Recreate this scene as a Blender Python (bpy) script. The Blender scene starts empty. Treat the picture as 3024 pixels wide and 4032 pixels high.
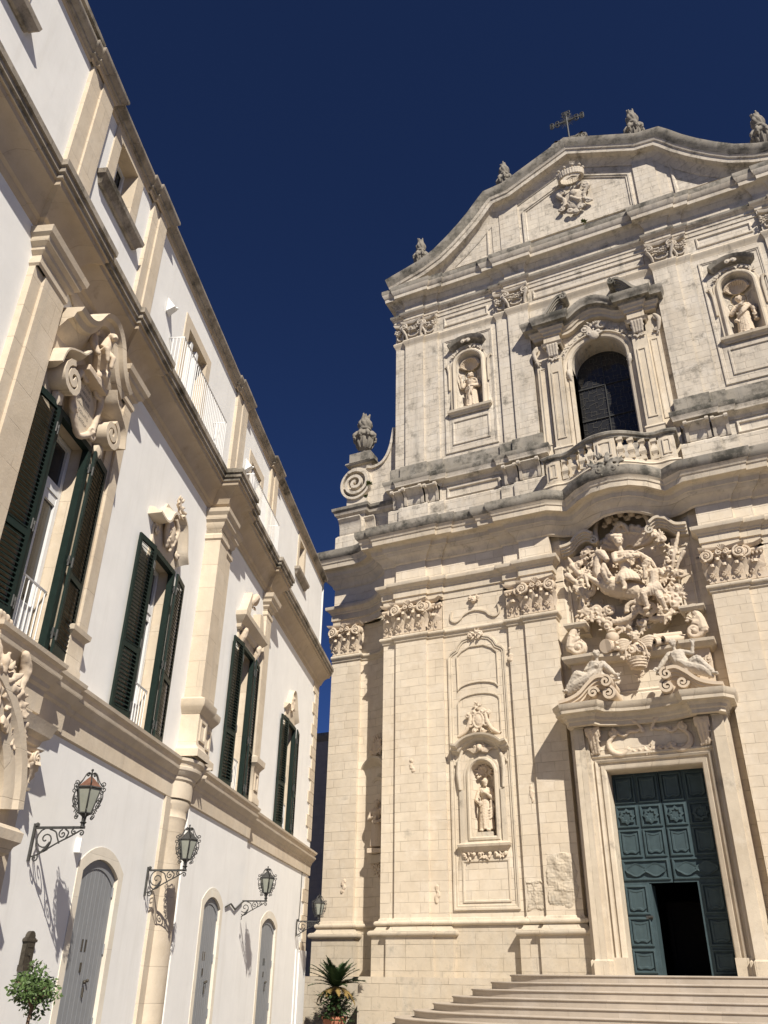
import bpy, bmesh, math, random
from mathutils import Vector, Matrix, noise
from mathutils.geometry import tessellate_polygon
sc = bpy.context.scene
COL = sc.collection
R = math.radians
random.seed(7)

# ------------------------------------------------------------------ camera
cam = bpy.data.cameras.new('camera')
cam.sensor_fit = 'VERTICAL'; cam.sensor_height = 24.0
cam.lens = 24.0 * 3265.0 / 4032.0
cam.clip_start = 0.1; cam.clip_end = 2000
co = bpy.data.objects.new('camera', cam); COL.objects.link(co)
RT = Vector((0.90080284, 0.43402508, 0.01328461))
FW = Vector((-0.3835638, 0.78098602, 0.49288908))
RT = (RT - FW * RT.dot(FW)).normalized()
UP = RT.cross(FW).normalized()
co.matrix_world = Matrix(((RT.x, UP.x, -FW.x, 0), (RT.y, UP.y, -FW.y, 0), (RT.z, UP.z, -FW.z, 1.65), (0, 0, 0, 1)))
sc.camera = co

# ------------------------------------------------------------------ light
SUN_EL, SUN_AZ = 43.5, 46.0            # elevation; azimuth to the right of the church front's outward normal
se, sa = R(SUN_EL), R(SUN_AZ)
SDIR = Vector((math.sin(sa) * math.cos(se), -math.cos(sa) * math.cos(se), math.sin(se)))
sun = bpy.data.lights.new('sun', 'SUN'); sun.energy = 5.0; sun.angle = R(0.53); sun.color = (1.0, 0.93, 0.83)
so = bpy.data.objects.new('sun', sun); COL.objects.link(so)
so.rotation_euler = SDIR.to_track_quat('Z', 'Y').to_euler(); so.location = SDIR * 80
w = bpy.data.worlds.new('World'); sc.world = w; w.use_nodes = True
nt = w.node_tree; nt.nodes.clear()
sky = nt.nodes.new('ShaderNodeTexSky'); sky.sky_type = 'NISHITA'; sky.sun_disc = False
sky.sun_elevation = se; sky.sun_rotation = math.atan2(SDIR.x, SDIR.y)
sky.altitude = 6000; sky.air_density = 0.7; sky.dust_density = 0.0; sky.ozone_density = 10.0
bg = nt.nodes.new('ShaderNodeBackground'); bg.inputs['Strength'].default_value = 0.062
wo = nt.nodes.new('ShaderNodeOutputWorld')
hs = nt.nodes.new('ShaderNodeHueSaturation'); hs.inputs['Saturation'].default_value = 1.02; hs.inputs['Hue'].default_value = 0.507
nt.links.new(sky.outputs[0], hs.inputs['Color']); nt.links.new(hs.outputs[0], bg.inputs[0]); nt.links.new(bg.outputs[0], wo.inputs[0])
sc.view_settings.view_transform = 'Standard'; sc.view_settings.look = 'None'
sc.view_settings.exposure = 0.42; sc.view_settings.gamma = 1.0
try: sc.view_settings.use_curve_mapping = False
except Exception: pass
sc.cycles.max_bounces = 6; sc.cycles.diffuse_bounces = 4

# ------------------------------------------------------------------ materials
MATS = {}
def new_mat(name, rough=0.85):
    m = bpy.data.materials.new(name); m.use_nodes = True
    n = m.node_tree; p = n.nodes['Principled BSDF']; p.inputs['Roughness'].default_value = rough
    p.inputs['Specular IOR Level'].default_value = 0.25
    MATS[name] = m
    return m, n, p
def nd(n, t, **kw):
    x = n.nodes.new(t)
    for k, v in kw.items():
        if k in x.inputs: x.inputs[k].default_value = v
        else: setattr(x, k, v)
    return x
def rgba(c): return (c[0], c[1], c[2], 1)
def ramp(n, src, a, b, ca=(0, 0, 0, 1), cb=(1, 1, 1, 1)):
    r = nd(n, 'ShaderNodeValToRGB'); r.color_ramp.elements[0].position = a; r.color_ramp.elements[1].position = b
    r.color_ramp.elements[0].color = ca; r.color_ramp.elements[1].color = cb
    n.links.new(src, r.inputs[0]); return r
def mixc(n, fac, a, b, mode='MIX'):
    x = n.nodes.new('ShaderNodeMix'); x.data_type = 'RGBA'; x.blend_type = mode
    for sock, val in ((x.inputs[0], fac), (x.inputs[6], a), (x.inputs[7], b)):
        if isinstance(val, (int, float)): sock.default_value = val
        elif isinstance(val, tuple): sock.default_value = val if len(val) == 4 else rgba(val)
        else: n.links.new(val, sock)
    return x.outputs[2]
def math_(n, op, a, b=None):
    x = n.nodes.new('ShaderNodeMath'); x.operation = op
    for i, val in enumerate((a, b)):
        if val is None: continue
        if isinstance(val, (int, float)): x.inputs[i].default_value = val
        else: n.links.new(val, x.inputs[i])
    return x.outputs[0]

def stone(name, base, alt, dirt=(0.16, 0.145, 0.12), dirt_amt=0.25, joints=True, row=0.345, width=0.8, bump=0.5, mortar=0.011,
          grey_from=None, grey=(0.42, 0.40, 0.36), streak=0.3, spots=0.0, jointdark=0.62):
    m, n, p = new_mat(name, 0.9)
    tc = nd(n, 'ShaderNodeTexCoord'); sx = nd(n, 'ShaderNodeSeparateXYZ'); n.links.new(tc.outputs['Object'], sx.inputs[0])
    h = math_(n, 'ADD', sx.outputs[0], sx.outputs[1])
    cx = nd(n, 'ShaderNodeCombineXYZ'); n.links.new(h, cx.inputs[0]); n.links.new(sx.outputs[2], cx.inputs[1])
    big = nd(n, 'ShaderNodeTexNoise', Scale=0.45, Detail=5.0, Roughness=0.62); n.links.new(tc.outputs['Object'], big.inputs['Vector'])
    mid = nd(n, 'ShaderNodeTexNoise', Scale=3.1, Detail=6.0, Roughness=0.65); n.links.new(tc.outputs['Object'], mid.inputs['Vector'])
    fine = nd(n, 'ShaderNodeTexNoise', Scale=24.0, Detail=4.0, Roughness=0.7); n.links.new(tc.outputs['Object'], fine.inputs['Vector'])
    col = mixc(n, ramp(n, big.outputs['Fac'], 0.38, 0.66).outputs[0], base, alt)
    hgt = math_(n, 'MULTIPLY', fine.outputs['Fac'], 0.35)
    hgt = math_(n, 'ADD', hgt, math_(n, 'MULTIPLY', mid.outputs['Fac'], 0.5))
    if joints:
        wob = nd(n, 'ShaderNodeTexNoise', Scale=1.3, Detail=2.0); n.links.new(cx.outputs[0], wob.inputs['Vector'])
        va = nd(n, 'ShaderNodeVectorMath', operation='MULTIPLY_ADD'); n.links.new(wob.outputs['Color'], va.inputs[0])
        va.inputs[1].default_value = (0.03, 0.03, 0); n.links.new(cx.outputs[0], va.inputs[2])
        br = nd(n, 'ShaderNodeTexBrick'); n.links.new(va.outputs[0], br.inputs['Vector'])
        br.inputs['Scale'].default_value = 1.0; br.inputs['Brick Width'].default_value = width; br.inputs['Row Height'].default_value = row
        br.inputs['Mortar Size'].default_value = mortar; br.inputs['Mortar Smooth'].default_value = 0.4
        br.inputs['Color1'].default_value = (0.86, 0.855, 0.85, 1); br.inputs['Color2'].default_value = (1.11, 1.105, 1.09, 1)
        br.inputs['Mortar'].default_value = (jointdark, jointdark * 0.97, jointdark * 0.92, 1); br.inputs['Bias'].default_value = 0.1
        br.offset = 0.5; br.squash = 0.8; br.squash_frequency = 3
        gap = nd(n, 'ShaderNodeTexNoise', Scale=1.7, Detail=3.0); n.links.new(cx.outputs[0], gap.inputs['Vector'])
        gf = ramp(n, gap.outputs['Fac'], 0.36, 0.62)
        col = mixc(n, math_(n, 'ADD', math_(n, 'MULTIPLY', gf.outputs[0], 0.7), 0.03), col, mixc(n, 1.0, col, br.outputs['Color'], 'MULTIPLY'))
        hgt = math_(n, 'SUBTRACT', hgt, math_(n, 'MULTIPLY', br.outputs['Fac'], math_(n, 'ADD', gf.outputs[0], 0.2)))
    pale = nd(n, 'ShaderNodeTexNoise', Scale=0.9, Detail=7.0, Roughness=0.7); n.links.new(tc.outputs['Object'], pale.inputs['Vector'])
    col = mixc(n, math_(n, 'MULTIPLY', ramp(n, pale.outputs['Fac'], 0.5, 0.62).outputs[0], 0.45), col, tuple(min(0.78, b * f_) for b, f_ in zip(base, (1.14, 1.18, 1.25))))
    # soft blotches
    col = mixc(n, math_(n, 'MULTIPLY', ramp(n, mid.outputs['Fac'], 0.45, 0.8).outputs[0], 0.35), col, tuple(0.72 * b for b in alt))
    # water streaks: noise squeezed sideways
    mp = nd(n, 'ShaderNodeMapping'); n.links.new(tc.outputs['Object'], mp.inputs[0]); mp.inputs['Scale'].default_value = (2.6, 2.6, 0.16)
    st = nd(n, 'ShaderNodeTexNoise', Scale=1.0, Detail=5.0, Roughness=0.7); n.links.new(mp.outputs[0], st.inputs['Vector'])
    sf = math_(n, 'MULTIPLY', ramp(n, st.outputs['Fac'], 0.5, 0.78).outputs[0], streak)
    col = mixc(n, sf, col, grey)
    if grey_from:
        g = nd(n, 'ShaderNodeMapRange'); n.links.new(sx.outputs[2], g.inputs[0])
        g.inputs[1].default_value, g.inputs[2].default_value = grey_from
        gn = math_(n, 'MULTIPLY', g.outputs[0], ramp(n, big.outputs['Fac'], 0.25, 0.6).outputs[0])
        col = mixc(n, math_(n, 'MULTIPLY', gn, 0.75), col, grey)
    d = nd(n, 'ShaderNodeTexNoise', Scale=1.15, Detail=9.0, Roughness=0.72); n.links.new(tc.outputs['Object'], d.inputs['Vector'])
    lo = 0.72 - 0.34 * dirt_amt
    col = mixc(n, math_(n, 'MULTIPLY', ramp(n, d.outputs['Fac'], lo, lo + 0.16).outputs[0], min(1.0, 0.35 + dirt_amt)), col, dirt)
    if spots:
        vo = nd(n, 'ShaderNodeTexNoise', Scale=9.0, Detail=6.0, Roughness=0.8); n.links.new(tc.outputs['Object'], vo.inputs['Vector'])
        col = mixc(n, math_(n, 'MULTIPLY', ramp(n, vo.outputs['Fac'], 0.56, 0.66).outputs[0], spots), col, dirt)
    n.links.new(col, p.inputs['Base Color'])
    bp = nd(n, 'ShaderNodeBump', Strength=bump, Distance=0.02); n.links.new(hgt, bp.inputs['Height']); n.links.new(bp.outputs[0], p.inputs['Normal'])
    return m

S_LOW = stone('limestone_lower', (0.655, 0.575, 0.455), (0.600, 0.505, 0.380), jointdark=0.74, grey=(0.55, 0.50, 0.42), dirt_amt=0.26, streak=0.35, bump=0.8, spots=0.08)
S_UP = stone('limestone_upper', (0.64, 0.575, 0.475), (0.52, 0.455, 0.365), grey=(0.30, 0.28, 0.245), dirt=(0.15, 0.135, 0.11), dirt_amt=0.55, streak=0.7, bump=0.9, spots=0.2, jointdark=0.66)
S_MOLD = stone('limestone_moulding', (0.63, 0.55, 0.43), (0.52, 0.44, 0.33), grey=(0.36, 0.33, 0.28), dirt=(0.18, 0.155, 0.12), joints=True, row=9.0, width=1.1, dirt_amt=0.42, streak=0.6, mortar=0.008, bump=0.8, spots=0.12)
S_WEATH = stone('weathered_stone', (0.27, 0.245, 0.20), (0.40, 0.36, 0.30), grey=(0.22, 0.21, 0.19), dirt=(0.09, 0.085, 0.07), joints=True, row=9.0, width=1.1, dirt_amt=0.75, streak=0.7, spots=0.4)
S_CARVE = stone('carved_stone', (0.622, 0.521, 0.395), (0.554, 0.445, 0.328), grey=(0.55, 0.49, 0.41), joints=False, dirt_amt=0.15, streak=0.15, bump=0.6)
S_CARVEUP = stone('carved_stone_upper', (0.533, 0.473, 0.387), (0.464, 0.396, 0.310), grey=(0.36, 0.34, 0.31), joints=False, dirt_amt=0.4, streak=0.5, bump=0.6)
S_URN = stone('lichened_urn_stone', (0.20, 0.18, 0.15), (0.30, 0.27, 0.22), grey=(0.14, 0.13, 0.115), dirt=(0.07, 0.065, 0.055), joints=False, dirt_amt=0.6, streak=0.5, spots=0.4, bump=0.8)
S_PLINTH = stone('limestone_plinth', (0.541, 0.467, 0.361), (0.476, 0.410, 0.312), grey=(0.42, 0.40, 0.36), dirt=(0.23, 0.22, 0.19), dirt_amt=0.4, streak=0.35, spots=0.35, bump=0.8, row=0.40, width=0.95)
S_STEP = stone('step_stone', (0.447, 0.387, 0.318), (0.396, 0.340, 0.275), joints=True, row=9.0, width=1.6, dirt_amt=0.2, streak=0.1, mortar=0.006)
P_STONE = stone('palace_stone', (0.62, 0.535, 0.415), (0.54, 0.45, 0.335), grey=(0.40, 0.365, 0.31), row=0.62, width=2.3, dirt=(0.28, 0.235, 0.175), dirt_amt=0.3, streak=0.5, mortar=0.006, bump=0.6, spots=0.1)
P_CORN = stone('palace_cornice_stone', (0.50, 0.415, 0.31), (0.42, 0.34, 0.245), grey=(0.38, 0.33, 0.27), joints=True, row=9.0, width=0.9, dirt=(0.24, 0.19, 0.13), dirt_amt=0.4, streak=0.4, mortar=0.006)
P_DARK = stone('palace_weathered_stone', (0.30, 0.26, 0.21), (0.42, 0.37, 0.30), grey=(0.20, 0.18, 0.15), dirt=(0.09, 0.08, 0.06), joints=True, row=9.0, width=0.8, dirt_amt=0.7, streak=0.6, spots=0.4)

def plain(name, c, rough=0.6, var=0.12, scale=8.0, bump=0.0, metal=0.0, streak=None):
    m, n, p = new_mat(name, rough); p.inputs['Metallic'].default_value = metal
    tc = nd(n, 'ShaderNodeTexCoord')
    t = nd(n, 'ShaderNodeTexNoise', Scale=scale, Detail=5.0, Roughness=0.65); n.links.new(tc.outputs['Object'], t.inputs['Vector'])
    col = mixc(n, ramp(n, t.outputs['Fac'], 0.3, 0.7).outputs[0], tuple(x * (1 - var) for x in c), tuple(min(1, x * (1 + var)) for x in c))
    if streak:
        mp = nd(n, 'ShaderNodeMapping'); n.links.new(tc.outputs['Object'], mp.inputs[0]); mp.inputs['Scale'].default_value = (2.2, 2.2, 0.22)
        s = nd(n, 'ShaderNodeTexNoise', Scale=1.0, Detail=6.0, Roughness=0.7); n.links.new(mp.outputs[0], s.inputs['Vector'])
        col = mixc(n, math_(n, 'MULTIPLY', ramp(n, s.outputs['Fac'], 0.52, 0.8).outputs[0], streak[1]), col, streak[0])
    n.links.new(col, p.inputs['Base Color'])
    if bump:
        bp = nd(n, 'ShaderNodeBump', Strength=bump, Distance=0.01); n.links.new(t.outputs['Fac'], bp.inputs['Height']); n.links.new(bp.outputs[0], p.inputs['Normal'])
    return m
STUCCO = plain('white_stucco', (0.81, 0.80, 0.765), 0.92, 0.045, 1.1, 0.5, streak=((0.66, 0.64, 0.59), 0.6))
P_PALE = stone('pale_door_stone', (0.74, 0.68, 0.57), (0.70, 0.63, 0.51), grey=(0.58, 0.54, 0.46), row=0.7, width=2.0, dirt_amt=0.12, streak=0.3, mortar=0.005, bump=0.3)
SHUT = plain('green_shutter_paint', (0.010, 0.021, 0.017), 0.5, 0.2, 14.0, 0.1)
WOODW = plain('white_window_paint', (0.70, 0.70, 0.69), 0.5, 0.05, 12)
IRON = plain('wrought_iron', (0.055, 0.055, 0.052), 0.55, 0.3, 30, 0.2)
WIRON = plain('white_iron', (0.78, 0.78, 0.76), 0.5, 0.05, 20)
RUST = plain('rusty_cap', (0.15, 0.075, 0.05), 0.8, 0.35, 16, 0.2)
GREYDOOR = plain('grey_door_paint', (0.235, 0.245, 0.255), 0.55, 0.06, 5.0, 0.05)
TEAL = plain('teal_door_paint', (0.046, 0.072, 0.080), 0.6, 0.15, 4.0, 0.15, streak=((0.10, 0.15, 0.16), 0.4))
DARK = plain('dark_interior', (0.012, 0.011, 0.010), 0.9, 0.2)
BRASS = plain('dark_bronze', (0.08, 0.07, 0.055), 0.5, 0.3, 25, 0.2, 0.5)
TERRA = plain('terracotta', (0.40, 0.17, 0.10), 0.85, 0.2, 7, 0.3)
BARK = plain('bark', (0.16, 0.11, 0.075), 0.9, 0.3, 30, 0.6)
LEAFG = plain('citrus_leaf', (0.085, 0.135, 0.045), 0.5, 0.5, 9)
PALMG = plain('cycad_frond', (0.030, 0.055, 0.020), 0.5, 0.4, 5)
PALMY = plain('dry_frond', (0.22, 0.15, 0.05), 0.8, 0.35, 5)
PAVE = stone('piazza_paving', (0.15, 0.13, 0.105), (0.125, 0.11, 0.09), joints=False, dirt_amt=0.25, streak=0.0)
LEAD = plain('lead_came', (0.16, 0.15, 0.13), 0.6, 0.2, 10)
CURT = plain('white_curtain', (0.72, 0.72, 0.70), 0.9, 0.05, 3)
HALO = plain('halo_metal', (0.30, 0.22, 0.11), 0.45, 0.2, 10, 0, 0.6)
SOIL = plain('soil', (0.08, 0.06, 0.045), 0.95, 0.3, 20, 0.5)
ALLEY = stone('alley_stone', (0.55, 0.46, 0.36), (0.48, 0.40, 0.31), joints=True, dirt_amt=0.4, streak=0.4)
YELL = plain('yellow_disc', (0.55, 0.34, 0.05), 0.6, 0.15, 20)
WEED = plain('weed_leaf', (0.10, 0.12, 0.04), 0.7, 0.4, 20)
def glass(name, c, rough=0.06, alpha_mix=0.35):
    m, n, p = new_mat(name, rough); p.inputs['Base Color'].default_value = rgba(c); p.inputs['Specular IOR Level'].default_value = 0.6
    p.inputs['Transmission Weight'].default_value = alpha_mix; p.inputs['IOR'].default_value = 1.45
    return m
GLASS = glass('window_glass', (0.03, 0.03, 0.03), 0.08, 0.0)
MILK = plain('frosted_lamp_glass', (0.30, 0.31, 0.26), 0.35, 0.12, 6)

# ------------------------------------------------------------------ mesh builder (u right, v out of the wall, z up; stored as x=u, y=-v)
def rot90(t): return (-t[1], t[0])
class MB:
    def __init__(s): s.v = []; s.f = []; s.mi = []; s.m = 0
    def pt(s, u, v, z): s.v.append((u, -v, z)); return len(s.v) - 1
    def face(s, ids): s.f.append(tuple(ids)); s.mi.append(s.m)
    def quadgrid(s, rows, close_u=False, close_v=False):
        ids = [[s.pt(*p) for p in r] for r in rows]
        nr, nc = len(ids), len(ids[0])
        for i in range(nr if close_v else nr - 1):
            for j in range(nc if close_u else nc - 1):
                a, b = ids[i], ids[(i + 1) % nr]
                s.face((a[j], a[(j + 1) % nc], b[(j + 1) % nc], b[j]))
        return ids
    def box(s, u0, u1, v0, v1, z0, z1, taper=0.0):
        c = [s.pt(u, v, z) for z in (z0, z1) for (u, v) in ((u0 + (taper if z == z1 else 0), v0), (u1 - (taper if z == z1 else 0), v0), (u1 - (taper if z == z1 else 0), v1 - (taper if z == z1 else 0)), (u0 + (taper if z == z1 else 0), v1 - (taper if z == z1 else 0)))]
        for q in ((0, 1, 2, 3), (4, 5, 6, 7), (0, 1, 5, 4), (1, 2, 6, 5), (2, 3, 7, 6), (3, 0, 4, 7)): s.face([c[i] for i in q])
    def prism(s, poly, v0, v1, cap0=True, cap1=True):     # poly in (u,z), extruded from v0 (back) to v1 (front)
        n = len(poly)
        a = [s.pt(p[0], v0, p[1]) for p in poly]; b = [s.pt(p[0], v1, p[1]) for p in poly]
        for i in range(n): s.face((a[i], a[(i + 1) % n], b[(i + 1) % n], b[i]))
        if cap0: s.tess([poly], v0)
        if cap1: s.tess([poly], v1)
    def tess(s, loops, v):
        tris = tessellate_polygon([[Vector((p[0], p[1], 0)) for p in l] for l in loops])
        flat = [p for l in loops for p in l]
        ids = [s.pt(p[0], v, p[1]) for p in flat]
        for t in tris: s.face([ids[i] for i in t])
    def plate(s, outer, holes, v, depth=0.0):             # flat wall with holes and reveals going back by depth
        s.tess([outer] + holes, v)
        if depth:
            for h in holes:
                n = len(h)
                a = [s.pt(p[0], v, p[1]) for p in h]; b = [s.pt(p[0], v - depth, p[1]) for p in h]
                for i in range(n): s.face((a[i], a[(i + 1) % n], b[(i + 1) % n], b[i]))
    def sweep(s, path, prof, mats=None, closed=False):    # plan path (u,v[,dz]); profile (d out, z)
        P = [(p[0], p[1], p[2] if len(p) > 2 else 0.0) for p in path]; n = len(P)
        ms = []
        for i in range(n):
            def nrm(a, b):
                t = (b[0] - a[0], b[1] - a[1]); l = math.hypot(*t) or 1.0
                return (-t[1] / l, t[0] / l)
            n1 = nrm(P[i - 1], P[i]) if (i > 0 or closed) else None
            n2 = nrm(P[i], P[(i + 1) % n]) if (i < n - 1 or closed) else None
            if n1 is None: m = n2
            elif n2 is None: m = n1
            else:
                k = max(0.3, 1 + n1[0] * n2[0] + n1[1] * n2[1]); m = ((n1[0] + n2[0]) / k, (n1[1] + n2[1]) / k)
            ms.append(m)
        ids = [[s.pt(P[i][0] + ms[i][0] * d, P[i][1] + ms[i][1] * d, z + P[i][2]) for (d, z) in prof] for i in range(n)]
        for i in range(n if closed else n - 1):
            a, b = ids[i], ids[(i + 1) % n]
            for j in range(len(prof) - 1):
                if mats: s.m = mats[j]
                s.face((a[j], b[j], b[j + 1], a[j + 1]))
        if mats: s.m = 0
        if not closed:
            for e in (ids[0], ids[-1]):
                if len(e) > 2: s.face(e)
    def frame(s, path, prof, closed=True, v=0.0, cap=False):       # moulding lying in the wall plane: path (u,z), profile (n outward, v)
        n = len(path); ms = []
        area = sum(path[i][0] * path[(i + 1) % n][1] - path[(i + 1) % n][0] * path[i][1] for i in range(n))
        sg = 1.0 if area < 0 else -1.0
        for i in range(n):
            def nrm(a, b):
                t = (b[0] - a[0], b[1] - a[1]); l = math.hypot(*t) or 1.0
                return (-t[1] / l * sg, t[0] / l * sg)
            n1 = nrm(path[i - 1], path[i]) if (i > 0 or closed) else None
            n2 = nrm(path[i], path[(i + 1) % n]) if (i < n - 1 or closed) else None
            if n1 is None: m = n2
            elif n2 is None: m = n1
            else:
                k = max(0.35, 1 + n1[0] * n2[0] + n1[1] * n2[1]); m = ((n1[0] + n2[0]) / k, (n1[1] + n2[1]) / k)
            ms.append(m)
        ids = [[s.pt(path[i][0] + ms[i][0] * a, v + b, path[i][1] + ms[i][1] * a) for (a, b) in prof] for i in range(n)]
        for i in range(n if closed else n - 1):
            a, b = ids[i], ids[(i + 1) % n]
            for j in range(len(prof) - 1): s.face((a[j], b[j], b[j + 1], a[j + 1]))
        if not closed:
            for e in (ids[0], ids[-1]):
                if len(e) > 2: s.face(e)
    def tube(s, pts, r, n=6, flat=1.0, caps=True):        # pts (u,v,z); r number or list
        P = [Vector((p[0], -p[1], p[2])) for p in pts]; k = len(P)
        rs = r if isinstance(r, (list, tuple)) else [r] * k
        prev = None; rings = []
        for i in range(k):
            t = (P[min(i + 1, k - 1)] - P[max(i - 1, 0)])
            if t.length < 1e-9: t = Vector((0, 0, 1))
            t.normalize()
            if prev is None:
                a = Vector((0, 1, 0)) if abs(t.y) < 0.9 else Vector((1, 0, 0))
                nrm = t.cross(a).normalized()
            else:
                nrm = (prev - t * prev.dot(t))
                nrm = nrm.normalized() if nrm.length > 1e-6 else t.orthogonal().normalized()
            prev = nrm; b = t.cross(nrm)
            ring = []
            for j in range(n):
                a = 2 * math.pi * j / n
                q = P[i] + nrm * (math.cos(a) * rs[i]) + b * (math.sin(a) * rs[i] * flat)
                s.v.append((q.x, q.y, q.z)); ring.append(len(s.v) - 1)
            rings.append(ring)
        for i in range(k - 1):
            for j in range(n): s.face((rings[i][j], rings[i][(j + 1) % n], rings[i + 1][(j + 1) % n], rings[i + 1][j]))
        if caps: s.face(rings[0][::-1]); s.face(rings[-1])
    def lathe(s, prof, c, n=16, a0=0.0, a1=2 * math.pi, squash=1.0):     # prof (r,z); c (u,v,z)
        full = abs(a1 - a0 - 2 * math.pi) < 1e-6; k = n if full else n + 1
        rows = [[(c[0] + r * math.cos(a0 + (a1 - a0) * j / n), c[1] + squash * r * math.sin(a0 + (a1 - a0) * j / n), c[2] + z) for j in range(k)] for (r, z) in prof]
        ids = s.quadgrid(rows, close_u=full)
        if full and prof[0][0] > 1e-4: s.face(ids[0])
        if full and prof[-1][0] > 1e-4: s.face(ids[-1])
    def ball(s, c, r, sub=2, rot=None):                   # ellipsoid
        bm = bmesh.new(); bmesh.ops.create_icosphere(bm, subdivisions=sub, radius=1.0)
        rr = r if isinstance(r, (tuple, list)) else (r, r, r)
        b0 = len(s.v)
        for x in bm.verts:
            q = Vector((x.co.x * rr[0], x.co.y * rr[1], x.co.z * rr[2]))
            if rot is not None: q = rot @ q
            s.v.append((c[0] + q.x, -c[1] + q.y, c[2] + q.z))
        for fc in bm.faces: s.face([b0 + x.index for x in fc.verts])
        bm.free()
    def spiral(s, c, r0, turns=1.75, a0=0.0, sign=1, wid=0.07, v0=0.0, dv=0.05, n=26, r1=0.12, up=True):
        pts = []; rad = []
        for i in range(n + 1):
            t = i / n; a = a0 + sign * 2 * math.pi * turns * t; r = r0 * (1 - t) ** 1.15 + r0 * r1 * t
            pts.append((c[0] + r * math.cos(a), c[1] + v0 + dv * t, c[2] + r * math.sin(a))); rad.append(wid * (1 - 0.55 * t))
        s.tube(pts, rad, 6)
        s.ball((c[0], c[1] + v0 + dv, c[2]), wid * 0.95, 1)
    def build(s, name, mats, parent=None, smooth=30, loc=None):
        me = bpy.data.meshes.new(name); me.from_pydata(s.v, [], s.f)
        ml = mats if isinstance(mats, (list, tuple)) else [mats]
        for m in ml: me.materials.append(m)
        for i, p in enumerate(me.polygons): p.material_index = min(s.mi[i], len(ml) - 1)
        bm = bmesh.new(); bm.from_mesh(me)
        bmesh.ops.remove_doubles(bm, verts=bm.verts, dist=1e-5)
        bmesh.ops.recalc_face_normals(bm, faces=bm.faces)
        bm.to_mesh(me); bm.free()
        if smooth:
            me.shade_smooth(); me.set_sharp_from_angle(angle=R(smooth))
        o = bpy.data.objects.new(name, me); COL.objects.link(o)
        if parent: o.parent = parent
        if loc: o.location = loc
        return o
    def sculpt(s, name, mat, parent=None, voxel=0.02, smooth=2, loc=None, noise_amt=0.006, nscale=13.0):
        me = bpy.data.meshes.new('sculpt'); me.from_pydata(s.v, [], s.f)
        bm = bmesh.new(); bm.from_mesh(me); bmesh.ops.recalc_face_normals(bm, faces=bm.faces); bm.to_mesh(me); bm.free()
        o = bpy.data.objects.new('sculpt', me); COL.objects.link(o)
        md = o.modifiers.new('r', 'REMESH'); md.mode = 'VOXEL'; md.voxel_size = voxel
        if smooth:
            sm = o.modifiers.new('s', 'SMOOTH'); sm.factor = 0.5; sm.iterations = smooth
        dg = bpy.context.evaluated_depsgraph_get(); dg.update()
        r = bpy.data.meshes.new_from_object(o.evaluated_get(dg)); r.name = name
        bpy.data.objects.remove(o); bpy.data.meshes.remove(me)
        if noise_amt:
            nn = [x.normal.copy() for x in r.vertices]; cc = []
            for vv, q in zip(r.vertices, nn): cc.extend(vv.co + q * (noise.noise(vv.co * nscale) * noise_amt))
            r.vertices.foreach_set('co', cc); r.update()
        r.materials.clear(); r.materials.append(mat); r.shade_smooth()
        o = bpy.data.objects.new(name, r); COL.objects.link(o)
        if parent: o.parent = parent
        if loc: o.location = loc
        return o
    def cap_(s, p0, p1, r0, r1, sub=1):                   # tapered capsule for sculpting
        s.tube([p0, p1], [r0, r1], 8); s.ball(p0, r0, sub); s.ball(p1, r1, sub)

def empty(name, label, cat, loc=(0, 0, 0), rotz=0.0, group=None):
    o = bpy.data.objects.new(name, None); COL.objects.link(o); o.location = loc; o.rotation_euler = (0, 0, rotz)
    o.empty_display_size = 0.5
    o['label'] = label; o['category'] = cat
    if group: o['group'] = group
    return o
def sub(name, parent):
    return name
def structure(o): o['kind'] = 'structure'; return o
def arc(cx, cz, rx, rz, a0, a1, n):
    return [(cx + rx * math.cos(R(a0 + (a1 - a0) * i / n)), cz + rz * math.sin(R(a0 + (a1 - a0) * i / n))) for i in range(n + 1)]
def mirror(path):
    return [(-p[0],) + tuple(p[1:]) for p in reversed(path)]
def arch_hole(uc, hw, z0, zs, rise, n=12):                 # opening with curved head, counter-clockwise
    return [(uc - hw, z0), (uc + hw, z0)] + arc(uc, zs, hw, rise, 0, 180, n)

# ------------------------------------------------------------------ ground
gm = MB(); gm.quadgrid([[(-400, 400, 0), (400, 400, 0)], [(-400, -400, 0), (400, -400, 0)]])
structure(gm.build('piazza_ground', PAVE, None, 0))

# ================================================================== CHURCH
CH = empty('church', 'baroque limestone church front with two orders of pilasters and a curved gable', 'church', (-4.3, 30.0, 0))
def halves(name, chains, prof, mat, mats=None, smooth=30):
    for side in (0, 1):
        m = MB()
        for ch in chains: m.sweep(mirror(ch) if side else ch, prof, mats)
        m.build(name, mat, CH, smooth)
# plan of the lower order, left half
WING = [(-13.45, -6.0), (-13.45, -1.1), (-12.05, -1.1), (-12.05, -1.27), (-11.75, -1.32), (-11.3, -1.28), (-10.9, -1.08), (-10.62, -0.80), (-10.45, -0.5), (-10.35, -0.3)]
PIL1 = [(-10.35, 0.0), (-9.73, 0.0), (-9.73, 0.12), (-8.36, 0.12), (-8.36, 0.0), (-7.66, 0.0), (-7.66, -0.12)]
PIL2 = [(-4.85, -0.12), (-4.85, 0.0), (-4.13, 0.0), (-4.13, 0.12), (-2.88, 0.12), (-2.88, -0.35)]
CENL = [(-2.55, -0.35), (-1.95, -0.85), (-1.6, -1.0)]
SIDE = WING + PIL1 + PIL2
MIDC = [(-1.6, -1.0), (-0.9, -1.12), (0, -1.16), (0.9, -1.12), (1.6, -1.0)]

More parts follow.
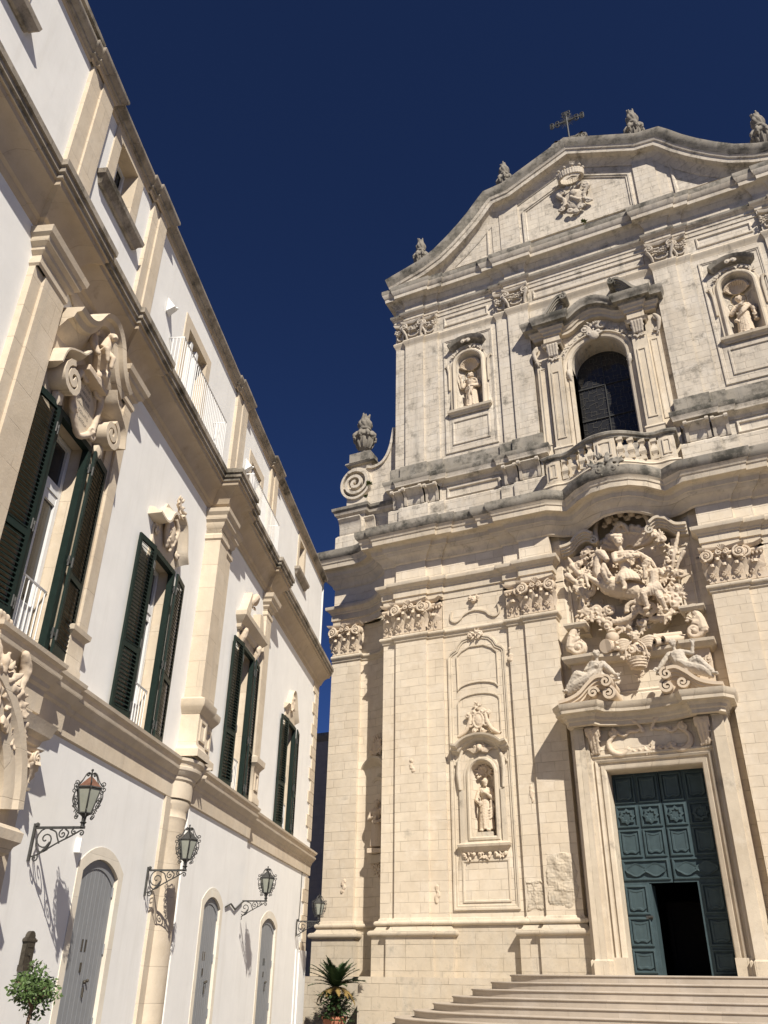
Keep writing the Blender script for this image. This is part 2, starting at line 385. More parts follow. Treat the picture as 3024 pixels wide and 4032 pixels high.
# wall shafts, lower order
b = MB()
zz = [(0, 3.5), (0, 15.75)]
for ch in (WING + PIL1, PIL2 + CENL):
    b.sweep(ch, zz); b.sweep(mirror(ch), zz)
b.sweep(MIDC, [(0, 8.2), (0, 19.0)])
cl = [(-2.88, 0.12), (-2.88, -0.35)] + CENL
for ch in (cl, mirror(cl)): b.sweep(ch, [(0, 15.7), (0, 19.0)])
for sgn in (-1, 1):                                      # bay with the statue niche
    uc = 6.26 * sgn
    lo, hi = sorted((4.85 * sgn, 7.66 * sgn))
    b.plate([(lo, 3.5), (hi, 3.5), (hi, 15.75), (lo, 15.75)], [arch_hole(uc, 0.47, 6.25, 8.45, 0.47)], -0.12)
    rows = []                                            # the niche: half cylinder with a quarter dome
    for k in range(10):
        if k < 4: z, r = 6.25 + 2.2 * k / 3, 0.47
        else:
            t = (k - 3) / 6 * math.pi / 2; z, r = 8.45 + 0.47 * math.sin(t), 0.47 * math.cos(t) + 1e-4
        rows.append([(uc + r * math.cos(R(a)), -0.12 - r * 1.05 * math.sin(R(a)), z) for a in range(180, -1, -15)])
    b.quadgrid(rows)
    b.quadgrid([[(uc - 0.47, -0.12, 6.25), (uc + 0.47, -0.12, 6.25)], [(uc - 0.4, -0.6, 6.25), (uc + 0.4, -0.6, 6.25)]])
b.build('wall', S_LOW, CH, 25)

# stylobate
b = MB()
b.box(-10.87, 10.87, -0.4, 0.6, 0.0, 1.80); 
for sgn in (-1, 1):
    lo, hi = sorted((10.875 * sgn, 15.5 * sgn)); b.box(lo, hi, -2.2, -0.72, 0.0, 1.79)
o = b.build('plinth', S_PLINTH, CH, 0)
# dado + base mouldings
base_torus = [(0, 3.30), (0.06, 3.33), (0.05, 3.38)] + [(0.08 + 0.09 * math.cos(R(a)), 3.47 + 0.085 * math.sin(R(a))) for a in range(-90, 91, 22)] + [(0.05, 3.56), (0.03, 3.62), (0, 3.64)]
dado = [(0.0, 1.8), (0.22, 1.8), (0.22, 3.03)] + [(0.24 + 0.10 * math.cos(R(a)), 3.14 + 0.1 * math.sin(R(a))) for a in range(-90, 91, 22)] + [(0.17, 3.25), (0.12, 3.31), (0.1, 3.36), (0, 3.36)]
lows = WING[:-4] + [(-10.9, -1.08), (-10.62, -0.8), (-10.45, -0.5), (-10.35, -0.3)] + PIL1 + PIL2
halves('base_moulding', [lows], base_torus, S_MOLD)
for ch in ([(-13.45, -4), (-13.45, -1.1), (-12.05, -1.1), (-12.05, -1.35)], [(-10.35, -1.2)] + PIL1[:-1] + [(-7.66, -0.35)], [(-4.85, -0.35)] + PIL2[1:-1] + [(-2.88, -0.6)]):
    halves('pedestal', [ch], dado, S_PLINTH)
for ch in (WING[3:], [(-7.66, -0.12), (-4.85, -0.12)], [(-2.88, -0.3)] + CENL):
    halves('wall_base', [ch], [(0.06, 1.8), (0.06, 3.36), (0, 3.38)], S_PLINTH)
# necking
ast = [(0, 14.0), (0.05, 14.05), (0.06, 14.12)] + [(0.09 + 0.06 * math.cos(R(a)), 14.24 + 0.08 * math.sin(R(a))) for a in range(-90, 91, 30)] + [(0.04, 14.33), (0, 14.36)]
halves('neck_moulding', [WING[1:] + PIL1 + PIL2], ast, S_MOLD)

# entablature: architrave, frieze, cornice
ARCHI = [(-0.03, 15.72), (0.03, 15.72), (0.03, 16.02), (0.09, 16.03), (0.09, 16.32), (0.13, 16.34), (0.15, 16.40), (0.22, 16.46), (0.30, 16.52), (0.32, 16.60), (0.32, 16.66), (0.02, 16.70)]
FRI = [(0.02, 16.68), (0.012, 16.72), (0.012, 17.66)]
CORN = [(0.0, 17.60), (0.08, 17.66), (0.12, 17.80), (0.24, 17.92), (0.36, 18.02), (0.40, 18.10), (0.44, 18.12), (0.48, 18.30), (0.56, 18.36), (0.80, 18.38), (0.82, 18.58), (0.86, 18.62), (0.88, 18.72), (0.95, 18.80), (1.02, 18.90), (1.05, 19.02), (1.05, 19.20), (-0.3, 19.30)]
cm = [0] * 9 + [0] * 4 + [1] * 4
WINGE = [(-13.45, -6.0), (-13.45, -1.1), (-12.0, -1.1), (-11.5, -1.0), (-11.0, -0.75), (-10.6, -0.42), (-10.35, -0.1)]
ent = WINGE + PIL1 + PIL2[:-1] + [(-2.88, -0.3)]
halves('architrave', [ent], ARCHI, S_MOLD); halves('frieze', [ent], FRI, S_LOW)
cen = [(-2.88, 0.12, 0), (-2.70, 0.02, 0), (-2.35, -0.22, 0), (-1.95, -0.32, 0), (-1.6, -0.25, 0.02), (-1.25, -0.02, 0.06), (-0.9, 0.26, 0.12), (-0.5, 0.46, 0.17), (0, 0.52, 0.19)]
full = WINGE + PIL1 + PIL2[:-2] + cen
fullc = full + mirror(full)[1:]
b = MB(); b.sweep(fullc, CORN, cm)
b.build('cornice', [S_MOLD, S_WEATH], CH, 30)

# ---- attic course between the orders (upper plane is 0.8 m further back)
V2 = -0.8
UPIL1 = [(-10.25, V2 - 3.0), (-10.25, V2), (-9.67, V2), (-9.67, V2 + 0.1), (-8.67, V2 + 0.1), (-8.67, V2), (-7.9, V2), (-7.9, V2 - 0.1)]
UPIL2 = [(-4.69, V2 - 0.1), (-4.69, V2), (-4.06, V2), (-4.06, V2 + 0.1), (-3.02, V2 + 0.1), (-3.02, V2 - 0.1)]
US = UPIL1 + UPIL2
USF = US + mirror(US)
att = MB()
att.sweep(USF, [(-0.1, 19.2), (0.24, 19.2), (0.24, 20.85), (0.14, 20.95), (0.05, 21.0), (0.05, 21.75)])
att.build('attic_wall', S_UP, CH, 30)
c2p = [(0.0, 21.70), (0.08, 21.74), (0.12, 21.86), (0.24, 21.94), (0.36, 21.98), (0.38, 22.12), (0.42, 22.2), (0.46, 22.3), (0.46, 22.42), (0.2, 22.5)]
leftc = US[:-1] + [(-3.02, -2.2)]
halves('attic_cornice', [leftc], c2p, [S_UP, S_WEATH], [0] * 6 + [1] * 3)
halves('base_block', [leftc], [(0.2, 22.44), (0.2, 23.16), (0.14, 23.22), (0, 23.26)], S_WEATH)
# scroll consoles of the attic course
def console(m, u0, u1, v0, zb, zt, out):
    pts = [(0.05, zb), (0.10, zb + 0.1), (0.10, zb + 0.3), (0.16, zb + 0.5), (out * 0.75, zt - 0.12), (out, zt - 0.05), (out, zt)]
    rows = [[(u0, v0 + d, z) for d, z in pts], [(u1, v0 + d, z) for d, z in pts]]
    m.quadgrid(rows)
    m.face([m.pt(u0, v0 - 0.1, zb)] + [m.pt(u0, v0 + d, z) for d, z in pts] + [m.pt(u0, v0 - 0.1, zt)])
    m.face([m.pt(u1, v0 - 0.1, zb)] + [m.pt(u1, v0 + d, z) for d, z in pts] + [m.pt(u1, v0 - 0.1, zt)])
for sgn in (-1, 1):
    for (a, c, vv) in ((-10.22, -9.66, V2), (-9.60, -8.62, V2 + 0.1), (-8.56, -7.92, V2), (-4.74, -4.1, V2), (-4.02, -3.05, V2 + 0.1)):
        lo, hi = sorted((a * sgn, c * sgn))
        b = MB(); console(b, lo, hi, vv + 0.12, 20.95, 21.72, 0.42); cb = b.build('console_block', S_UP, CH, 30)
        for e in (lo, hi - 0.13):
            rib = MB(); console(rib, e, e + 0.13, vv + 0.17, 20.93, 21.74, 0.45)
            rib.tube([(e - 0.01, vv + 0.56, 21.64), (e + 0.14, vv + 0.56, 21.64)], 0.09, 8)
            rib.build('console_rib', S_CARVEUP, cb, 30)
for sgn in (-1, 1):
    b = MB(); lo, hi = sorted((-7.62 * sgn, -4.98 * sgn))
    b.frame([(lo, 21.0), (hi, 21.0), (hi, 21.62), (lo, 21.62)], [(0, 0.03), (-0.05, 0.09), (-0.11, 0.08), (-0.14, 0.0)], v=V2 - 0.05)
    b.build('attic_panel', S_UP, CH, 30)

# ---- upper order wall
b = MB()
zu = [(0, 23.1), (0, 33.9)]
L1 = UPIL1; 
for ch in (UPIL1, UPIL2 + [(-3.0, V2 - 0.1)]):
    for c2 in (ch, mirror(ch)): b.sweep(c2, zu)
for sgn in (-1, 1):
    uc = 6.30 * sgn; lo, hi = sorted((4.69 * sgn, 7.9 * sgn))
    b.plate([(lo, 23.1), (hi, 23.1), (hi, 33.9), (lo, 33.9)], [arch_hole(uc, 0.66, 25.95, 28.65, 0.66)], V2 - 0.1)
    rows = []
    for k in range(10):
        if k < 4: z, r = 25.95 + 2.7 * k / 3, 0.66
        else:
            t = (k - 3) / 6 * math.pi / 2; z, r = 28.65 + 0.66 * math.sin(t), 0.66 * math.cos(t) + 1e-4
        rows.append([(uc + r * math.cos(R(a)), V2 - 0.1 - r * math.sin(R(a)), z) for a in range(180, -1, -15)])
    b.quadgrid(rows)
    b.quadgrid([[(uc - 0.66, V2 - 0.1, 25.95), (uc + 0.66, V2 - 0.1, 25.95)], [(uc - 0.6, V2 - 0.8, 25.95), (uc + 0.6, V2 - 0.8, 25.95)]])
WIN = arch_hole(0.0, 1.24, 19.6, 26.55, 1.22, 18)
b.plate([(-3.02, 19.5), (3.02, 19.5), (3.02, 33.9), (-3.02, 33.9)], [WIN], V2 - 0.1, 0.95)
b.build('upper_wall', S_UP, CH, 25)
# upper entablature
uast = [(0, 30.75), (0.03, 30.85), (0.05, 30.9), (0.10, 31.0), (0.12, 31.08), (0.08, 31.16), (0, 31.2)]
uarch = [(0, 32.28), (0.04, 32.28), (0.04, 32.5), (0.08, 32.52), (0.08, 32.68), (0.16, 32.76), (0.24, 32.84), (0.26, 32.96), (0.02, 33.0)]
ucor = [(0, 33.55), (0.06, 33.62), (0.10, 33.74), (0.20, 33.84), (0.28, 33.90), (0.46, 33.93), (0.47, 34.12), (0.50, 34.16), (0.55, 34.26), (0.60, 34.4), (0.62, 34.52), (0.62, 34.68), (0.0, 34.86)]
UFL = US[:-1] + [(-3.02, V2 - 0.1)]
UF = UFL + mirror(UFL)
b = MB(); b.sweep(UF, uast); b.build('upper_neck_moulding', S_MOLD, CH, 30)
b = MB(); b.sweep(UF, uarch, [0] * 6 + [1] * 2); b.build('upper_architrave', [S_UP, S_WEATH], CH, 30)
b = MB(); b.sweep(UF, [(0.02, 32.98), (0.015, 33.02), (0.015, 33.6)]); b.build('upper_frieze', S_UP, CH, 30)
b = MB(); b.sweep(UF, ucor, [0] * 9 + [1] * 3); b.build('upper_cornice', [S_UP, S_WEATH], CH, 30)
b = MB()
for sgn in (-1, 1):                                      # sunk panels between the capitals, framed panels in the bays
    lo, hi = sorted((-7.55 * sgn, -5.1 * sgn))
    b.frame([(lo, 31.42), (hi, 31.42), (hi, 32.08), (lo, 32.08)], [(0, 0), (-0.03, 0.06), (-0.09, 0.07), (-0.13, 0)], v=V2 - 0.1)
    lo, hi = sorted((-7.62 * sgn, -4.97 * sgn))
    b.frame([(lo, 23.5), (hi, 23.5), (hi, 30.5), (lo, 30.5)], [(0, 0), (-0.02, 0.06), (-0.08, 0.06), (-0.1, 0.03), (-0.15, 0.03), (-0.17, 0)], v=V2 - 0.1)
    uc = -6.3 * sgn
    b.frame([(uc - 0.93, 23.95), (uc + 0.93, 23.95), (uc + 0.93, 25.3), (uc - 0.93, 25.3)], [(0.02, 0), (0, 0.05), (-0.06, 0.05), (-0.09, 0)], v=V2 - 0.1)
b.frame([(-2.75, 31.42), (2.75, 31.42), (2.75, 32.08), (-2.75, 32.08)], [(0, 0), (-0.03, 0.06), (-0.09, 0.07), (-0.13, 0)], v=V2 - 0.1)
b.build('upper_panel_frame', S_UP, CH, 30)

# ---- gable
TOPL = [(-10.55, 35.22), (-9.6, 35.5), (-8.6, 35.80), (-7.7, 36.25), (-6.95, 36.85), (-6.2, 37.55), (-5.6, 38.2), (-5.1, 38.85), (-4.66, 39.36)]
TOP = TOPL + [(-3.55, 39.48), (0, 41.2), (3.55, 39.48), (4.66, 39.36)] + [(-p[0], p[1]) for p in reversed(TOPL[:-1])]
b = MB()
inner = [(u, z - 0.75) for u, z in TOP]
b.prism([(-10.2, 34.6)] + [(max(-10.2, min(10.2, u)), max(34.62, z)) for u, z in inner] + [(10.2, 34.6)], V2 - 1.2, V2)
for sgn in (-1, 1):                                      # flat pilasters in the gable
    lo, hi = sorted((-3.05 * sgn, -4.1 * sgn)); b.prism([(lo, 34.6), (hi, 34.6), (hi, 38.85), (lo, 38.85)], V2 - 0.1, V2 + 0.1)
    lo, hi = sorted((-4.1 * sgn, -4.55 * sgn)); b.prism([(lo, 34.6), (hi, 34.6), (hi, 38.6), (lo, 38.6)], V2 - 0.1, V2 + 0.05)
b.build('gable', S_UP, CH, 25)
rk = [(-1.3, 0.05), (-1.22, 0.10), (-1.1, 0.12), (-0.98, 0.2), (-0.9, 0.24), (-0.86, 0.3), (-0.85, 0.60), (-0.64, 0.62), (-0.6, 0.68), (-0.46, 0.72), (-0.3, 0.84), (-0.06, 0.9), (0.02, 0.9), (0.14, -0.9)]
b = MB()
b.frame(TOP, rk[:10], closed=False, v=V2 - 0.02); b.m = 1
b.frame(TOP, rk[9:], closed=False, v=V2 - 0.02)
b.build('gable_cornice', [S_UP, S_WEATH], CH, 30)
b = MB()
b.frame([(-2.85, 35.3), (2.85, 35.3), (2.85, 37.75), (0.0, 39.15), (-2.85, 37.75)], [(0.0, 0), (-0.02, 0.1), (-0.1, 0.1), (-0.12, 0.05), (-0.2, 0.06), (-0.24, 0)], v=V2)
for sgn in (-1, 1):
    tri = [(-4.75, 35.2), (-4.75, 37.6), (-5.4, 36.85), (-6.1, 36.1), (-7.0, 35.5), (-7.8, 35.2)]
    b.frame([(u * sgn, z) for u, z in (tri if sgn > 0 else tri[::-1])], [(0, 0), (-0.02, 0.08), (-0.1, 0.08), (-0.16, 0.04), (-0.2, 0)], v=V2)
b.build('gable_panel_frame', S_UP, CH, 30)
# body of the church behind the front
b = MB(); b.box(-9.9, 9.9, -45, -7.5, 0, 27.0); b.prism([(-9.9, 27.0), (9.9, 27.0), (0, 31.0)], -45, -7.5)
b.box(-9.9, -8.0, -7.5, -2.5, 0, 27.0); b.box(8.0, 9.9, -7.5, -2.5, 0, 27.0)
for sgn in (-1, 1):
    lo, hi = sorted((9.9 * sgn, 13.4 * sgn)); b.box(lo, hi, -40, -2.4, 0, 18.6)
b.build('nave', S_LOW, CH, 0)

# ------------------------------------------------------------------ staircase
ST = empty('staircase', 'broad flight of rounded pale stone steps climbing to the teal church door', 'staircase', (-4.3, 30.0, 0))
NST = 9
for i in range(NST):
    zt = 1.90 - 0.198 * i; a = 5.15 + 0.615 * i; bb = 2.55 + 0.37 * i
    def se_(a, bb):
        pts = []
        for k in range(73):
            t = math.pi - math.pi * k / 72; c, s_ = math.cos(t), math.sin(t); n_ = 2.7
            pts.append((math.copysign(abs(c) ** (2 / n_), c) * a, 0.62 + abs(s_) ** (2 / n_) * bb))
        return pts
    pr = se_(a, bb)
    m = MB()
    zb = 0.0 if i == NST - 1 else zt - 0.198
    m.sweep(pr, [(-0.55, zt), (0.0, zt), (0.018, zt - 0.012), (0.022, zt - 0.035), (0.0, zt - 0.055), (-0.015, zt - 0.06), (-0.015, zb - 0.01)])
    if i == 0:
        ids = [m.pt(p[0], p[1], zt - 0.002) for p in pr]; m.face(ids)
    m.build('step', S_STEP, ST, 30)
m = MB(); m.box(-5.1, 5.1, -2.4, 0.615, 0.0, 1.893); m.build('landing', S_STEP, ST, 0)

# ------------------------------------------------------------------ carved vocabulary
def leaf(m, u, v, z, wd, h, out, face=0.0, curl=0.35):
    rows = []; N = 8
    ca, sa_ = math.cos(face), math.sin(face)
    for i in range(N + 1):
        t = i / N
        if t < 0.8: zz = z + h * t; o = out * (t / 0.8) ** 2.2 * 0.75
        else:
            k = (t - 0.8) / 0.2; zz = z + h * 0.8 + h * 0.12 * math.sin(k * math.pi * 0.9) - curl * h * 0.3 * k * k; o = out * (0.75 + 0.42 * math.sin(k * math.pi / 2))
        ww = wd * 0.5 * (0.62 + 0.38 * math.sin(math.pi * min(1, t * 1.05))) * (1 - 0.55 * max(0, (t - 0.75) / 0.25)) * (1.0 + 0.20 * math.cos(t * 19))
        r = []
        for j in range(7):
            s_ = -1 + j / 3.0
            off = o + 0.05 * wd * (1 if j == 3 else (0.55 if j in (1, 5) else 0.0)) - 0.10 * wd * s_ * s_
            r.append((u + ca * ww * s_ + sa_ * off, v + ca * off - sa_ * ww * s_, zz))
        rows.append(r)
    m.quadgrid(rows)
def capital(name, uc, wdt, v, zb, zt, mat, parent, left=True, right=True):
    H = zt - zb; h2 = wdt / 2; m = MB(); k = H / 1.4
    m.box(uc - h2, uc + h2, v - 0.06, v + 0.05, zb, zt - 0.1 * H)
    n1 = max(1, round(wdt / 0.46)); sp = wdt / n1
    for i in range(n1):
        u = uc - h2 + sp * (i + 0.5)
        leaf(m, u, v + 0.05, zb, sp * 0.98, 0.56 * H, 0.22 * k)
        for s_ in (-1, 1): m.spiral((u + s_ * sp * 0.24, v + 0.15 * k, zb + 0.2 * H), 0.11 * k, 1.1, R(90), s_, 0.022 * k, 0.0, 0.02, 12)
    for i in range(n1 + 1):
        u = uc - h2 + sp * i
        if (i == 0 and not left) or (i == n1 and not right): continue
        leaf(m, u, v + 0.04, zb + 0.12 * H, sp * 0.7, 0.60 * H, 0.30 * k)
        m.ball((u, v + 0.27 * k, zb + 0.60 * H), (0.075 * k, 0.07 * k, 0.06 * k), 1)
    # astragal of eggs and hanging fruit between the volutes
    ne = max(2, int(wdt / 0.13))
    for i in range(ne): m.ball((uc - h2 + wdt * (i + 0.5) / ne, v + 0.17 * k, zb + 0.70 * H), (0.05 * k, 0.06 * k, 0.07 * k), 1)
    m.tube([(uc - h2 - 0.02, v + 0.1 * k, zb + 0.80 * H), (uc + h2 + 0.02, v + 0.1 * k, zb + 0.80 * H)], 0.10 * k, 8)
    for s_, on in ((-1, left), (1, right)):
        if not on: continue
        cu = uc + s_ * (h2 - 0.06 * k); cz = zb + 0.735 * H
        m.spiral((cu, v + 0.30 * k, cz), 0.235 * k, 2.1, R(90), s_, 0.058 * k, 0.0, 0.06 * k, 34)
        m.tube([(cu, v + 0.02, cz), (cu, v + 0.28 * k, cz)], [0.24 * k, 0.235 * k], 14)
        m.ball((cu + s_ * 0.03, v + 0.2 * k, cz - 0.26 * k), (0.09 * k, 0.1 * k, 0.10 * k), 1)
    # middle scroll and palmette
    if wdt > 1.0:
        for s_ in (-1, 1): m.spiral((uc + s_ * 0.12 * k, v + 0.30 * k, zb + 0.80 * H), 0.12 * k, 1.6, R(90), -s_, 0.04 * k, 0, 0.04, 20)
        for a in (-50, -25, 0, 25, 50): m.tube([(uc, v + 0.28 * k, zb + 0.86 * H), (uc + 0.2 * k * math.sin(R(a)), v + 0.36 * k, zb + 0.88 * H + 0.18 * k * math.cos(R(a)))], [0.03 * k, 0.045 * k], 5)
    e0 = -h2 - (0.16 * k if left else 0.0); e1 = h2 + (0.16 * k if right else 0.0)
    pth = [(uc + e0, v - 0.05), (uc + e0, v + 0.40 * k), (uc + e0 * 0.78, v + 0.33 * k), (uc + (e0 + e1) / 2 - 0.18 * k, v + 0.2 * k), (uc + (e0 + e1) / 2 + 0.18 * k, v + 0.2 * k), (uc + e1 * 0.78, v + 0.33 * k), (uc + e1, v + 0.40 * k), (uc + e1, v - 0.05)]
    m.sweep(pth, [(-0.30 * k, zb + 0.90 * H), (-0.07 * k, zb + 0.90 * H), (-0.03 * k, zb + 0.93 * H), (0.0, zb + 0.96 * H), (0.02 * k, zt - 0.01), (-0.3 * k, zt)])
    return m.build(name, mat, parent, 40)
def flower_cap(name, uc, wdt, v, zb, zt, mat, parent, left=True, right=True):       # Ionic volutes hung with fruit, upper order
    H = zt - zb; h2 = wdt / 2; m = MB(); k = H / 0.95
    m.box(uc - h2, uc + h2, v - 0.05, v + 0.03, zb, zt - 0.08)
    for s_, on in ((-1, left), (1, right)):
        if not on: continue
        cu = uc + s_ * (h2 - 0.02)
        m.spiral((cu, v + 0.24, zb + 0.68 * H), 0.17 * k, 1.7, R(90), s_, 0.05 * k, 0, 0.05, 26)
        m.tube([(cu, v, zb + 0.68 * H), (cu, v + 0.24, zb + 0.68 * H)], 0.165 * k, 12)
        m.tube([(cu + s_ * 0.1, v + 0.22, zb + 0.56 * H), (cu + s_ * 0.02, v + 0.2, zb + 0.4 * H), (cu - s_ * 0.07, v + 0.12, zb + 0.2 * H), (cu - s_ * 0.09, v + 0.05, zb)], [0.07 * k, 0.07 * k, 0.06 * k, 0.05 * k], 8)
    n = max(4, int(wdt / 0.10)); rnd = random.Random(int(uc * 100))
    for i in range(n):
        t = (i + 0.5) / n; sag = 0.16 * math.sin(math.pi * t)
        for q in range(3): m.ball((uc - h2 + wdt * t + rnd.uniform(-0.03, 0.03), v + 0.14 + rnd.uniform(0, 0.1), zb + (0.72 - q * 0.085) * H - sag + rnd.uniform(-0.02, 0.02)), rnd.uniform(0.045, 0.07) * k, 1)
    m.lathe([(0.19 * k, -0.02), (0.23 * k, 0.0), (0.19 * k, 0.02)], (uc, v + 0.06, zb + 0.22 * H), 14) if False else None
    ring = [(uc + 0.26 * k * math.cos(R(a)) * min(1, wdt), v + 0.08, zb + 0.24 * H + 0.15 * k * math.sin(R(a))) for a in range(0, 361, 24)]
    m.tube(ring, 0.04 * k, 6)
    for a in range(20, 170, 30): m.ball((uc + 0.3 * k * math.cos(R(a)) * min(1, wdt), v + 0.1, zb + 0.25 * H + 0.19 * k * math.sin(R(a))), 0.05 * k, 1)
    e0 = -h2 - (0.12 if left else 0); e1 = h2 + (0.12 if right else 0)
    m.sweep([(uc + e0, v - 0.04), (uc + e0, v + 0.30), (uc, v + 0.16), (uc + e1, v + 0.30), (uc + e1, v - 0.04)], [(-0.2, zt - 0.14), (-0.03, zt - 0.13), (0.01, zt - 0.06), (0.02, zt), (-0.2, zt + 0.01)])
    return m.build(name, mat, parent, 40)
for sgn in (-1, 1):
    def cap2(f, lo, hi, v, zb, zt, mat, l, r):
        a, c = sorted((lo * sgn, hi * sgn)); f('capital', (a + c) / 2, c - a, v, zb, zt, mat, CH, l if sgn < 0 else r, r if sgn < 0 else l)
    for f, lo, hi, v, l, r in ((capital, -10.35, -9.76, 0.0, True, False), (capital, -9.73, -8.36, 0.12, True, True), (capital, -8.33, -7.66, 0.0, False, True),
                               (capital, -4.85, -4.16, 0.0, True, False), (capital, -4.13, -2.88, 0.12, True, True)):
        cap2(f, lo, hi, v, 14.36, 15.72, S_CARVE, l, r)
    cap2(capital, -13.42, -12.08, -1.1, 14.36, 15.72, S_CARVE, True, True)
    for lo, hi, v, l, r in ((-10.25, -9.70, V2, True, False), (-9.67, -8.67, V2 + 0.1, True, True), (-8.64, -7.9, V2, False, True), (-4.69, -4.09, V2, True, False), (-4.06, -3.02, V2 + 0.1, True, True)):
        cap2(flower_cap, lo, hi, v, 31.2, 32.26, S_CARVEUP, l, r)

# ------------------------------------------------------------------ scroll helpers
def band(m, path, t, v0, v1):
    m.frame(path, [(-t / 2, v0), (-t / 2, v1), (t / 2, v1), (t / 2, v0)], closed=False)
def spath(cx, cz, r0, turns, a0, sgn, n=30, r1=0.12):
    return [(cx + (r0 * (1 - i / n) ** 1.1 + r0 * r1 * i / n) * math.cos(R(a0) + sgn * 2 * math.pi * turns * i / n), cz + (r0 * (1 - i / n) ** 1.1 + r0 * r1 * i / n) * math.sin(R(a0) + sgn * 2 * math.pi * turns * i / n)) for i in range(n + 1)]
def smooth(pts, k=4):
    out = []
    P = [Vector(p) for p in pts]
    for i in range(len(P) - 1):
        p0, p1, p2, p3 = P[max(i - 1, 0)], P[i], P[i + 1], P[min(i + 2, len(P) - 1)]
        for j in range(k):
            t = j / k
            out.append(tuple(0.5 * ((2 * p1) + (p2 - p0) * t + (2 * p0 - 5 * p1 + 4 * p2 - p3) * t * t + (3 * p1 - p0 - 3 * p2 + p3) * t ** 3)))
    out.append(tuple(P[-1])); return out
def stube(m, pts, r, n=8, k=4):
    if isinstance(r, (int, float)): rr = [r] * len(pts)
    else: rr = list(r)
    q = smooth(pts, k); R_ = []
    for i in range(len(q)):
        t = i / k; a = min(int(t), len(rr) - 1); b_ = min(a + 1, len(rr) - 1); R_.append(rr[a] + (rr[b_] - rr[a]) * (t - a))
    m.tube(q, R_, n)
    m.ball(q[0], R_[0], 1); m.ball(q[-1], R_[-1], 1)
def cscroll(m, c, r, w_, v, a0=90, sgn=1, turns=1.6, dv=0.05):
    m.spiral((c[0], v, c[1]), r, turns, R(a0), sgn, w_, 0, dv, 24)
def foliage(m, c, r, v, n, rnd, sz=0.06):
    for i in range(n):
        a = rnd.uniform(0, 2 * math.pi); q = rnd.uniform(0.15, 1) * r
        u, z = c[0] + q * math.cos(a), c[1] + q * math.sin(a)
        ax = Vector((math.cos(a), 0, math.sin(a)))
        m.tube([(u, v, z), (u + ax.x * sz * 1.6, v + sz * rnd.uniform(0.3, 1.2), z + ax.z * sz * 1.6)], [sz * 0.75, sz * 0.25], 6)
        m.ball((u, v, z), sz * 0.8, 1)

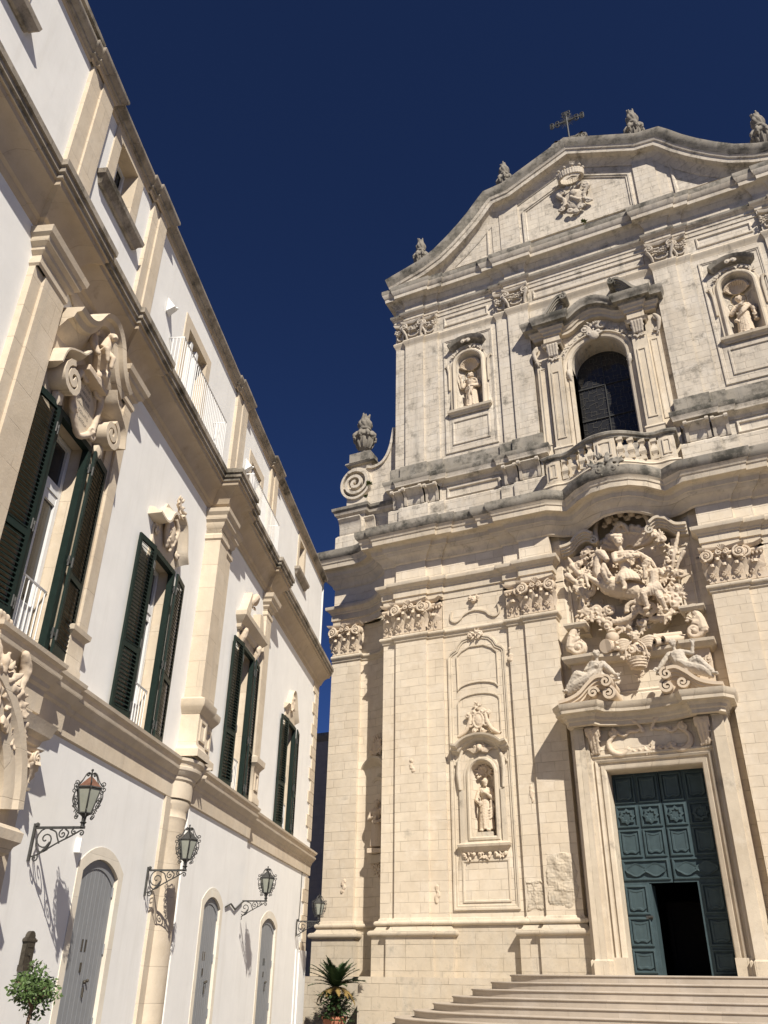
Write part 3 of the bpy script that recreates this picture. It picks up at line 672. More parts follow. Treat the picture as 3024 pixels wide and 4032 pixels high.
# ------------------------------------------------------------------ niche surrounds, lower order
for sgn in (-1, 1):
    uc = 6.26 * sgn; VB = -0.12; rnd = random.Random(3)
    m = MB()
    lo, hi = sorted((7.5 * sgn, 5.06 * sgn))
    top = [(lo, 13.15), (lo + 0.1, 13.3), (lo + 0.32, 13.42), (lo + 0.42, 13.62)] + [(lo + 0.62, 13.82), (uc - 0.22, 13.92), (uc + 0.22, 13.92), (hi - 0.62, 13.82)] + [(hi - 0.42, 13.62), (hi - 0.32, 13.42), (hi - 0.1, 13.3), (hi, 13.15)]
    m.frame([(hi, 3.85), (lo, 3.85)][::-1] + top[::-1], [(0, 0), (-0.01, 0.07), (-0.07, 0.07), (-0.09, 0.03), (-0.15, 0.04), (-0.17, 0)], v=VB)
    m.build('bay_panel_frame', S_MOLD, CH, 30)
    m = MB()
    for z0, z1 in ((4.15, 5.42),):
        m.frame([(uc - 0.83, z0), (uc + 0.83, z0), (uc + 0.83, z1), (uc - 0.83, z1)], [(0.05, 0), (0.05, 0.035), (0, 0.035), (-0.03, 0.0)], v=VB)
        m.build('inscription_panel', S_MOLD, CH, 30); m = MB()
    up_ = [(uc - 0.83, 9.95), (uc + 0.83, 9.95), (uc + 0.83, 11.2)] + arc(uc, 11.2, 0.83, 0.30, 15, 165, 8) + [(uc - 0.83, 11.2)]
    m.frame(up_, [(0.04, 0), (0.04, 0.05), (0, 0.05), (-0.02, 0)], v=VB); m.build('bay_panel', S_MOLD, CH, 30); m = MB()
    up2 = [(uc - 0.83, 11.72)] + arc(uc, 11.72, 0.83, 0.28, 165, 15, 8) + [(uc + 0.83, 11.72), (uc + 0.83, 13.1), (uc + 0.62, 13.3), (uc + 0.3, 13.45), (uc - 0.3, 13.45), (uc - 0.62, 13.3), (uc - 0.83, 13.1)]
    m.frame(up2, [(0.04, 0), (0.04, 0.06), (0, 0.06), (-0.02, 0)], v=VB); m.build('bay_panel', S_MOLD, CH, 30)
    # niche frame with shouldered sides
    m = MB()
    hole = arch_hole(uc, 0.47, 6.25, 8.45, 0.47)
    m.frame(hole, [(0.0, -0.1), (0.0, 0.05), (0.05, 0.10), (0.12, 0.08), (0.15, 0.03), (0.24, 0.03), (0.26, 0)], v=VB)
    for s_ in (-1, 1):
        m.box(uc + s_ * 0.8 - 0.09, uc + s_ * 0.8 + 0.09, VB, VB + 0.09, 5.9, 7.9); m.tube([(uc + s_ * 0.84, VB + 0.09, 7.9), (uc + s_ * 0.90, VB + 0.1, 8.5), (uc + s_ * 0.86, VB + 0.1, 8.95), (uc + s_ * 0.72, VB + 0.08, 9.35)], [0.06, 0.09, 0.07, 0.05], 8)
        cscroll(m, (uc + s_ * 0.90, 8.86), 0.12, 0.035, VB + 0.06, 200 if s_ < 0 else -20, s_)
    m.sweep([(uc - 0.82, VB - 0.02), (uc - 0.82, VB + 0.05), (uc + 0.82, VB + 0.05), (uc + 0.82, VB - 0.02)], [(0, 5.72), (0.04, 5.74), (0.08, 5.82), (0.16, 5.9), (0.18, 5.98), (0.12, 6.02), (0.0, 6.08), (-0.05, 6.25), (-0.2, 6.25)])
    nf = m.build('niche_frame', S_MOLD, CH, 30)
    m = MB()                                              # carved garland under the sill
    for s_ in (-1, 0, 1):
        foliage(m, (uc + s_ * 0.6, 5.62), 0.17, VB + 0.05, 12, rnd, 0.05)
        for q in (-1, 1): cscroll(m, (uc + s_ * 0.6 + q * 0.17, 5.66), 0.08, 0.03, VB + 0.05, 90, -q)
    m.sculpt('sill_garland', S_CARVE, CH, 0.018, 1)
    # arched pediment
    m = MB()
    pa = arc(uc, 8.95, 1.0, 0.72, 158, 22, 14)
    pa = [(uc - 1.12, 9.42)] + [(u, z) for u, z in arc(uc, 9.0, 0.98, 0.72, 150, 30, 12)] + [(uc + 1.12, 9.42)]
    m.frame(pa, [(-0.18, 0), (-0.16, 0.06), (-0.1, 0.1), (-0.06, 0.2), (0.02, 0.24), (0.04, 0.34), (0.10, 0.42), (0.17, 0.44), (0.19, 0)], closed=False, v=VB)
    pd = m.build('pediment', S_MOLD, CH, 30)
    m = MB()                                              # winged head below the pediment
    m.ball((uc, VB + 0.18, 9.36), (0.10, 0.10, 0.13), 2); m.ball((uc, VB + 0.27, 9.35), (0.02, 0.03, 0.03), 1); m.ball((uc, VB + 0.15, 9.44), (0.12, 0.10, 0.08), 2)
    for s_ in (-1, 1):
        for q in range(4): m.cap_((uc + s_ * 0.1, VB + 0.12, 9.34 - q * 0.03), (uc + s_ * (0.5 - q * 0.07), VB + 0.10, 9.36 - 0.05 * q), 0.05, 0.03)
        cscroll(m, (uc + s_ * 0.18, 9.44), 0.10, 0.035, VB + 0.12, 90, s_)
    m.sculpt('winged_head', S_CARVE, CH, 0.014, 1)
    m = MB()                                              # crest over the pediment
    for s_ in (-1, 1):
        stube(m, [(uc + s_ * 0.80, VB + 0.2, 9.85), (uc + s_ * 0.52, VB + 0.15, 10.05), (uc + s_ * 0.36, VB + 0.15, 10.35), (uc + s_ * 0.30, VB + 0.15, 10.62)], [0.07, 0.08, 0.08, 0.06])
        cscroll(m, (uc + s_ * 0.34, 10.3), 0.16, 0.05, VB + 0.14, 90, s_); cscroll(m, (uc + s_ * 0.16, 10.74), 0.13, 0.05, VB + 0.14, 0, s_); cscroll(m, (uc + s_ * 0.40, 10.68), 0.12, 0.045, VB + 0.12, 180, -s_)
        cscroll(m, (uc + s_ * 0.16, 10.02), 0.12, 0.045, VB + 0.14, 0, -s_)
    m.ball((uc, VB + 0.13, 10.42), (0.18, 0.10, 0.27), 2)
    ringp = [(uc + 0.2 * math.cos(R(a)), VB + 0.16, 10.42 + 0.29 * math.sin(R(a))) for a in range(0, 361, 20)]
    m.tube(ringp, 0.045, 6)
    foliage(m, (uc, 10.98), 0.17, VB + 0.12, 16, rnd, 0.055); foliage(m, (uc, 10.1), 0.3, VB + 0.08, 14, rnd, 0.05)
    m.sculpt('crest', S_CARVE, CH, 0.018, 1)
    m = MB()                                              # shell in the niche head
    for a in range(-80, 81, 20): m.tube([(uc, VB - 0.42, 8.42), (uc + 0.3 * math.sin(R(a)), VB - 0.28, 8.5 + 0.32 * math.cos(R(a)))], [0.03, 0.06], 6)
    foliage(m, (uc, 8.6), 0.36, VB - 0.25, 26, rnd, 0.05)
    m.sculpt('niche_shell', S_CARVE, CH, 0.02, 1)
    m = MB()                                              # crest at the top of the panel, head and flat ornament between the capitals
    foliage(m, (uc, 13.95), 0.2, VB + 0.1, 16, rnd, 0.06); cscroll(m, (uc - 0.2, 13.92), 0.14, 0.05, VB + 0.08, 0, 1); cscroll(m, (uc + 0.2, 13.92), 0.14, 0.05, VB + 0.08, 180, -1)
    m.sculpt('panel_crest', S_CARVE, CH, 0.018, 1)
    m = MB()
    m.ball((uc, VB + 0.12, 15.45), (0.12, 0.1, 0.15), 2); m.ball((uc, VB + 0.22, 15.43), 0.03, 1); m.tube([(uc - 0.07, VB + 0.2, 15.36), (uc + 0.07, VB + 0.2, 15.36)], 0.02, 5)
    for s_ in (-1, 1):
        cscroll(m, (uc + s_ * 0.17, 15.55), 0.11, 0.035, VB + 0.08, 90, s_); m.ball((uc + s_ * 0.05, VB + 0.2, 15.5), 0.022, 1)
    m.sculpt('mask', S_CARVE, CH, 0.015, 1)
    m = MB()
    for s_ in (-1, 1): band(m, smooth([(uc + s_ * 1.02, 15.1), (uc + s_ * 1.05, 14.75), (uc + s_ * 0.85, 14.62), (uc + s_ * 0.62, 14.72), (uc + s_ * 0.5, 14.86), (uc + s_ * 0.25, 14.98), (uc, 15.02)], 5), 0.06, VB, VB + 0.07)
    m.build('flat_ornament', S_MOLD, CH, 30)

# niche surrounds, upper order
for sgn in (-1, 1):
    uc = 6.30 * sgn; VB = V2 - 0.1; rnd = random.Random(9)
    m = MB(); hole = arch_hole(uc, 0.66, 25.95, 28.65, 0.66)
    m.frame(hole, [(0.0, -0.1), (0.0, 0.05), (0.05, 0.13), (0.12, 0.14), (0.18, 0.10), (0.22, 0.04), (0.3, 0.04), (0.32, 0)], v=VB)
    m.sweep([(uc - 0.95, VB - 0.02), (uc - 0.95, VB + 0.06), (uc + 0.95, VB + 0.06), (uc + 0.95, VB - 0.02)], [(0, 25.55), (0.03, 25.58), (0.06, 25.66), (0.16, 25.74), (0.18, 25.86), (0.1, 25.92), (-0.2, 25.95)])
    for s_ in (-1, 1):
        m.tube([(uc + s_ * 1.02, VB + 0.06, 27.2), (uc + s_ * 1.02, VB + 0.07, 28.3), (uc + s_ * 1.08, VB + 0.08, 28.7)], [0.05, 0.06, 0.07], 6); cscroll(m, (uc + s_ * 1.12, 28.72), 0.11, 0.04, VB + 0.05, 200 if s_ < 0 else -20, s_)
    m.build('niche_frame', S_MOLD, CH, 30)
    m = MB()
    m.frame([(u, z) for u, z in arc(uc, 29.0, 1.15, 1.0, 138, 42, 12)], [(-0.12, 0), (-0.1, 0.1), (-0.02, 0.2), (0.02, 0.3), (0.1, 0.36), (0.2, 0.4), (0.22, 0)], closed=False, v=VB)
    m.build('pediment', S_WEATH, CH, 30)
    m = MB(); 
    for a in range(150, 29, -12): foliage(m, (uc + 0.92 * math.cos(R(a)), 28.75 + 0.9 * math.sin(R(a))), 0.09, VB + 0.09, 4, rnd, 0.055)
    cscroll(m, (uc - 0.13, 29.85), 0.14, 0.05, VB + 0.3, 0, 1); cscroll(m, (uc + 0.13, 29.85), 0.14, 0.05, VB + 0.3, 180, -1)
    m.sculpt('niche_garland', S_CARVEUP, CH, 0.022, 1)
    m = MB()
    for a in range(-84, 85, 14): m.tube([(uc, VB - 0.5, 28.55), (uc + 0.34 * math.sin(R(a)), VB - 0.38, 28.6 + 0.38 * math.cos(R(a))), (uc + 0.5 * math.sin(R(a)), VB - 0.14, 28.6 + 0.5 * math.cos(R(a)))], [0.03, 0.055, 0.075], 6)
    m.build('niche_shell', S_CARVE, CH, 50)

# niche in the curved bay of the wing
for sgn in (-1, 1):
    WNI = bpy.data.objects.new('wing_niche', None); COL.objects.link(WNI); WNI.parent = CH; WNI.location = (-11.02 * -sgn if sgn > 0 else -11.02, 1.22, 0); WNI.rotation_euler = (0, 0, R(-32 * -sgn if sgn > 0 else -32)); rnd = random.Random(14)
    m = MB(); m.frame([(-0.5, 5.9)] + [(-0.5, 8.3)] + arc(0, 8.3, 0.5, 0.5, 178, 2, 12) + [(0.5, 8.3), (0.5, 5.9)], [(0, -0.15), (0, 0.12), (0.1, 0.16), (0.16, 0.08), (0.26, 0.08), (0.28, -0.15)], closed=False); m.box(-0.85, 0.85, -0.2, 0.2, 5.65, 5.95); m.build('niche_frame', S_MOLD, WNI, 30)
    m = MB(); m.frame([(-1.0, 9.25)] + arc(0, 8.8, 0.9, 0.72, 150, 30, 12) + [(1.0, 9.25)], [(-0.18, -0.2), (-0.16, 0.08), (-0.06, 0.2), (0.04, 0.34), (0.10, 0.42), (0.17, 0.44), (0.19, -0.2)], closed=False); m.build('pediment', S_MOLD, WNI, 30)
    m = MB(); foliage(m, (0, 10.1), 0.4, 0.2, 40, rnd, 0.08)
    for s_ in (-1, 1): cscroll(m, (s_ * 0.3, 10.0), 0.2, 0.06, 0.2, 90, s_)
    m.ball((0, 0.2, 10.1), (0.2, 0.14, 0.3), 1); m.sculpt('crest', S_CARVE, WNI, 0.025, 1)
    m = MB(); foliage(m, (0, 5.45), 0.3, 0.1, 20, rnd, 0.06); m.sculpt('sill_garland', S_CARVE, WNI, 0.022, 1)
# worn and broken stones at the foot of the pilaster left of the door
for (u0, u1, z0, z1, vv, sd) in ((-4.10, -2.95, 3.75, 5.75, 0.12, 1.0), (-4.82, -4.16, 3.75, 4.75, 0.0, 4.0)):
    m = MB(); n1, n2 = 56, 90; rows = []
    for j_ in range(n2 + 1):
        r_ = []
        for i_ in range(n1 + 1):
            u, z = u0 + (u1 - u0) * i_ / n1, z0 + (z1 - z0) * j_ / n2
            env = min(1.0, 3.2 * math.sin(math.pi * i_ / n1), 3.0 * math.sin(math.pi * j_ / n2)) + 0.9 * noise.noise(Vector((u * 2.2, z * 2.2, sd)))
            row = math.floor(z / 0.29); blk = noise.noise(Vector((math.floor(u / 0.33 + 0.5 * (row % 2)) * 3.7, row * 5.1, sd)))
            h = 0.5 * blk + 0.55 * noise.noise(Vector((u * 4, z * 4, sd + 9))) + 0.3 * noise.noise(Vector((u * 13, z * 13, sd))) + 0.12 * noise.noise(Vector((u * 37, z * 37, sd)))
            r_.append((u, vv + min(0.07, -0.05 + 0.075 * min(1, max(0, env)) + 0.06 * h * max(0, min(1, env))), z))
        rows.append(r_)
    m.quadgrid(rows); m.build('worn_stone', S_PLINTH, CH, 35)
for (u, v, z) in ((-4.85, 0.0, 12.9), (-4.4, 0.0, 7.6), (-9.0, 0.125, 8.9), (-8.1, 0.01, 4.4), (-12.5, -1.09, 4.9)):
    m = MB(); rnd = random.Random(int(z * 7))
    for k in range(7): m.ball((u + rnd.uniform(-0.06, 0.06), v, z + rnd.uniform(-0.25, 0.25)), (rnd.uniform(0.05, 0.10), 0.035, rnd.uniform(0.06, 0.14)), 1)
    m.sculpt('chipped_stone', S_CARVE, CH, 0.02, 0, None, 0.01, 14)

# ------------------------------------------------------------------ side scroll buttress and wing attic
for sgn in (-1, 1):
    def X(*a): return sorted(q * sgn for q in a)
    VW = -1.1
    wl = [(-13.3, -5), (-13.3, VW), (-12.05, VW), (-12.05, VW - 0.3), (-10.3, VW - 0.3)]
    c2 = wl if sgn < 0 else mirror(wl)
    m = MB(); m.sweep(c2, [(-0.5, 19.2), (0.18, 19.2), (0.18, 20.3), (0.1, 20.4), (0.05, 20.42), (0.05, 21.25)]); m.build('wing_attic_wall', S_UP, CH, 30)
    m = MB(); m.sweep(c2, [(0.0, 21.2), (0.06, 21.24), (0.1, 21.4), (0.24, 21.5), (0.28, 21.62), (0.36, 21.72), (0.38, 21.86), (-0.4, 21.98)], [0] * 4 + [1] * 3); m.build('wing_attic_cornice', [S_UP, S_WEATH], CH, 30)
    for a, c_ in ((-13.28, -12.1), (-12.0, -11.5)):
        m = MB(); lo, hi = X(a, c_); console(m, lo, hi, (VW if a < -12.05 else VW - 0.3) + 0.05, 20.4, 21.22, 0.34); m.build('console_block', S_UP, CH, 30)
    poly = [(-13.1, 21.95), (-13.1, 22.4), (-12.75, 22.55), (-13.25, 23.0), (-13.38, 23.4), (-13.2, 23.85), (-12.95, 24.1), (-12.9, 24.45), (-11.85, 24.45), (-11.6, 24.05), (-11.15, 24.2), (-10.85, 24.6), (-10.65, 25.2), (-10.5, 26.1), (-10.2, 26.1), (-10.2, 21.95)]
    m = MB(); m.prism([(u * sgn, z) for u, z in poly], VW - 0.75, VW - 0.12)
    band(m, [(u * sgn, z) for u, z in smooth([(-12.0, 24.15), (-11.6, 24.05), (-11.15, 24.2), (-10.85, 24.6), (-10.65, 25.2), (-10.5, 26.1)], 4)], 0.14, VW - 0.8, VW)
    sp_ = spath(-12.55 * sgn, 23.25, 0.78, 2.1, 60 if sgn < 0 else 120, -sgn if False else (1 if sgn < 0 else -1), 44)
    band(m, sp_, 0.15, VW - 0.5, VW + 0.16)
    m.frame([(p[0], p[1]) for p in arc(-12.55 * sgn, 23.25, 0.72, 0.78, 0, 352, 30)], [(0, -0.5), (0, 0.10), (0.12, 0.10), (0.12, -0.5)], v=VW)
    lo, hi = X(-13.05, -11.9); m.box(lo, hi, VW - 0.7, VW - 0.02, 21.95, 22.45)
    m.build('scroll_buttress', S_UP, CH, 35)
    m = MB(); lo, hi = X(-12.92, -11.75); m.box(lo, hi, VW - 0.75, VW + 0.12, 24.5, 25.02); 
    lo, hi = X(-13.1, -11.6); m.sweep([(lo, VW - 0.8), (lo, VW + 0.02), (hi, VW + 0.02), (hi, VW - 0.8)], [(-0.2, 24.36), (0.02, 24.38), (0.08, 24.46), (0.06, 24.54), (-0.2, 24.56)])
    m.build('urn_pedestal', S_WEATH, CH, 30)

# ------------------------------------------------------------------ portal
PG = bpy.data.objects.new('portal', None); COL.objects.link(PG); PG.parent = CH; PG.location = (0, -0.85, -0.2)
PT = MB()
PV = -0.45
jam = [(0, -1.45), (0.0, PV - 0.06), (0.03, PV - 0.02), (0.08, PV), (0.16, PV + 0.03), (0.18, PV - 0.03), (0.24, PV - 0.02), (0.26, PV + 0.06), (0.33, PV + 0.10), (0.36, PV + 0.02), (0.42, PV + 0.03), (0.46, PV + 0.10), (0.52, PV + 0.10), (0.53, PV - 1.2)]
PT.frame([(-1.57, 2.6), (-1.57, 8.27), (1.57, 8.27), (1.57, 2.6)], jam, closed=False)
PT.build('door_surround', S_MOLD, PG, 30)
for sgn in (-1, 1):
    m = MB(); lo, hi = sorted((1.57 * sgn, 2.16 * sgn)); m.box(lo, hi, -1.6, PV + 0.16, 1.95, 2.6, 0.0); m.build('jamb_base', S_MOLD, PG, 0)
    lo, hi = sorted((2.02 * sgn, 2.62 * sgn)); m = MB()
    pp = [(lo, -1.9), (lo, PV + 0.22), (lo + 0.12, PV + 0.22), (lo + 0.12, PV + 0.34), (hi - 0.12, PV + 0.34), (hi - 0.12, PV + 0.2), (hi, PV + 0.2), (hi, -1.9)]
    m.sweep(pp, [(0.05, 1.85), (0.05, 2.5), (0, 2.55), (0, 9.7), (0.03, 9.72), (0.03, 9.8)]); m.build('portal_pilaster', S_MOLD, PG, 30)
    m = MB(); uc = 1.82 * sgn; rnd = random.Random(5)        # acanthus console under the cornice
    m.ball((uc, PV + 0.28, 9.55), (0.2, 0.24, 0.2), 2); m.tube([(uc - 0.24, PV + 0.3, 9.58), (uc + 0.24, PV + 0.3, 9.58)], 0.2, 10)
    for q in (-0.13, 0, 0.13): m.cap_((uc + q, PV + 0.42, 9.5), (uc + q * 0.7, PV + 0.12, 8.85), 0.08, 0.06)
    foliage(m, (uc, 9.0), 0.2, PV + 0.12, 18, rnd, 0.06); foliage(m, (uc, 9.3), 0.2, PV + 0.3, 10, rnd, 0.05)
    m.sculpt('console', S_CARVE, PG, 0.02, 1)
m = MB(); m.box(-2.1, 2.1, -1.9, PV + 0.0, 8.8, 9.75); m.build('portal_frieze', S_LOW, PG, 0)
# scrolled tablet over the door
m = MB(); rnd = random.Random(11)
vt = PV + 0.05
stube(m, [(-1.1, vt, 9.45), (-1.35, vt, 9.2), (-1.3, vt, 8.9), (-1.0, vt, 8.75), (-0.75, vt, 8.85)], [0.05, 0.09, 0.11, 0.10, 0.07]); stube(m, [(1.1, vt, 9.45), (1.35, vt, 9.2), (1.3, vt, 8.9), (1.0, vt, 8.75), (0.75, vt, 8.85)], [0.05, 0.09, 0.11, 0.10, 0.07])
for s_ in (-1, 1):
    cscroll(m, (s_ * 1.2, 9.5), 0.17, 0.06, vt + 0.03, 90, s_); cscroll(m, (s_ * 0.72, 8.9), 0.13, 0.05, vt, 0, s_)
    stube(m, [(s_ * 1.05, vt, 9.55), (s_ * 0.8, vt, 9.38), (s_ * 0.6, vt, 9.52), (s_ * 0.35, vt, 9.5), (s_ * 0.2, vt, 9.62)], [0.07, 0.06, 0.07, 0.06, 0.05])
    cscroll(m, (s_ * 0.28, 10.0), 0.24, 0.07, vt + 0.2, -90, s_); stube(m, [(s_ * 0.45, vt + 0.2, 10.0), (s_ * 0.3, vt + 0.15, 9.75), (s_ * 0.14, vt + 0.05, 9.55)], [0.06, 0.06, 0.05]); cscroll(m, (s_ * 0.17, 9.5), 0.08, 0.03, vt + 0.05, 0, s_)
    for q in range(3):
        cscroll(m, (s_ * (0.15 + 0.2 * q), 8.83 + 0.02 * (q % 2)), 0.10, 0.04, vt, 0, s_)
foliage(m, (0, 10.2), 0.16, vt + 0.2, 12, rnd, 0.05); foliage(m, (0, 8.82), 0.2, vt, 8, rnd, 0.05)
m.sculpt('scrolled_tablet', S_CARVE, PG, 0.022, 1)
# portal entablature, curved inwards in the middle
pe = [(-2.62, -1.9), (-2.62, 0.12), (-2.5, 0.28), (-1.62, 0.34), (-1.5, 0.1), (-0.8, -0.16), (0, -0.24), (0.8, -0.16), (1.5, 0.1), (1.62, 0.34), (2.5, 0.28), (2.62, 0.12), (2.62, -1.9)]
pprof = [(-0.2, 9.70), (0.02, 9.70), (0.03, 9.82), (0.08, 9.86), (0.10, 9.96), (0.16, 10.0), (0.2, 10.06), (0.36, 10.08), (0.37, 10.18), (0.40, 10.22), (0.44, 10.30), (0.46, 10.40), (-0.4, 10.46)]
m = MB(); m.sweep(pe, pprof); m.build('portal_cornice', S_MOLD, PG, 30)
# attic of the portal
m = MB(); m.box(-1.95, 1.95, -1.9, -1.0, 10.4, 12.3)
m.sweep([(-1.9, -1.0), (1.9, -1.0)], [(0, 10.42), (0.12, 10.46), (0.12, 10.95), (0.06, 11.0), (0.08, 11.08), (0.02, 11.14), (0, 11.16)])
m.build('portal_attic', S_LOW, PG, 25)
for sgn in (-1, 1):
    m = MB(); lo, hi = sorted((1.85 * sgn, 2.45 * sgn)); m.box(lo, hi, -1.9, -0.62, 10.4, 12.3)
    for q in (-0.22, 0.22): cscroll(m, (2.15 * sgn + q, 11.75), 0.13, 0.05, -0.56, 90, 1 if q > 0 else -1)
    m.tube([(2.15 * sgn - 0.26, -0.6, 11.7), (2.15 * sgn - 0.2, -0.58, 11.2)], [0.09, 0.05], 6); m.tube([(2.15 * sgn + 0.26, -0.6, 11.7), (2.15 * sgn + 0.2, -0.58, 11.2)], [0.09, 0.05], 6)
    m.build('attic_pilaster', S_CARVE, PG, 35)
    # broken scroll pediment: left and right halves
    m = MB()
    s1 = [(u * sgn, z) for u, z in smooth([(2.75, 10.5), (2.35, 10.58), (1.98, 10.75), (1.65, 11.05), (1.35, 11.25), (1.05, 11.24)], 5)]
    for off, vv, tt in ((0.0, 0.66, 0.11), (-0.11, 0.58, 0.11), (-0.22, 0.50, 0.11), (-0.34, 0.42, 0.14)):
        band(m, [(u, z + off) for u, z in s1], tt, -1.2, vv)
    band(m, spath(1.02 * sgn, 11.05, 0.21, 1.5, 90, sgn, 18), 0.08, -0.75, 0.7)
    band(m, spath(0.98 * sgn, 10.66, 0.25, 1.7, 90, sgn, 22), 0.09, -0.7, 0.6); band(m, spath(1.5 * sgn, 10.72, 0.2, 1.5, 0, -sgn, 20), 0.08, -0.7, 0.62)
    m.prism([(2.7 * sgn, 10.42), (2.1 * sgn, 10.6), (1.6 * sgn, 10.92), (1.1 * sgn, 11.0), (0.95 * sgn, 10.42)], -1.3, 0.36)
    m.build('scroll_pediment', S_CARVE, PG, 35)
sh = [(-2.55, -1.0), (-2.55, 0.44), (-1.6, 0.50), (-1.5, 0.24), (0, 0.0), (1.5, 0.24), (1.6, 0.50), (2.55, 0.44), (2.55, -1.0)]
m = MB(); m.sweep(sh, [(-0.7, 11.98), (0.0, 12.0), (0.05, 12.06), (0.10, 12.1), (0.14, 12.15), (0.15, 12.26), (-0.9, 12.3)]); m.build('relief_shelf', S_MOLD, CH, 30)

# ------------------------------------------------------------------ church door: boards, panels, open wicket
DR = bpy.data.objects.new('door', None); COL.objects.link(DR); DR.parent = CH; DR.location = (0, -0.82, -0.03); DR.scale = (1.09, 1.0, 1.012)
DV = -1.22
def door_panels(m, u0, u1, z0, z1, kind):
    m.frame([(u0, z0), (u1, z0), (u1, z1), (u0, z1)], [(0, 0), (-0.02, 0.05), (-0.06, 0.06), (-0.09, 0.01)], v=DV)
    uc, zc = (u0 + u1) / 2, (z0 + z1) / 2; hw, hh = (u1 - u0) / 2 - 0.13, (z1 - z0) / 2 - 0.14
    if kind == 'star':
        pts = [(uc + hw * (0.95 if k % 2 == 0 else 0.70) * math.cos(R(k * 22.5)), zc + hh * (0.95 if k % 2 == 0 else 0.72) * math.sin(R(k * 22.5))) for k in range(16)]
        m.frame(pts, [(0.05, 0), (0.04, 0.08), (-0.02, 0.09), (-0.06, 0.03)], v=DV); m.prism([(uc + (u - uc) * 0.62, zc + (z - zc) * 0.62) for u, z in pts], DV, DV + 0.05, False)
    elif kind == 'cart':
        for s_ in (-1, 1):
            cx_ = uc + s_ * hw * 0.5
            pts = [(cx_ + 0.26 * math.cos(R(a)) * (1 + 0.1 * math.cos(R(4 * a))), zc + hh * 0.85 * math.sin(R(a)) * (1 + 0.12 * math.cos(R(4 * a)))) for a in range(0, 360, 18)]
            m.prism(pts, DV, DV + 0.06, False)
            m.frame(pts, [(0.03, 0), (0.03, 0.08), (-0.01, 0.07), (-0.02, 0.05)], v=DV)
    else:
        pts = [(uc - hw, zc - hh * 0.8), (uc - hw * 0.6, zc - hh), (uc - hw * 0.2, zc - hh * 0.86), (uc + hw * 0.2, zc - hh * 0.86), (uc + hw * 0.6, zc - hh), (uc + hw, zc - hh * 0.8), (uc + hw, zc + hh), (uc + hw * 0.5, zc + hh * 0.92), (uc, zc + hh * 0.84), (uc - hw * 0.5, zc + hh * 0.92), (uc - hw, zc + hh)]
        m.frame(pts, [(0.03, 0), (0.02, 0.06), (-0.03, 0.06), (-0.05, 0.04)], v=DV); m.prism([(uc + (u - uc) * 0.85, zc + (z - zc) * 0.88) for u, z in pts], DV, DV + 0.045, False)
cols = [(-1.44, -0.76), (-0.70, -0.04), (0.04, 0.70), (0.76, 1.44)]
WU0, WU1, WZ = -0.70, 0.68, 4.55
for nm, us in (('leaf', cols[:2]), ('leaf', cols[2:])):
    m = MB(); a, c_ = us[0][0] - 0.02, us[1][1] + 0.035
    hole_u = (WU0, c_) if a < -1 else (a, WU1)
    if a < -1: outl = [(a, 1.9), (WU0, 1.9), (WU0, WZ), (c_, WZ), (c_, 8.05), (a, 8.05)]
    else: outl = [(WU1, 1.9), (c_, 1.9), (c_, 8.05), (a, 8.05), (a, WZ), (WU1, WZ)]
    m.prism(outl, DV - 0.12, DV)
    lf = m.build(nm, TEAL, DR, 0)
    for u0, u1 in us:
        pm = MB(); door_panels(pm, u0, u1, 7.0, 7.95, 'tall'); pm.build('panel', TEAL, lf, 30) if False else None
        for z0, z1, kd in ((7.02, 7.95, 'tall'), (6.25, 6.96, 'star'), (5.32, 6.2, 'tall')):
            pm = MB(); door_panels(pm, u0, u1, z0, z1, kd); pm.build('panel', TEAL, DR, 30)
    pm = MB(); door_panels(pm, us[0][0], us[1][1], 4.62, 5.27, 'cart'); pm.build('panel', TEAL, DR, 30)
    e = us[0] if a < -1 else us[1]
    for z0, z1 in ((3.62, 4.5), (2.72, 3.56), (1.98, 2.66)):
        pm = MB(); door_panels(pm, e[0], e[1], z0, z1, 'tall'); pm.build('panel', TEAL, DR, 30)
m = MB(); m.box(WU0 - 0.02, WU0 + 0.05, DV - 0.75, DV - 0.02, 1.93, WZ - 0.03)
m.build('wicket_leaf', TEAL, DR, 0)
m = MB(); m.tube([(WU0 - 0.12, DV + 0.05, 3.55), (WU0 + 0.0, DV + 0.1, 3.55)], 0.03, 6); m.box(WU0 - 0.2, WU0 - 0.02, DV - 0.02, DV + 0.06, 3.5, 3.6); m.build('latch', IRON, DR, 30)
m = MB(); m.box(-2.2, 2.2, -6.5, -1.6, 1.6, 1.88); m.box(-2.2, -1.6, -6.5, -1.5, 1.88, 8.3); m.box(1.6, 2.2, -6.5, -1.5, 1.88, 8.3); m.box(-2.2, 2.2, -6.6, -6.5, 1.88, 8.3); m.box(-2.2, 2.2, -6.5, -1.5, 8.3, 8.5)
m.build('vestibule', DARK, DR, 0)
m = MB(); m.box(-0.62, 0.62, -4.6, -4.5, 1.9, 4.1); m.frame([(-0.62, 1.9), (0.62, 1.9), (0.62, 4.1), (-0.62, 4.1)], [(0, 0), (0, 0.1), (0.12, 0.1), (0.12, 0)], v=-4.5); m.build('inner_door', DARK, DR, 0)

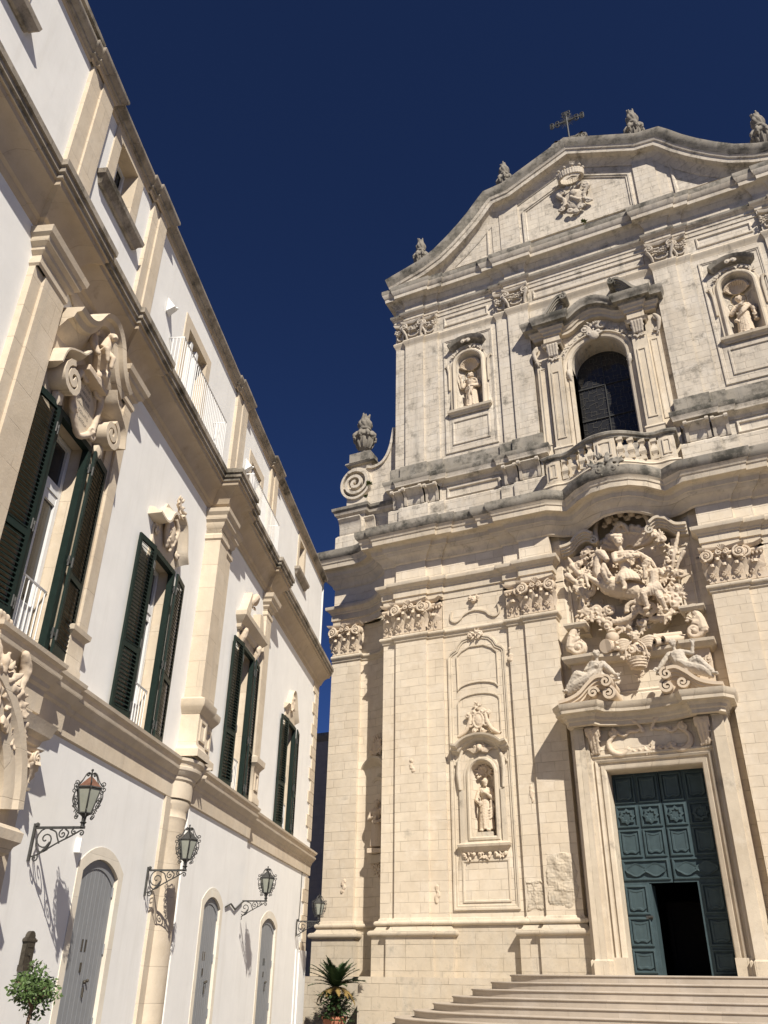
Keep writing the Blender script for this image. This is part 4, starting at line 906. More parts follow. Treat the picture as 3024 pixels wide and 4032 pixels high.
# ------------------------------------------------------------------ balcony over the portal
bp_ = smooth([(-2.64, 0.35), (-2.3, 0.42), (-1.9, 0.38), (-1.5, 0.5), (-1.0, 0.85), (-0.5, 1.12), (0, 1.2), (0.5, 1.12), (1.0, 0.85), (1.5, 0.5), (1.9, 0.38), (2.3, 0.42), (2.64, 0.35)], 4)
bw = [(-2.64, -1.1)] + bp_ + [(2.64, -1.1)]
BL = bpy.data.objects.new('balcony', None); COL.objects.link(BL); BL.parent = CH
m = MB(); m.sweep(bw, [(-0.9, 19.25), (0.12, 19.25), (0.12, 19.62), (0.16, 19.66), (0.1, 19.76), (0.0, 19.8), (0, 19.94), (-1.6, 19.95)]); m.build('balcony_base', S_MOLD, BL, 30)
m = MB(); m.sweep(bw, [(-0.16, 20.92), (0.03, 20.92), (0.06, 21.0), (0.12, 21.04), (0.14, 21.14), (0.1, 21.2), (-0.14, 21.24), (-0.2, 21.1), (-0.16, 20.92)]); m.build('balcony_rail', S_WEATH, BL, 30)
def bal_at(u):
    for i in range(len(bp_) - 1):
        if bp_[i][0] <= u <= bp_[i + 1][0]:
            t = (u - bp_[i][0]) / (bp_[i + 1][0] - bp_[i][0]); return bp_[i][1] + t * (bp_[i + 1][1] - bp_[i][1])
    return 0.4
for u0, u1 in ((-2.62, -2.02), (-0.42, 0.42), (2.02, 2.62)):
    m = MB(); va, vb = bal_at(u0 + 0.02), bal_at(u1 - 0.02)
    pth = [(u0, va - 0.3), (u0, va + 0.01), ((u0 + u1) / 2, bal_at((u0 + u1) / 2) + 0.015), (u1, vb + 0.01), (u1, vb - 0.3)]
    m.sweep(pth, [(0, 19.95), (0, 20.92)]); vc = bal_at((u0 + u1) / 2) + 0.02
    m.frame([(u0 + 0.14, 20.08), (u1 - 0.14, 20.08), (u1 - 0.14, 20.78), (u0 + 0.14, 20.78)], [(0, -0.06), (0, 0.02), (-0.06, 0.02), (-0.08, -0.06)], v=vc)
    m.build('balcony_post', S_MOLD, BL, 30)
for u in (-1.82, -1.38, -0.98, -0.6, 0.6, 0.98, 1.38, 1.82):
    m = MB(); v = bal_at(u) - 0.1
    m.lathe([(0.18, 0), (0.18, 0.14), (0.10, 0.18), (0.12, 0.26), (0.2, 0.38), (0.19, 0.48), (0.11, 0.66), (0.09, 0.74), (0.13, 0.8), (0.18, 0.84), (0.18, 0.97)], (u, v, 19.95), 4, math.pi / 4, math.pi / 4 + 2 * math.pi); m.build('baluster', S_MOLD, BL, 0)
m = MB(); rnd = random.Random(4); foliage(m, (0.0, 19.62), 0.5, 1.42, 26, rnd, 0.11)
for s_ in (-1, 1): cscroll(m, (s_ * 0.28, 19.32), 0.2, 0.06, 1.5, 90, s_); foliage(m, (s_ * 0.5, 19.6), 0.16, 1.4, 8, rnd, 0.1)
m.sculpt('balcony_crest', S_WEATH, BL, 0.03, 1)

# ------------------------------------------------------------------ great window of the upper order
WN = bpy.data.objects.new('window', None); COL.objects.link(WN); WN.parent = CH
WV = V2 - 0.1
m = MB()
m.frame([(-1.24, 19.9)] + [(-1.24, 26.55)] + arc(0, 26.55, 1.24, 1.22, 178, 2, 18) + [(1.24, 26.55), (1.24, 19.9)], [(0, -0.9), (0, 0.14), (0.05, 0.22), (0.15, 0.24), (0.17, 0.18), (0.27, 0.2), (0.30, 0.28), (0.36, 0.28), (0.38, 0)], closed=False, v=WV)
m.build('window_surround', S_MOLD, WN, 30)
for sgn in (-1, 1):
    m = MB()
    lo, hi = sorted((1.62 * sgn, 2.28 * sgn))
    fp = [(lo, WV - 0.05), (lo, WV + 0.42), (hi, WV + 0.42), (hi, WV - 0.05)]
    m.sweep(fp, [(0.06, 20.0), (0.06, 22.0), (0.1, 22.06), (0.06, 22.16), (0, 22.2), (0, 27.2)])
    m.frame([(lo + 0.15, 22.6), (hi - 0.15, 22.6), (hi - 0.15, 26.3), (lo + 0.15, 26.3)], [(0.02, -0.03), (0.02, 0.04), (-0.04, 0.04), (-0.06, -0.03)], v=WV + 0.42)
    m.build('window_pilaster', S_MOLD, WN, 30)
    m = MB(); lo2, hi2 = sorted((2.26 * sgn, 2.82 * sgn)); fp2 = [(lo2, WV - 0.05), (lo2, WV + 0.22), (hi2, WV + 0.22), (hi2, WV - 0.05)]
    m.sweep(fp2, [(0.05, 20.0), (0.05, 22.0), (0.0, 22.1), (0, 28.2)])
    m.frame([(lo2 + 0.13, 22.5), (hi2 - 0.13, 22.5), (hi2 - 0.13, 26.8), (lo2 + 0.13, 26.8)], [(0.02, -0.03), (0.02, 0.03), (-0.03, 0.03), (-0.05, -0.03)], v=WV + 0.22)
    m.build('window_pilaster', S_MOLD, WN, 30)
    m = MB(); uc = 1.95 * sgn; rnd = random.Random(8)
    for q in (-0.2, -0.07, 0.07, 0.2): m.cap_((uc + q, WV + 0.62, 27.75), (uc + q * 0.85, WV + 0.5, 27.2), 0.09, 0.07)
    foliage(m, (uc, 27.05), 0.24, WV + 0.46, 18, rnd, 0.06)
    for s_ in (-1, 1): cscroll(m, (uc + s_ * 0.2, 27.5), 0.13, 0.05, WV + 0.55, 90, s_)
    m.sculpt('window_capital', S_CARVEUP, WN, 0.022, 1)
    m = MB(); m.sweep([(lo - 0.02, WV), (lo - 0.02, WV + 0.46), (hi + 0.02, WV + 0.46), (hi + 0.02, WV)], [(0, 27.78), (0.06, 27.8), (0.1, 27.9), (0.16, 27.96), (0.04, 28.0), (0.02, 28.5)]); m.build('impost', S_MOLD, WN, 30)
    m = MB(); uo = 2.72 * sgn
    stube(m, [(uo, WV + 0.3, 28.1), (uo + sgn * 0.16, WV + 0.32, 27.8), (uo + sgn * 0.12, WV + 0.3, 27.4), (uo, WV + 0.24, 27.0)], [0.07, 0.12, 0.09, 0.05]); foliage(m, (uo, 27.2), 0.14, WV + 0.28, 12, rnd, 0.06); cscroll(m, (uo + sgn * 0.1, 27.9), 0.15, 0.05, WV + 0.3, 90, sgn)
    m.sculpt('side_scroll', S_CARVEUP, WN, 0.022, 1)
    # scrolled end of the broken pediment
    m = MB()
    cv = smooth([(2.85 * sgn, 29.42), (2.45 * sgn, 29.55), (2.05 * sgn, 29.85), (1.75 * sgn, 30.3), (1.45 * sgn, 30.62), (1.2 * sgn, 30.66)], 5)
    for off, vv in ((0.0, 0.62), (-0.11, 0.56), (-0.22, 0.5), (-0.33, 0.42)):
        band(m, [(u, z + off) for u, z in cv], 0.12, WV - 0.02, WV + vv)
    m.prism([(2.8 * sgn, 29.3), (2.2 * sgn, 29.62), (1.75 * sgn, 30.1), (1.4 * sgn, 30.35), (1.25 * sgn, 30.2), (1.45 * sgn, 29.7), (1.5 * sgn, 29.3)], WV - 0.02, WV + 0.36)
    band(m, spath(1.17 * sgn, 30.48, 0.19, 1.5, 90, sgn, 18), 0.08, WV, WV + 0.7)
    m.build('scroll_pediment', S_WEATH, WN, 35)
wp = [(-2.82, WV - 0.05, 0), (-2.82, WV + 0.32, 0), (-2.3, WV + 0.34, 0), (-2.3, WV + 0.52, 0), (-1.5, WV + 0.52, 0), (-1.5, WV + 0.28, 0.0), (-1.2, WV + 0.26, 0.02), (-0.95, WV + 0.26, 0.12), (-0.65, WV + 0.26, 0.36), (-0.35, WV + 0.26, 0.52), (0, WV + 0.26, 0.57)]
wpath = wp + mirror(wp)[1:]
m = MB(); m.sweep(wpath, [(-0.25, 28.42), (0.02, 28.42), (0.03, 28.58), (0.1, 28.62), (0.13, 28.74), (0.2, 28.8), (0.24, 28.9), (0.42, 28.93), (0.43, 29.06), (0.48, 29.14), (0.52, 29.24), (0.52, 29.36), (-0.2, 29.42)], [0] * 5 + [1] * 7); m.build('window_cornice', [S_MOLD, S_WEATH], WN, 30)
m = MB(); rnd = random.Random(12)
for a in range(168, 11, -9):
    c_ = (1.72 * math.cos(R(a)), 26.62 + 1.62 * math.sin(R(a)))
    foliage(m, c_, 0.11, WV + 0.18, 5, rnd, 0.055)
for s_ in (-1, 1):
    cscroll(m, (s_ * 0.42, 28.35), 0.22, 0.07, WV + 0.3, 90, s_); cscroll(m, (s_ * 0.2, 28.0), 0.16, 0.06, WV + 0.35, 0, -s_)
    m2_ = MB(); stube(m2_, [(s_ * 1.4, WV + 0.2, 26.3), (s_ * 1.36, WV + 0.25, 26.0), (s_ * 1.3, WV + 0.2, 25.7)], [0.1, 0.11, 0.05]); foliage(m2_, (s_ * 1.36, 26.0), 0.16, WV + 0.22, 10, rnd, 0.055); m2_.sculpt('garland_end', S_CARVEUP, WN, 0.024, 1)
m.ball((0, WV + 0.34, 27.85), (0.24, 0.12, 0.28), 2); foliage(m, (0, 28.4), 0.35, WV + 0.3, 16, rnd, 0.07)
m.sculpt('arch_garland', S_CARVEUP, WN, 0.024, 1)
m = MB(); m.tess([arch_hole(0, 1.235, 19.6, 26.55, 1.21, 18)], WV - 0.88); m.build('pane', GLASS, WN, 0)
# leading of irregular cells
m = MB(); rnd = random.Random(21); pts = []
nx, nz = 12, 32
g = [[(-1.2 + 2.4 * i / nx + (rnd.uniform(-0.06, 0.06) if 0 < i < nx else 0), 20.6 + 6.9 * j / nz + rnd.uniform(-0.06, 0.06)) for i in range(nx + 1)] for j in range(nz + 1)]
def inw(p): return abs(p[0]) < 1.22 and (p[1] < 26.55 or (p[0] / 1.22) ** 2 + ((p[1] - 26.55) / 1.19) ** 2 < 1)
for j in range(nz + 1):
    for i in range(nx + 1):
        a = g[j][i]
        if i < nx and (i + j) % 3 and inw(a) and inw(g[j][i + 1]): m.tube([(a[0], WV - 0.86, a[1]), (g[j][i + 1][0], WV - 0.86, g[j][i + 1][1])], 0.0065, 3, 1, False)
        if j < nz and (i * 2 + j) % 4 and inw(a) and inw(g[j + 1][i]): m.tube([(a[0], WV - 0.86, a[1]), (g[j + 1][i][0], WV - 0.86, g[j + 1][i][1])], 0.0065, 3, 1, False)
m.build('leading', LEAD, WN, 0)
m = MB()
for zb_ in (22.2, 24.0, 25.8): m.box(-1.23, 1.23, WV - 0.86, WV - 0.82, zb_, zb_ + 0.04)
m.box(-0.02, 0.02, WV - 0.85, WV - 0.82, 20.0, 27.6); m.build('glazing_bar', IRON, WN, 0)
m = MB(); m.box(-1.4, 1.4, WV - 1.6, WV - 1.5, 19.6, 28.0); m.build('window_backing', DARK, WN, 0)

# ================================================================== STATUES, URNS, CROSS
CX, CY = -4.3, 30.0
def place(u, v, z): return (CX + u, CY - v, z)
def head(m, c, r, turn=0.0, beard=False, hair=True, veil=False):
    u, v, z = c; du, dv = math.sin(turn), math.cos(turn)
    m.ball((u, v, z), (r * 0.80, r * 0.92, r * 1.12), 2)
    m.ball((u + du * r * 0.85, v + dv * r * 0.85, z - r * 0.08), (r * 0.13, r * 0.2, r * 0.22), 1)
    m.ball((u + du * r * 0.62, v + dv * r * 0.62, z - r * 0.55), (r * 0.34, r * 0.3, r * 0.2), 1)
    for s_ in (-1, 1):
        m.ball((u + du * r * 0.66 + s_ * dv * r * 0.36, v + dv * r * 0.66 - s_ * du * r * 0.36, z + r * 0.32), (r * 0.28, r * 0.2, r * 0.10), 1)
        m.ball((u + s_ * dv * r * 0.8, v - s_ * du * r * 0.8, z - r * 0.05), (r * 0.14, r * 0.14, r * 0.22), 1)
    if beard:
        for q in range(-2, 3): m.cap_((u + du * r * 0.55 + q * r * 0.18 * dv, v + dv * r * 0.55, z - r * 0.5), (u + du * r * 0.6 + q * r * 0.12 * dv, v + dv * r * 0.65, z - r * 1.25), r * 0.2, r * 0.14)
    if hair:
        for a in range(-120, 121, 30):
            aa = R(a) + turn + math.pi
            m.ball((u + r * 0.75 * math.sin(aa), v + r * 0.78 * math.cos(aa), z + r * (0.35 if not beard else 0.15)), r * 0.34, 1)
            if not beard: m.ball((u + r * 0.5 * math.sin(aa), v + r * 0.55 * math.cos(aa), z + r * 0.85), r * 0.36, 1)
            if hair == 'long': m.ball((u + r * 0.8 * math.sin(aa), v + r * 0.75 * math.cos(aa), z - r * 0.5), r * 0.33, 1)
def hand(m, w_, d, s=1.0, curl=0.4):
    # wrist point, direction the fingers point in; palm, four unequal fingers and a thumb off the side of the palm
    d = Vector(d).normalized(); sd = d.cross(Vector((0, 1, 0)))
    sd = sd.normalized() if sd.length > 0.1 else Vector((1, 0, 0))
    p = Vector(w_); c = p + d * 0.05 * s
    m.cap_(tuple(p), tuple(p + d * 0.08 * s), 0.042 * s, 0.05 * s)
    for k, ln in enumerate((0.075, 0.09, 0.085, 0.065)):
        b_ = p + d * 0.09 * s + sd * (k - 1.5) * 0.03 * s; t1 = b_ + d * ln * 0.6 * s + Vector((0, 1, 0)) * curl * 0.02 * s; t2 = t1 + d * ln * 0.45 * s + Vector((0, 1, 0)) * curl * 0.05 * s
        m.tube([tuple(b_), tuple(t1), tuple(t2)], [0.017 * s, 0.015 * s, 0.012 * s], 5)
    th = p + sd * -0.045 * s + d * 0.03 * s
    m.tube([tuple(th), tuple(th + d * 0.05 * s - sd * 0.035 * s), tuple(th + d * 0.09 * s - sd * 0.03 * s)], [0.02 * s, 0.017 * s, 0.013 * s], 5)
def robe(m, H, w0, w1, lean, rnd, v0=0.0, zb=0.06, ztop=0.58):
    # skirt of the garment: a core and many folds running from the belt to the hem
    for i in range(15):
        a = R(-110 + 220 * i / 14)
        x0, y0 = w0 * math.sin(a), w0 * 0.8 * math.cos(a)
        x1, y1 = w1 * math.sin(a) + rnd.uniform(-0.02, 0.02) + lean, w1 * 0.85 * math.cos(a)
        m.tube([(x0, v0 + y0, ztop * H), ((x0 + x1) / 2 * 1.04, v0 + (y0 + y1) / 2 * 1.08, (ztop + zb) / 2 * H), (x1, v0 + y1, zb * H)], [0.045 * H / 2, 0.05 * H / 2 * rnd.uniform(0.8, 1.3), 0.055 * H / 2 * rnd.uniform(0.7, 1.4)], 6)
    m.tube([(0, v0, (ztop + 0.02) * H), (lean * 0.5, v0, (ztop + zb) / 2 * H), (lean, v0, zb * H)], [w0 * 0.95, (w0 + w1) / 2 * 0.95, w1 * 0.95], 14)
def torso(m, H, w, v0=0.0):
    m.tube([(0, v0, 0.55 * H), (0, v0, 0.64 * H), (0, v0 + 0.01, 0.74 * H), (0, v0, 0.80 * H)], [w * 0.80, w * 0.78, w * 1.0, w * 0.62], 14)
    m.cap_((-w * 0.9, v0, 0.785 * H), (w * 0.9, v0, 0.785 * H), 0.048 * H, 0.048 * H)
    m.cap_((0, v0, 0.80 * H), (0, v0 + 0.01, 0.87 * H), 0.034 * H, 0.03 * H)
def arm(m, pts, r):
    for i in range(len(pts) - 1): m.cap_(pts[i], pts[i + 1], r[i], r[i + 1])
def statue_base(m, w, z0, h): m.box(-w, w, -0.2, 0.24, z0, z0 + h)

# saint with keys, niche of the lower order
T = empty('statue', 'bearded stone saint holding keys in the lower niche left of the church door', 'statue', place(-6.26, -0.42, 6.25))
m = MB(); rnd = random.Random(31); H = 1.95
robe(m, H, 0.17, 0.25, 0.02, rnd); torso(m, H, 0.21); head(m, (0.03, 0.05, 0.93 * H), 0.135, 0.5, True, True)
arm(m, [(0.24, 0, 0.77 * H), (0.33, 0.10, 0.60 * H), (0.12, 0.24, 0.70 * H)], [0.09, 0.085, 0.05]); hand(m, (0.12, 0.25, 0.70 * H), (-0.8, 0.1, 0.4), 1.2)
arm(m, [(-0.24, 0, 0.77 * H), (-0.33, 0.08, 0.60 * H), (-0.18, 0.24, 0.53 * H)], [0.09, 0.085, 0.05]); hand(m, (-0.2, 0.25, 0.54 * H), (0.8, 0.2, -0.3), 1.2)
stube(m, [(-0.15, 0.28, 0.66 * H), (-0.08, 0.3, 0.52 * H), (-0.02, 0.28, 0.42 * H)], 0.018); stube(m, [(-0.1, 0.3, 0.62 * H), (-0.14, 0.3, 0.46 * H)], 0.018)
for q in range(4): stube(m, [(0.24, 0.14, 0.56 * H - q * 0.05), (0.34 - q * 0.02, 0.12, 0.46 * H - q * 0.09), (0.2, 0.2, 0.40 * H - q * 0.10)], [0.05, 0.06, 0.04], 6)
m.ball((-0.13, 0.2, 0.08), (0.09, 0.15, 0.06), 1); m.ball((0.14, 0.2, 0.08), (0.09, 0.15, 0.06), 1)
m.sculpt('figure', S_CARVE, T, 0.017, 1, (0, 0, 0.14), 0.009, 16)
m = MB(); m.box(-0.33, 0.33, -0.22, 0.3, 0.0, 0.16, 0.02); m.build('statue_base', S_PLINTH, T, 0)

def halo_ring(T, c, r):
    m = MB(); m.tube([(c[0] + r * math.cos(R(a)), c[1], c[2] + r * math.sin(R(a))) for a in range(0, 361, 15)], 0.018, 6); m.build('halo', HALO, T, 40)
# blessing saint, upper left niche
T = empty('statue', 'haloed stone saint raising a hand in the niche left of the great window', 'statue', place(-6.30, V2 - 0.42, 25.95))
m = MB(); rnd = random.Random(32); H = 2.25
robe(m, H, 0.20, 0.30, 0.03, rnd); torso(m, H, 0.25); head(m, (0.0, 0.06, 0.93 * H), 0.155, -0.1, False, 'long')
arm(m, [(-0.28, 0, 0.77 * H), (-0.44, 0.12, 0.62 * H), (-0.46, 0.3, 0.82 * H)], [0.11, 0.10, 0.055]); hand(m, (-0.46, 0.31, 0.82 * H), (-0.1, 0.1, 1), 1.4)
arm(m, [(0.28, 0, 0.77 * H), (0.44, 0.06, 0.60 * H), (0.16, 0.26, 0.57 * H)], [0.11, 0.10, 0.06]); hand(m, (0.17, 0.27, 0.57 * H), (-0.9, 0.1, 0.1), 1.3)
for q in range(4): stube(m, [(-0.27, 0.12, 0.50 * H + q * 0.05), (0, 0.26, 0.52 * H + q * 0.055), (0.3, 0.14, 0.60 * H + q * 0.03)], [0.05, 0.06, 0.05], 6)
stube(m, [(0.05, 0.27, 0.52 * H), (-0.02, 0.3, 0.40 * H), (-0.1, 0.28, 0.3 * H)], [0.07, 0.06, 0.03], 6); stube(m, [(0.12, 0.26, 0.52 * H), (0.08, 0.3, 0.42 * H), (0.1, 0.28, 0.34 * H)], [0.06, 0.05, 0.03], 6)
for s_ in (-1, 1): stube(m, [(s_ * 0.05, 0.2, 0.79 * H), (s_ * 0.22, 0.12, 0.80 * H), (s_ * 0.3, 0.0, 0.76 * H)], [0.05, 0.06, 0.05], 6)
m.box(-0.4, 0.36, -0.2, 0.34, -0.01, 0.11); m.ball((-0.15, 0.26, 0.13), (0.09, 0.15, 0.07), 1); m.ball((0.17, 0.26, 0.13), (0.09, 0.15, 0.07), 1)
m.sculpt('figure', S_CARVE, T, 0.02, 1, (0, 0, 0.0), 0.012, 15); halo_ring(T, (0, 0.0, 0.95 * H), 0.32)
# saint with a hand on the breast, upper right niche
T = empty('statue', 'haloed stone saint, hand on breast, in the niche right of the great window', 'statue', place(6.30, V2 - 0.42, 25.95))
m = MB(); rnd = random.Random(33)
robe(m, H, 0.21, 0.29, -0.02, rnd); torso(m, H, 0.26); head(m, (-0.03, 0.08, 0.93 * H), 0.155, -0.25, False, True)
arm(m, [(-0.28, 0, 0.77 * H), (-0.46, 0.06, 0.60 * H), (-0.10, 0.26, 0.72 * H)], [0.11, 0.11, 0.055]); hand(m, (-0.10, 0.27, 0.72 * H), (0.8, 0.1, 0.3), 1.4)
arm(m, [(0.28, 0, 0.77 * H), (0.46, 0.08, 0.62 * H), (0.44, 0.22, 0.48 * H)], [0.11, 0.10, 0.055]); hand(m, (0.44, 0.22, 0.48 * H), (0.0, 0.2, -1), 1.3)
for q in range(5): stube(m, [(-0.30 + q * 0.03, 0.1, 0.44 * H + q * 0.03), (0, 0.28, 0.52 * H + q * 0.05), (0.26, 0.16, 0.66 * H + q * 0.03)], [0.05, 0.06, 0.05], 6)
m.cap_((-0.34, 0.1, 0.42 * H), (-0.28, 0.18, 0.36 * H), 0.09, 0.07)
m.lathe([(0.12, 0.0), (0.12, 0.05), (0.09, 0.08), (0.09, 0.5), (0.13, 0.54), (0.13, 0.62), (0.1, 0.64), (0.1, 0.74)], (0.46, 0.12, 0.72), 10)
m.box(-0.36, 0.42, -0.2, 0.34, -0.01, 0.11); m.ball((-0.15, 0.26, 0.13), (0.09, 0.15, 0.07), 1); m.ball((0.17, 0.26, 0.13), (0.09, 0.15, 0.07), 1)
m.sculpt('figure', S_CARVE, T, 0.02, 1, (0, 0, 0), 0.012, 15); halo_ring(T, (-0.03, 0.0, 0.95 * H), 0.32)
# figure half hidden in the niche of the curved bay on the left
T = empty('statue', 'stone saint standing in deep shade in the curved bay behind the palm', 'statue', place(-11.02, -1.0, 6.1))
m = MB(); rnd = random.Random(34); H = 1.9
robe(m, H, 0.16, 0.23, 0.0, rnd); torso(m, H, 0.2); head(m, (0.0, 0.05, 0.93 * H), 0.13, 0.2, True, True)
arm(m, [(-0.23, 0, 0.77 * H), (-0.32, 0.08, 0.60 * H), (-0.1, 0.24, 0.62 * H)], [0.09, 0.085, 0.05]); arm(m, [(0.23, 0, 0.77 * H), (0.32, 0.08, 0.6 * H), (0.12, 0.24, 0.52 * H)], [0.09, 0.085, 0.05])
hand(m, (-0.1, 0.25, 0.62 * H), (0.8, 0.1, 0.2), 1.2); hand(m, (0.12, 0.25, 0.52 * H), (-0.8, 0.1, 0.2), 1.2); m.box(-0.3, 0.3, -0.2, 0.26, -0.12, 0.05)
m.sculpt('figure', S_CARVE, T, 0.02, 1, (0, 0, 0), 0.010, 15)

# reclining figures on the portal scrolls
def recliner(label, sgn, loc):
    T = empty('statue', label, 'statue', loc); s = sgn; m = MB(); rnd = random.Random(40 + s)
    P = lambda u, v, z: (s * u, v, z)
    m.tube([P(-0.10, 0.0, 0.12), P(0.05, 0.02, 0.42), P(0.16, 0.0, 0.72)], [0.33, 0.26, 0.28], 12)          # trunk leaning back
    m.cap_(P(-0.02, 0.02, 0.78), P(0.36, 0.0, 0.72), 0.09, 0.09); m.cap_(P(0.17, 0.0, 0.80), P(0.19, 0.03, 0.95), 0.07, 0.06)
    head(m, P(0.2, 0.05, 1.08), 0.135, s * 0.2, False, True)
    arm(m, [P(0.36, 0, 0.72), P(0.62, 0.06, 0.42), P(0.78, 0.12, 0.22)], [0.12, 0.10, 0.06]); hand(m, P(0.78, 0.12, 0.22), (s, 0.3, -0.3), 1.1)
    if s > 0: arm(m, [P(-0.04, 0.04, 0.76), P(-0.24, 0.12, 0.5), P(0.12, 0.26, 0.56)], [0.085, 0.07, 0.05]); hand(m, P(0.12, 0.27, 0.56), (s, 0.1, 0.3), 1.1)
    else: arm(m, [P(-0.04, 0.04, 0.76), P(-0.38, 0.1, 0.62), P(-0.46, 0.14, 0.92)], [0.085, 0.08, 0.05]); hand(m, P(-0.46, 0.14, 0.92), (-0.2, 0.1, 1), 1.1)
    for v_, kn in ((0.16, 0.36), (0.0, 0.26)):                                                             # thigh, shin
        arm(m, [P(-0.12, v_ * 0.6, 0.14), P(-0.52, v_ + 0.1, kn), P(-0.92, v_ + 0.08, -0.12)], [0.2, 0.15, 0.09]); m.ball(P(-1.0, v_ + 0.12, -0.2), (0.12, 0.08, 0.06), 1)
    for q in range(9):
        t = q / 8; stube(m, [P(0.12 - 0.5 * t, 0.22, 0.40 - 0.2 * t), P(-0.1 - 0.55 * t, 0.30, 0.22 - 0.22 * t), P(-0.15 - 0.75 * t, 0.2, -0.02 - 0.28 * t)], [0.07, 0.10, 0.07], 6)
    for q in range(6): stube(m, [P(-0.02 + 0.06 * q, 0.2, 0.70), P(0.0 + 0.05 * q, 0.23, 0.50), P(-0.08 + 0.05 * q, 0.22, 0.3)], 0.03, 6)
    m.ball(P(0.75, 0.0, 0.1), (0.2, 0.14, 0.1), 1); m.tube([P(-0.1, 0.05, 0.1), P(-0.5, 0.12, 0.2), P(-0.92, 0.1, -0.14)], [0.3, 0.24, 0.14], 12); m.tube([P(0.1, -0.1, 0.5), P(0.35, -0.12, 0.2), P(0.6, -0.05, 0.0)], [0.18, 0.2, 0.16], 10)
    m.sculpt('figure', S_CARVEUP, T, 0.02, 1, (0, 0, 0), 0.012, 15)
recliner('reclining stone woman with arms crossed at her breast on the left scroll over the door', 1, (CX - 1.5, CY - 1.05, 10.93))
recliner('reclining stone woman lifting one arm on the right scroll over the door', -1, (CX + 1.55, CY - 1.05, 10.93))
bpy.context.view_layer.update()

# ------------------------------------------------------------------ the horseman relief
RF = bpy.data.objects.new('relief_niche', None); COL.objects.link(RF); RF.parent = CH
m = MB(); rows = []                                      # hollow behind the group
for k in range(9):
    t = k / 8 * math.pi / 2
    rows.append([(1.62 * math.cos(t) * math.cos(R(a)), -0.42 - 0.34 * math.sin(t), 15.35 + 1.95 * math.cos(t) * math.sin(R(a))) for a in range(0, 360, 10)])
m.quadgrid(rows, close_u=True)
rim = [(1.62 * math.cos(R(a)), 15.35 + 1.95 * math.sin(R(a))) for a in range(0, 360, 10)]
m.frame(rim, [(0, -0.42), (0.06, -0.3), (0.16, -0.3), (0.24, -0.42), (0.3, -0.7), (0.3, -1.2)])
m.build('hollow', S_LOW, RF, 40)
m = MB(); rnd = random.Random(50)
def SC(u, z, r, w_, a0, sg, v=-0.12, t=1.5): cscroll(m, (u, z), r, w_, v, a0, sg, t, 0.08)
vf = -0.2
stube(m, [(-1.78, vf, 15.55), (-1.45, vf + 0.1, 15.62), (-1.28, vf + 0.1, 15.3), (-1.42, vf, 14.95), (-1.75, vf, 14.8), (-1.9, vf, 14.4), (-1.7, vf, 14.05), (-1.35, vf + 0.05, 14.1)], [0.10, 0.13, 0.12, 0.12, 0.12, 0.13, 0.12, 0.08])
SC(-1.8, 15.45, 0.2, 0.08, 60, 1); SC(-1.35, 14.2, 0.2, 0.07, -60, 1); SC(-0.85, 14.05, 0.24, 0.08, 180, -1)
stube(m, [(-1.3, vf, 13.95), (-0.95, vf, 13.7), (-0.6, vf + 0.1, 13.55), (-0.2, vf + 0.15, 13.6), (0.1, vf + 0.2, 13.75)], [0.08, 0.12, 0.13, 0.14, 0.1])
SC(0.12, 13.95, 0.34, 0.11, 200, -1, -0.02); SC(0.62, 13.9, 0.36, 0.12, 120, 1, 0.0); SC(0.95, 13.75, 0.22, 0.08, -90, 1)
stube(m, [(0.6, vf + 0.1, 13.5), (1.0, vf + 0.1, 13.45), (1.4, vf, 13.7), (1.55, vf, 14.1), (1.4, vf, 14.5), (1.6, vf, 14.9), (1.75, vf, 15.2)], [0.10, 0.13, 0.12, 0.11, 0.11, 0.1, 0.08])
SC(1.35, 15.3, 0.26, 0.09, 90, -1); SC(1.7, 14.55, 0.15, 0.06, 0, 1); SC(1.5, 13.95, 0.2, 0.08, 90, -1)
for c_, r_, n_ in (((-1.75, 15.0), 0.25, 14), ((-1.8, 14.2), 0.28, 16), ((-0.4, 13.4), 0.3, 14), ((1.1, 14.4), 0.25, 12), ((1.65, 14.3), 0.28, 16), ((-1.35, 15.75), 0.2, 8), ((1.2, 13.6), 0.3, 10), ((1.35, 15.0), 0.3, 12), ((-1.2, 13.85), 0.25, 10)):
    foliage(m, c_, r_ * 1.1, vf + 0.08, n_ * 2, rnd, 0.085)
for (u_, z_, r_) in ((-1.75, 16.2, 0.18), (-1.5, 16.65, 0.16), (1.75, 16.0, 0.2), (1.5, 16.6, 0.18), (-1.95, 13.75, 0.2), (1.85, 13.6, 0.2), (-1.0, 13.45, 0.2), (0.3, 13.4, 0.18), (1.25, 14.2, 0.2), (-1.9, 15.05, 0.18), (1.95, 15.1, 0.18)):
    SC(u_, z_, r_, r_ * 0.36, rnd.uniform(0, 360), rnd.choice((-1, 1)), vf + 0.12); foliage(m, (u_, z_), r_ * 1.3, vf, 9, rnd, 0.07)
for k_ in range(70):
    a_ = rnd.uniform(0, 2 * math.pi); q_ = rnd.uniform(1.0, 1.32)
    u_, z_ = 1.55 * q_ * math.cos(a_), 15.3 + 1.75 * q_ * math.sin(a_)
    if z_ > 16.7 and abs(u_) < 1.2: continue
    if k_ % 2: SC(u_, z_, rnd.uniform(0.09, 0.16), rnd.uniform(0.035, 0.055), rnd.uniform(0, 360), rnd.choice((-1, 1)), vf + rnd.uniform(-0.05, 0.2))
    else: foliage(m, (u_, z_), rnd.uniform(0.12, 0.22), vf + rnd.uniform(-0.1, 0.15), 9, rnd, rnd.uniform(0.05, 0.08))
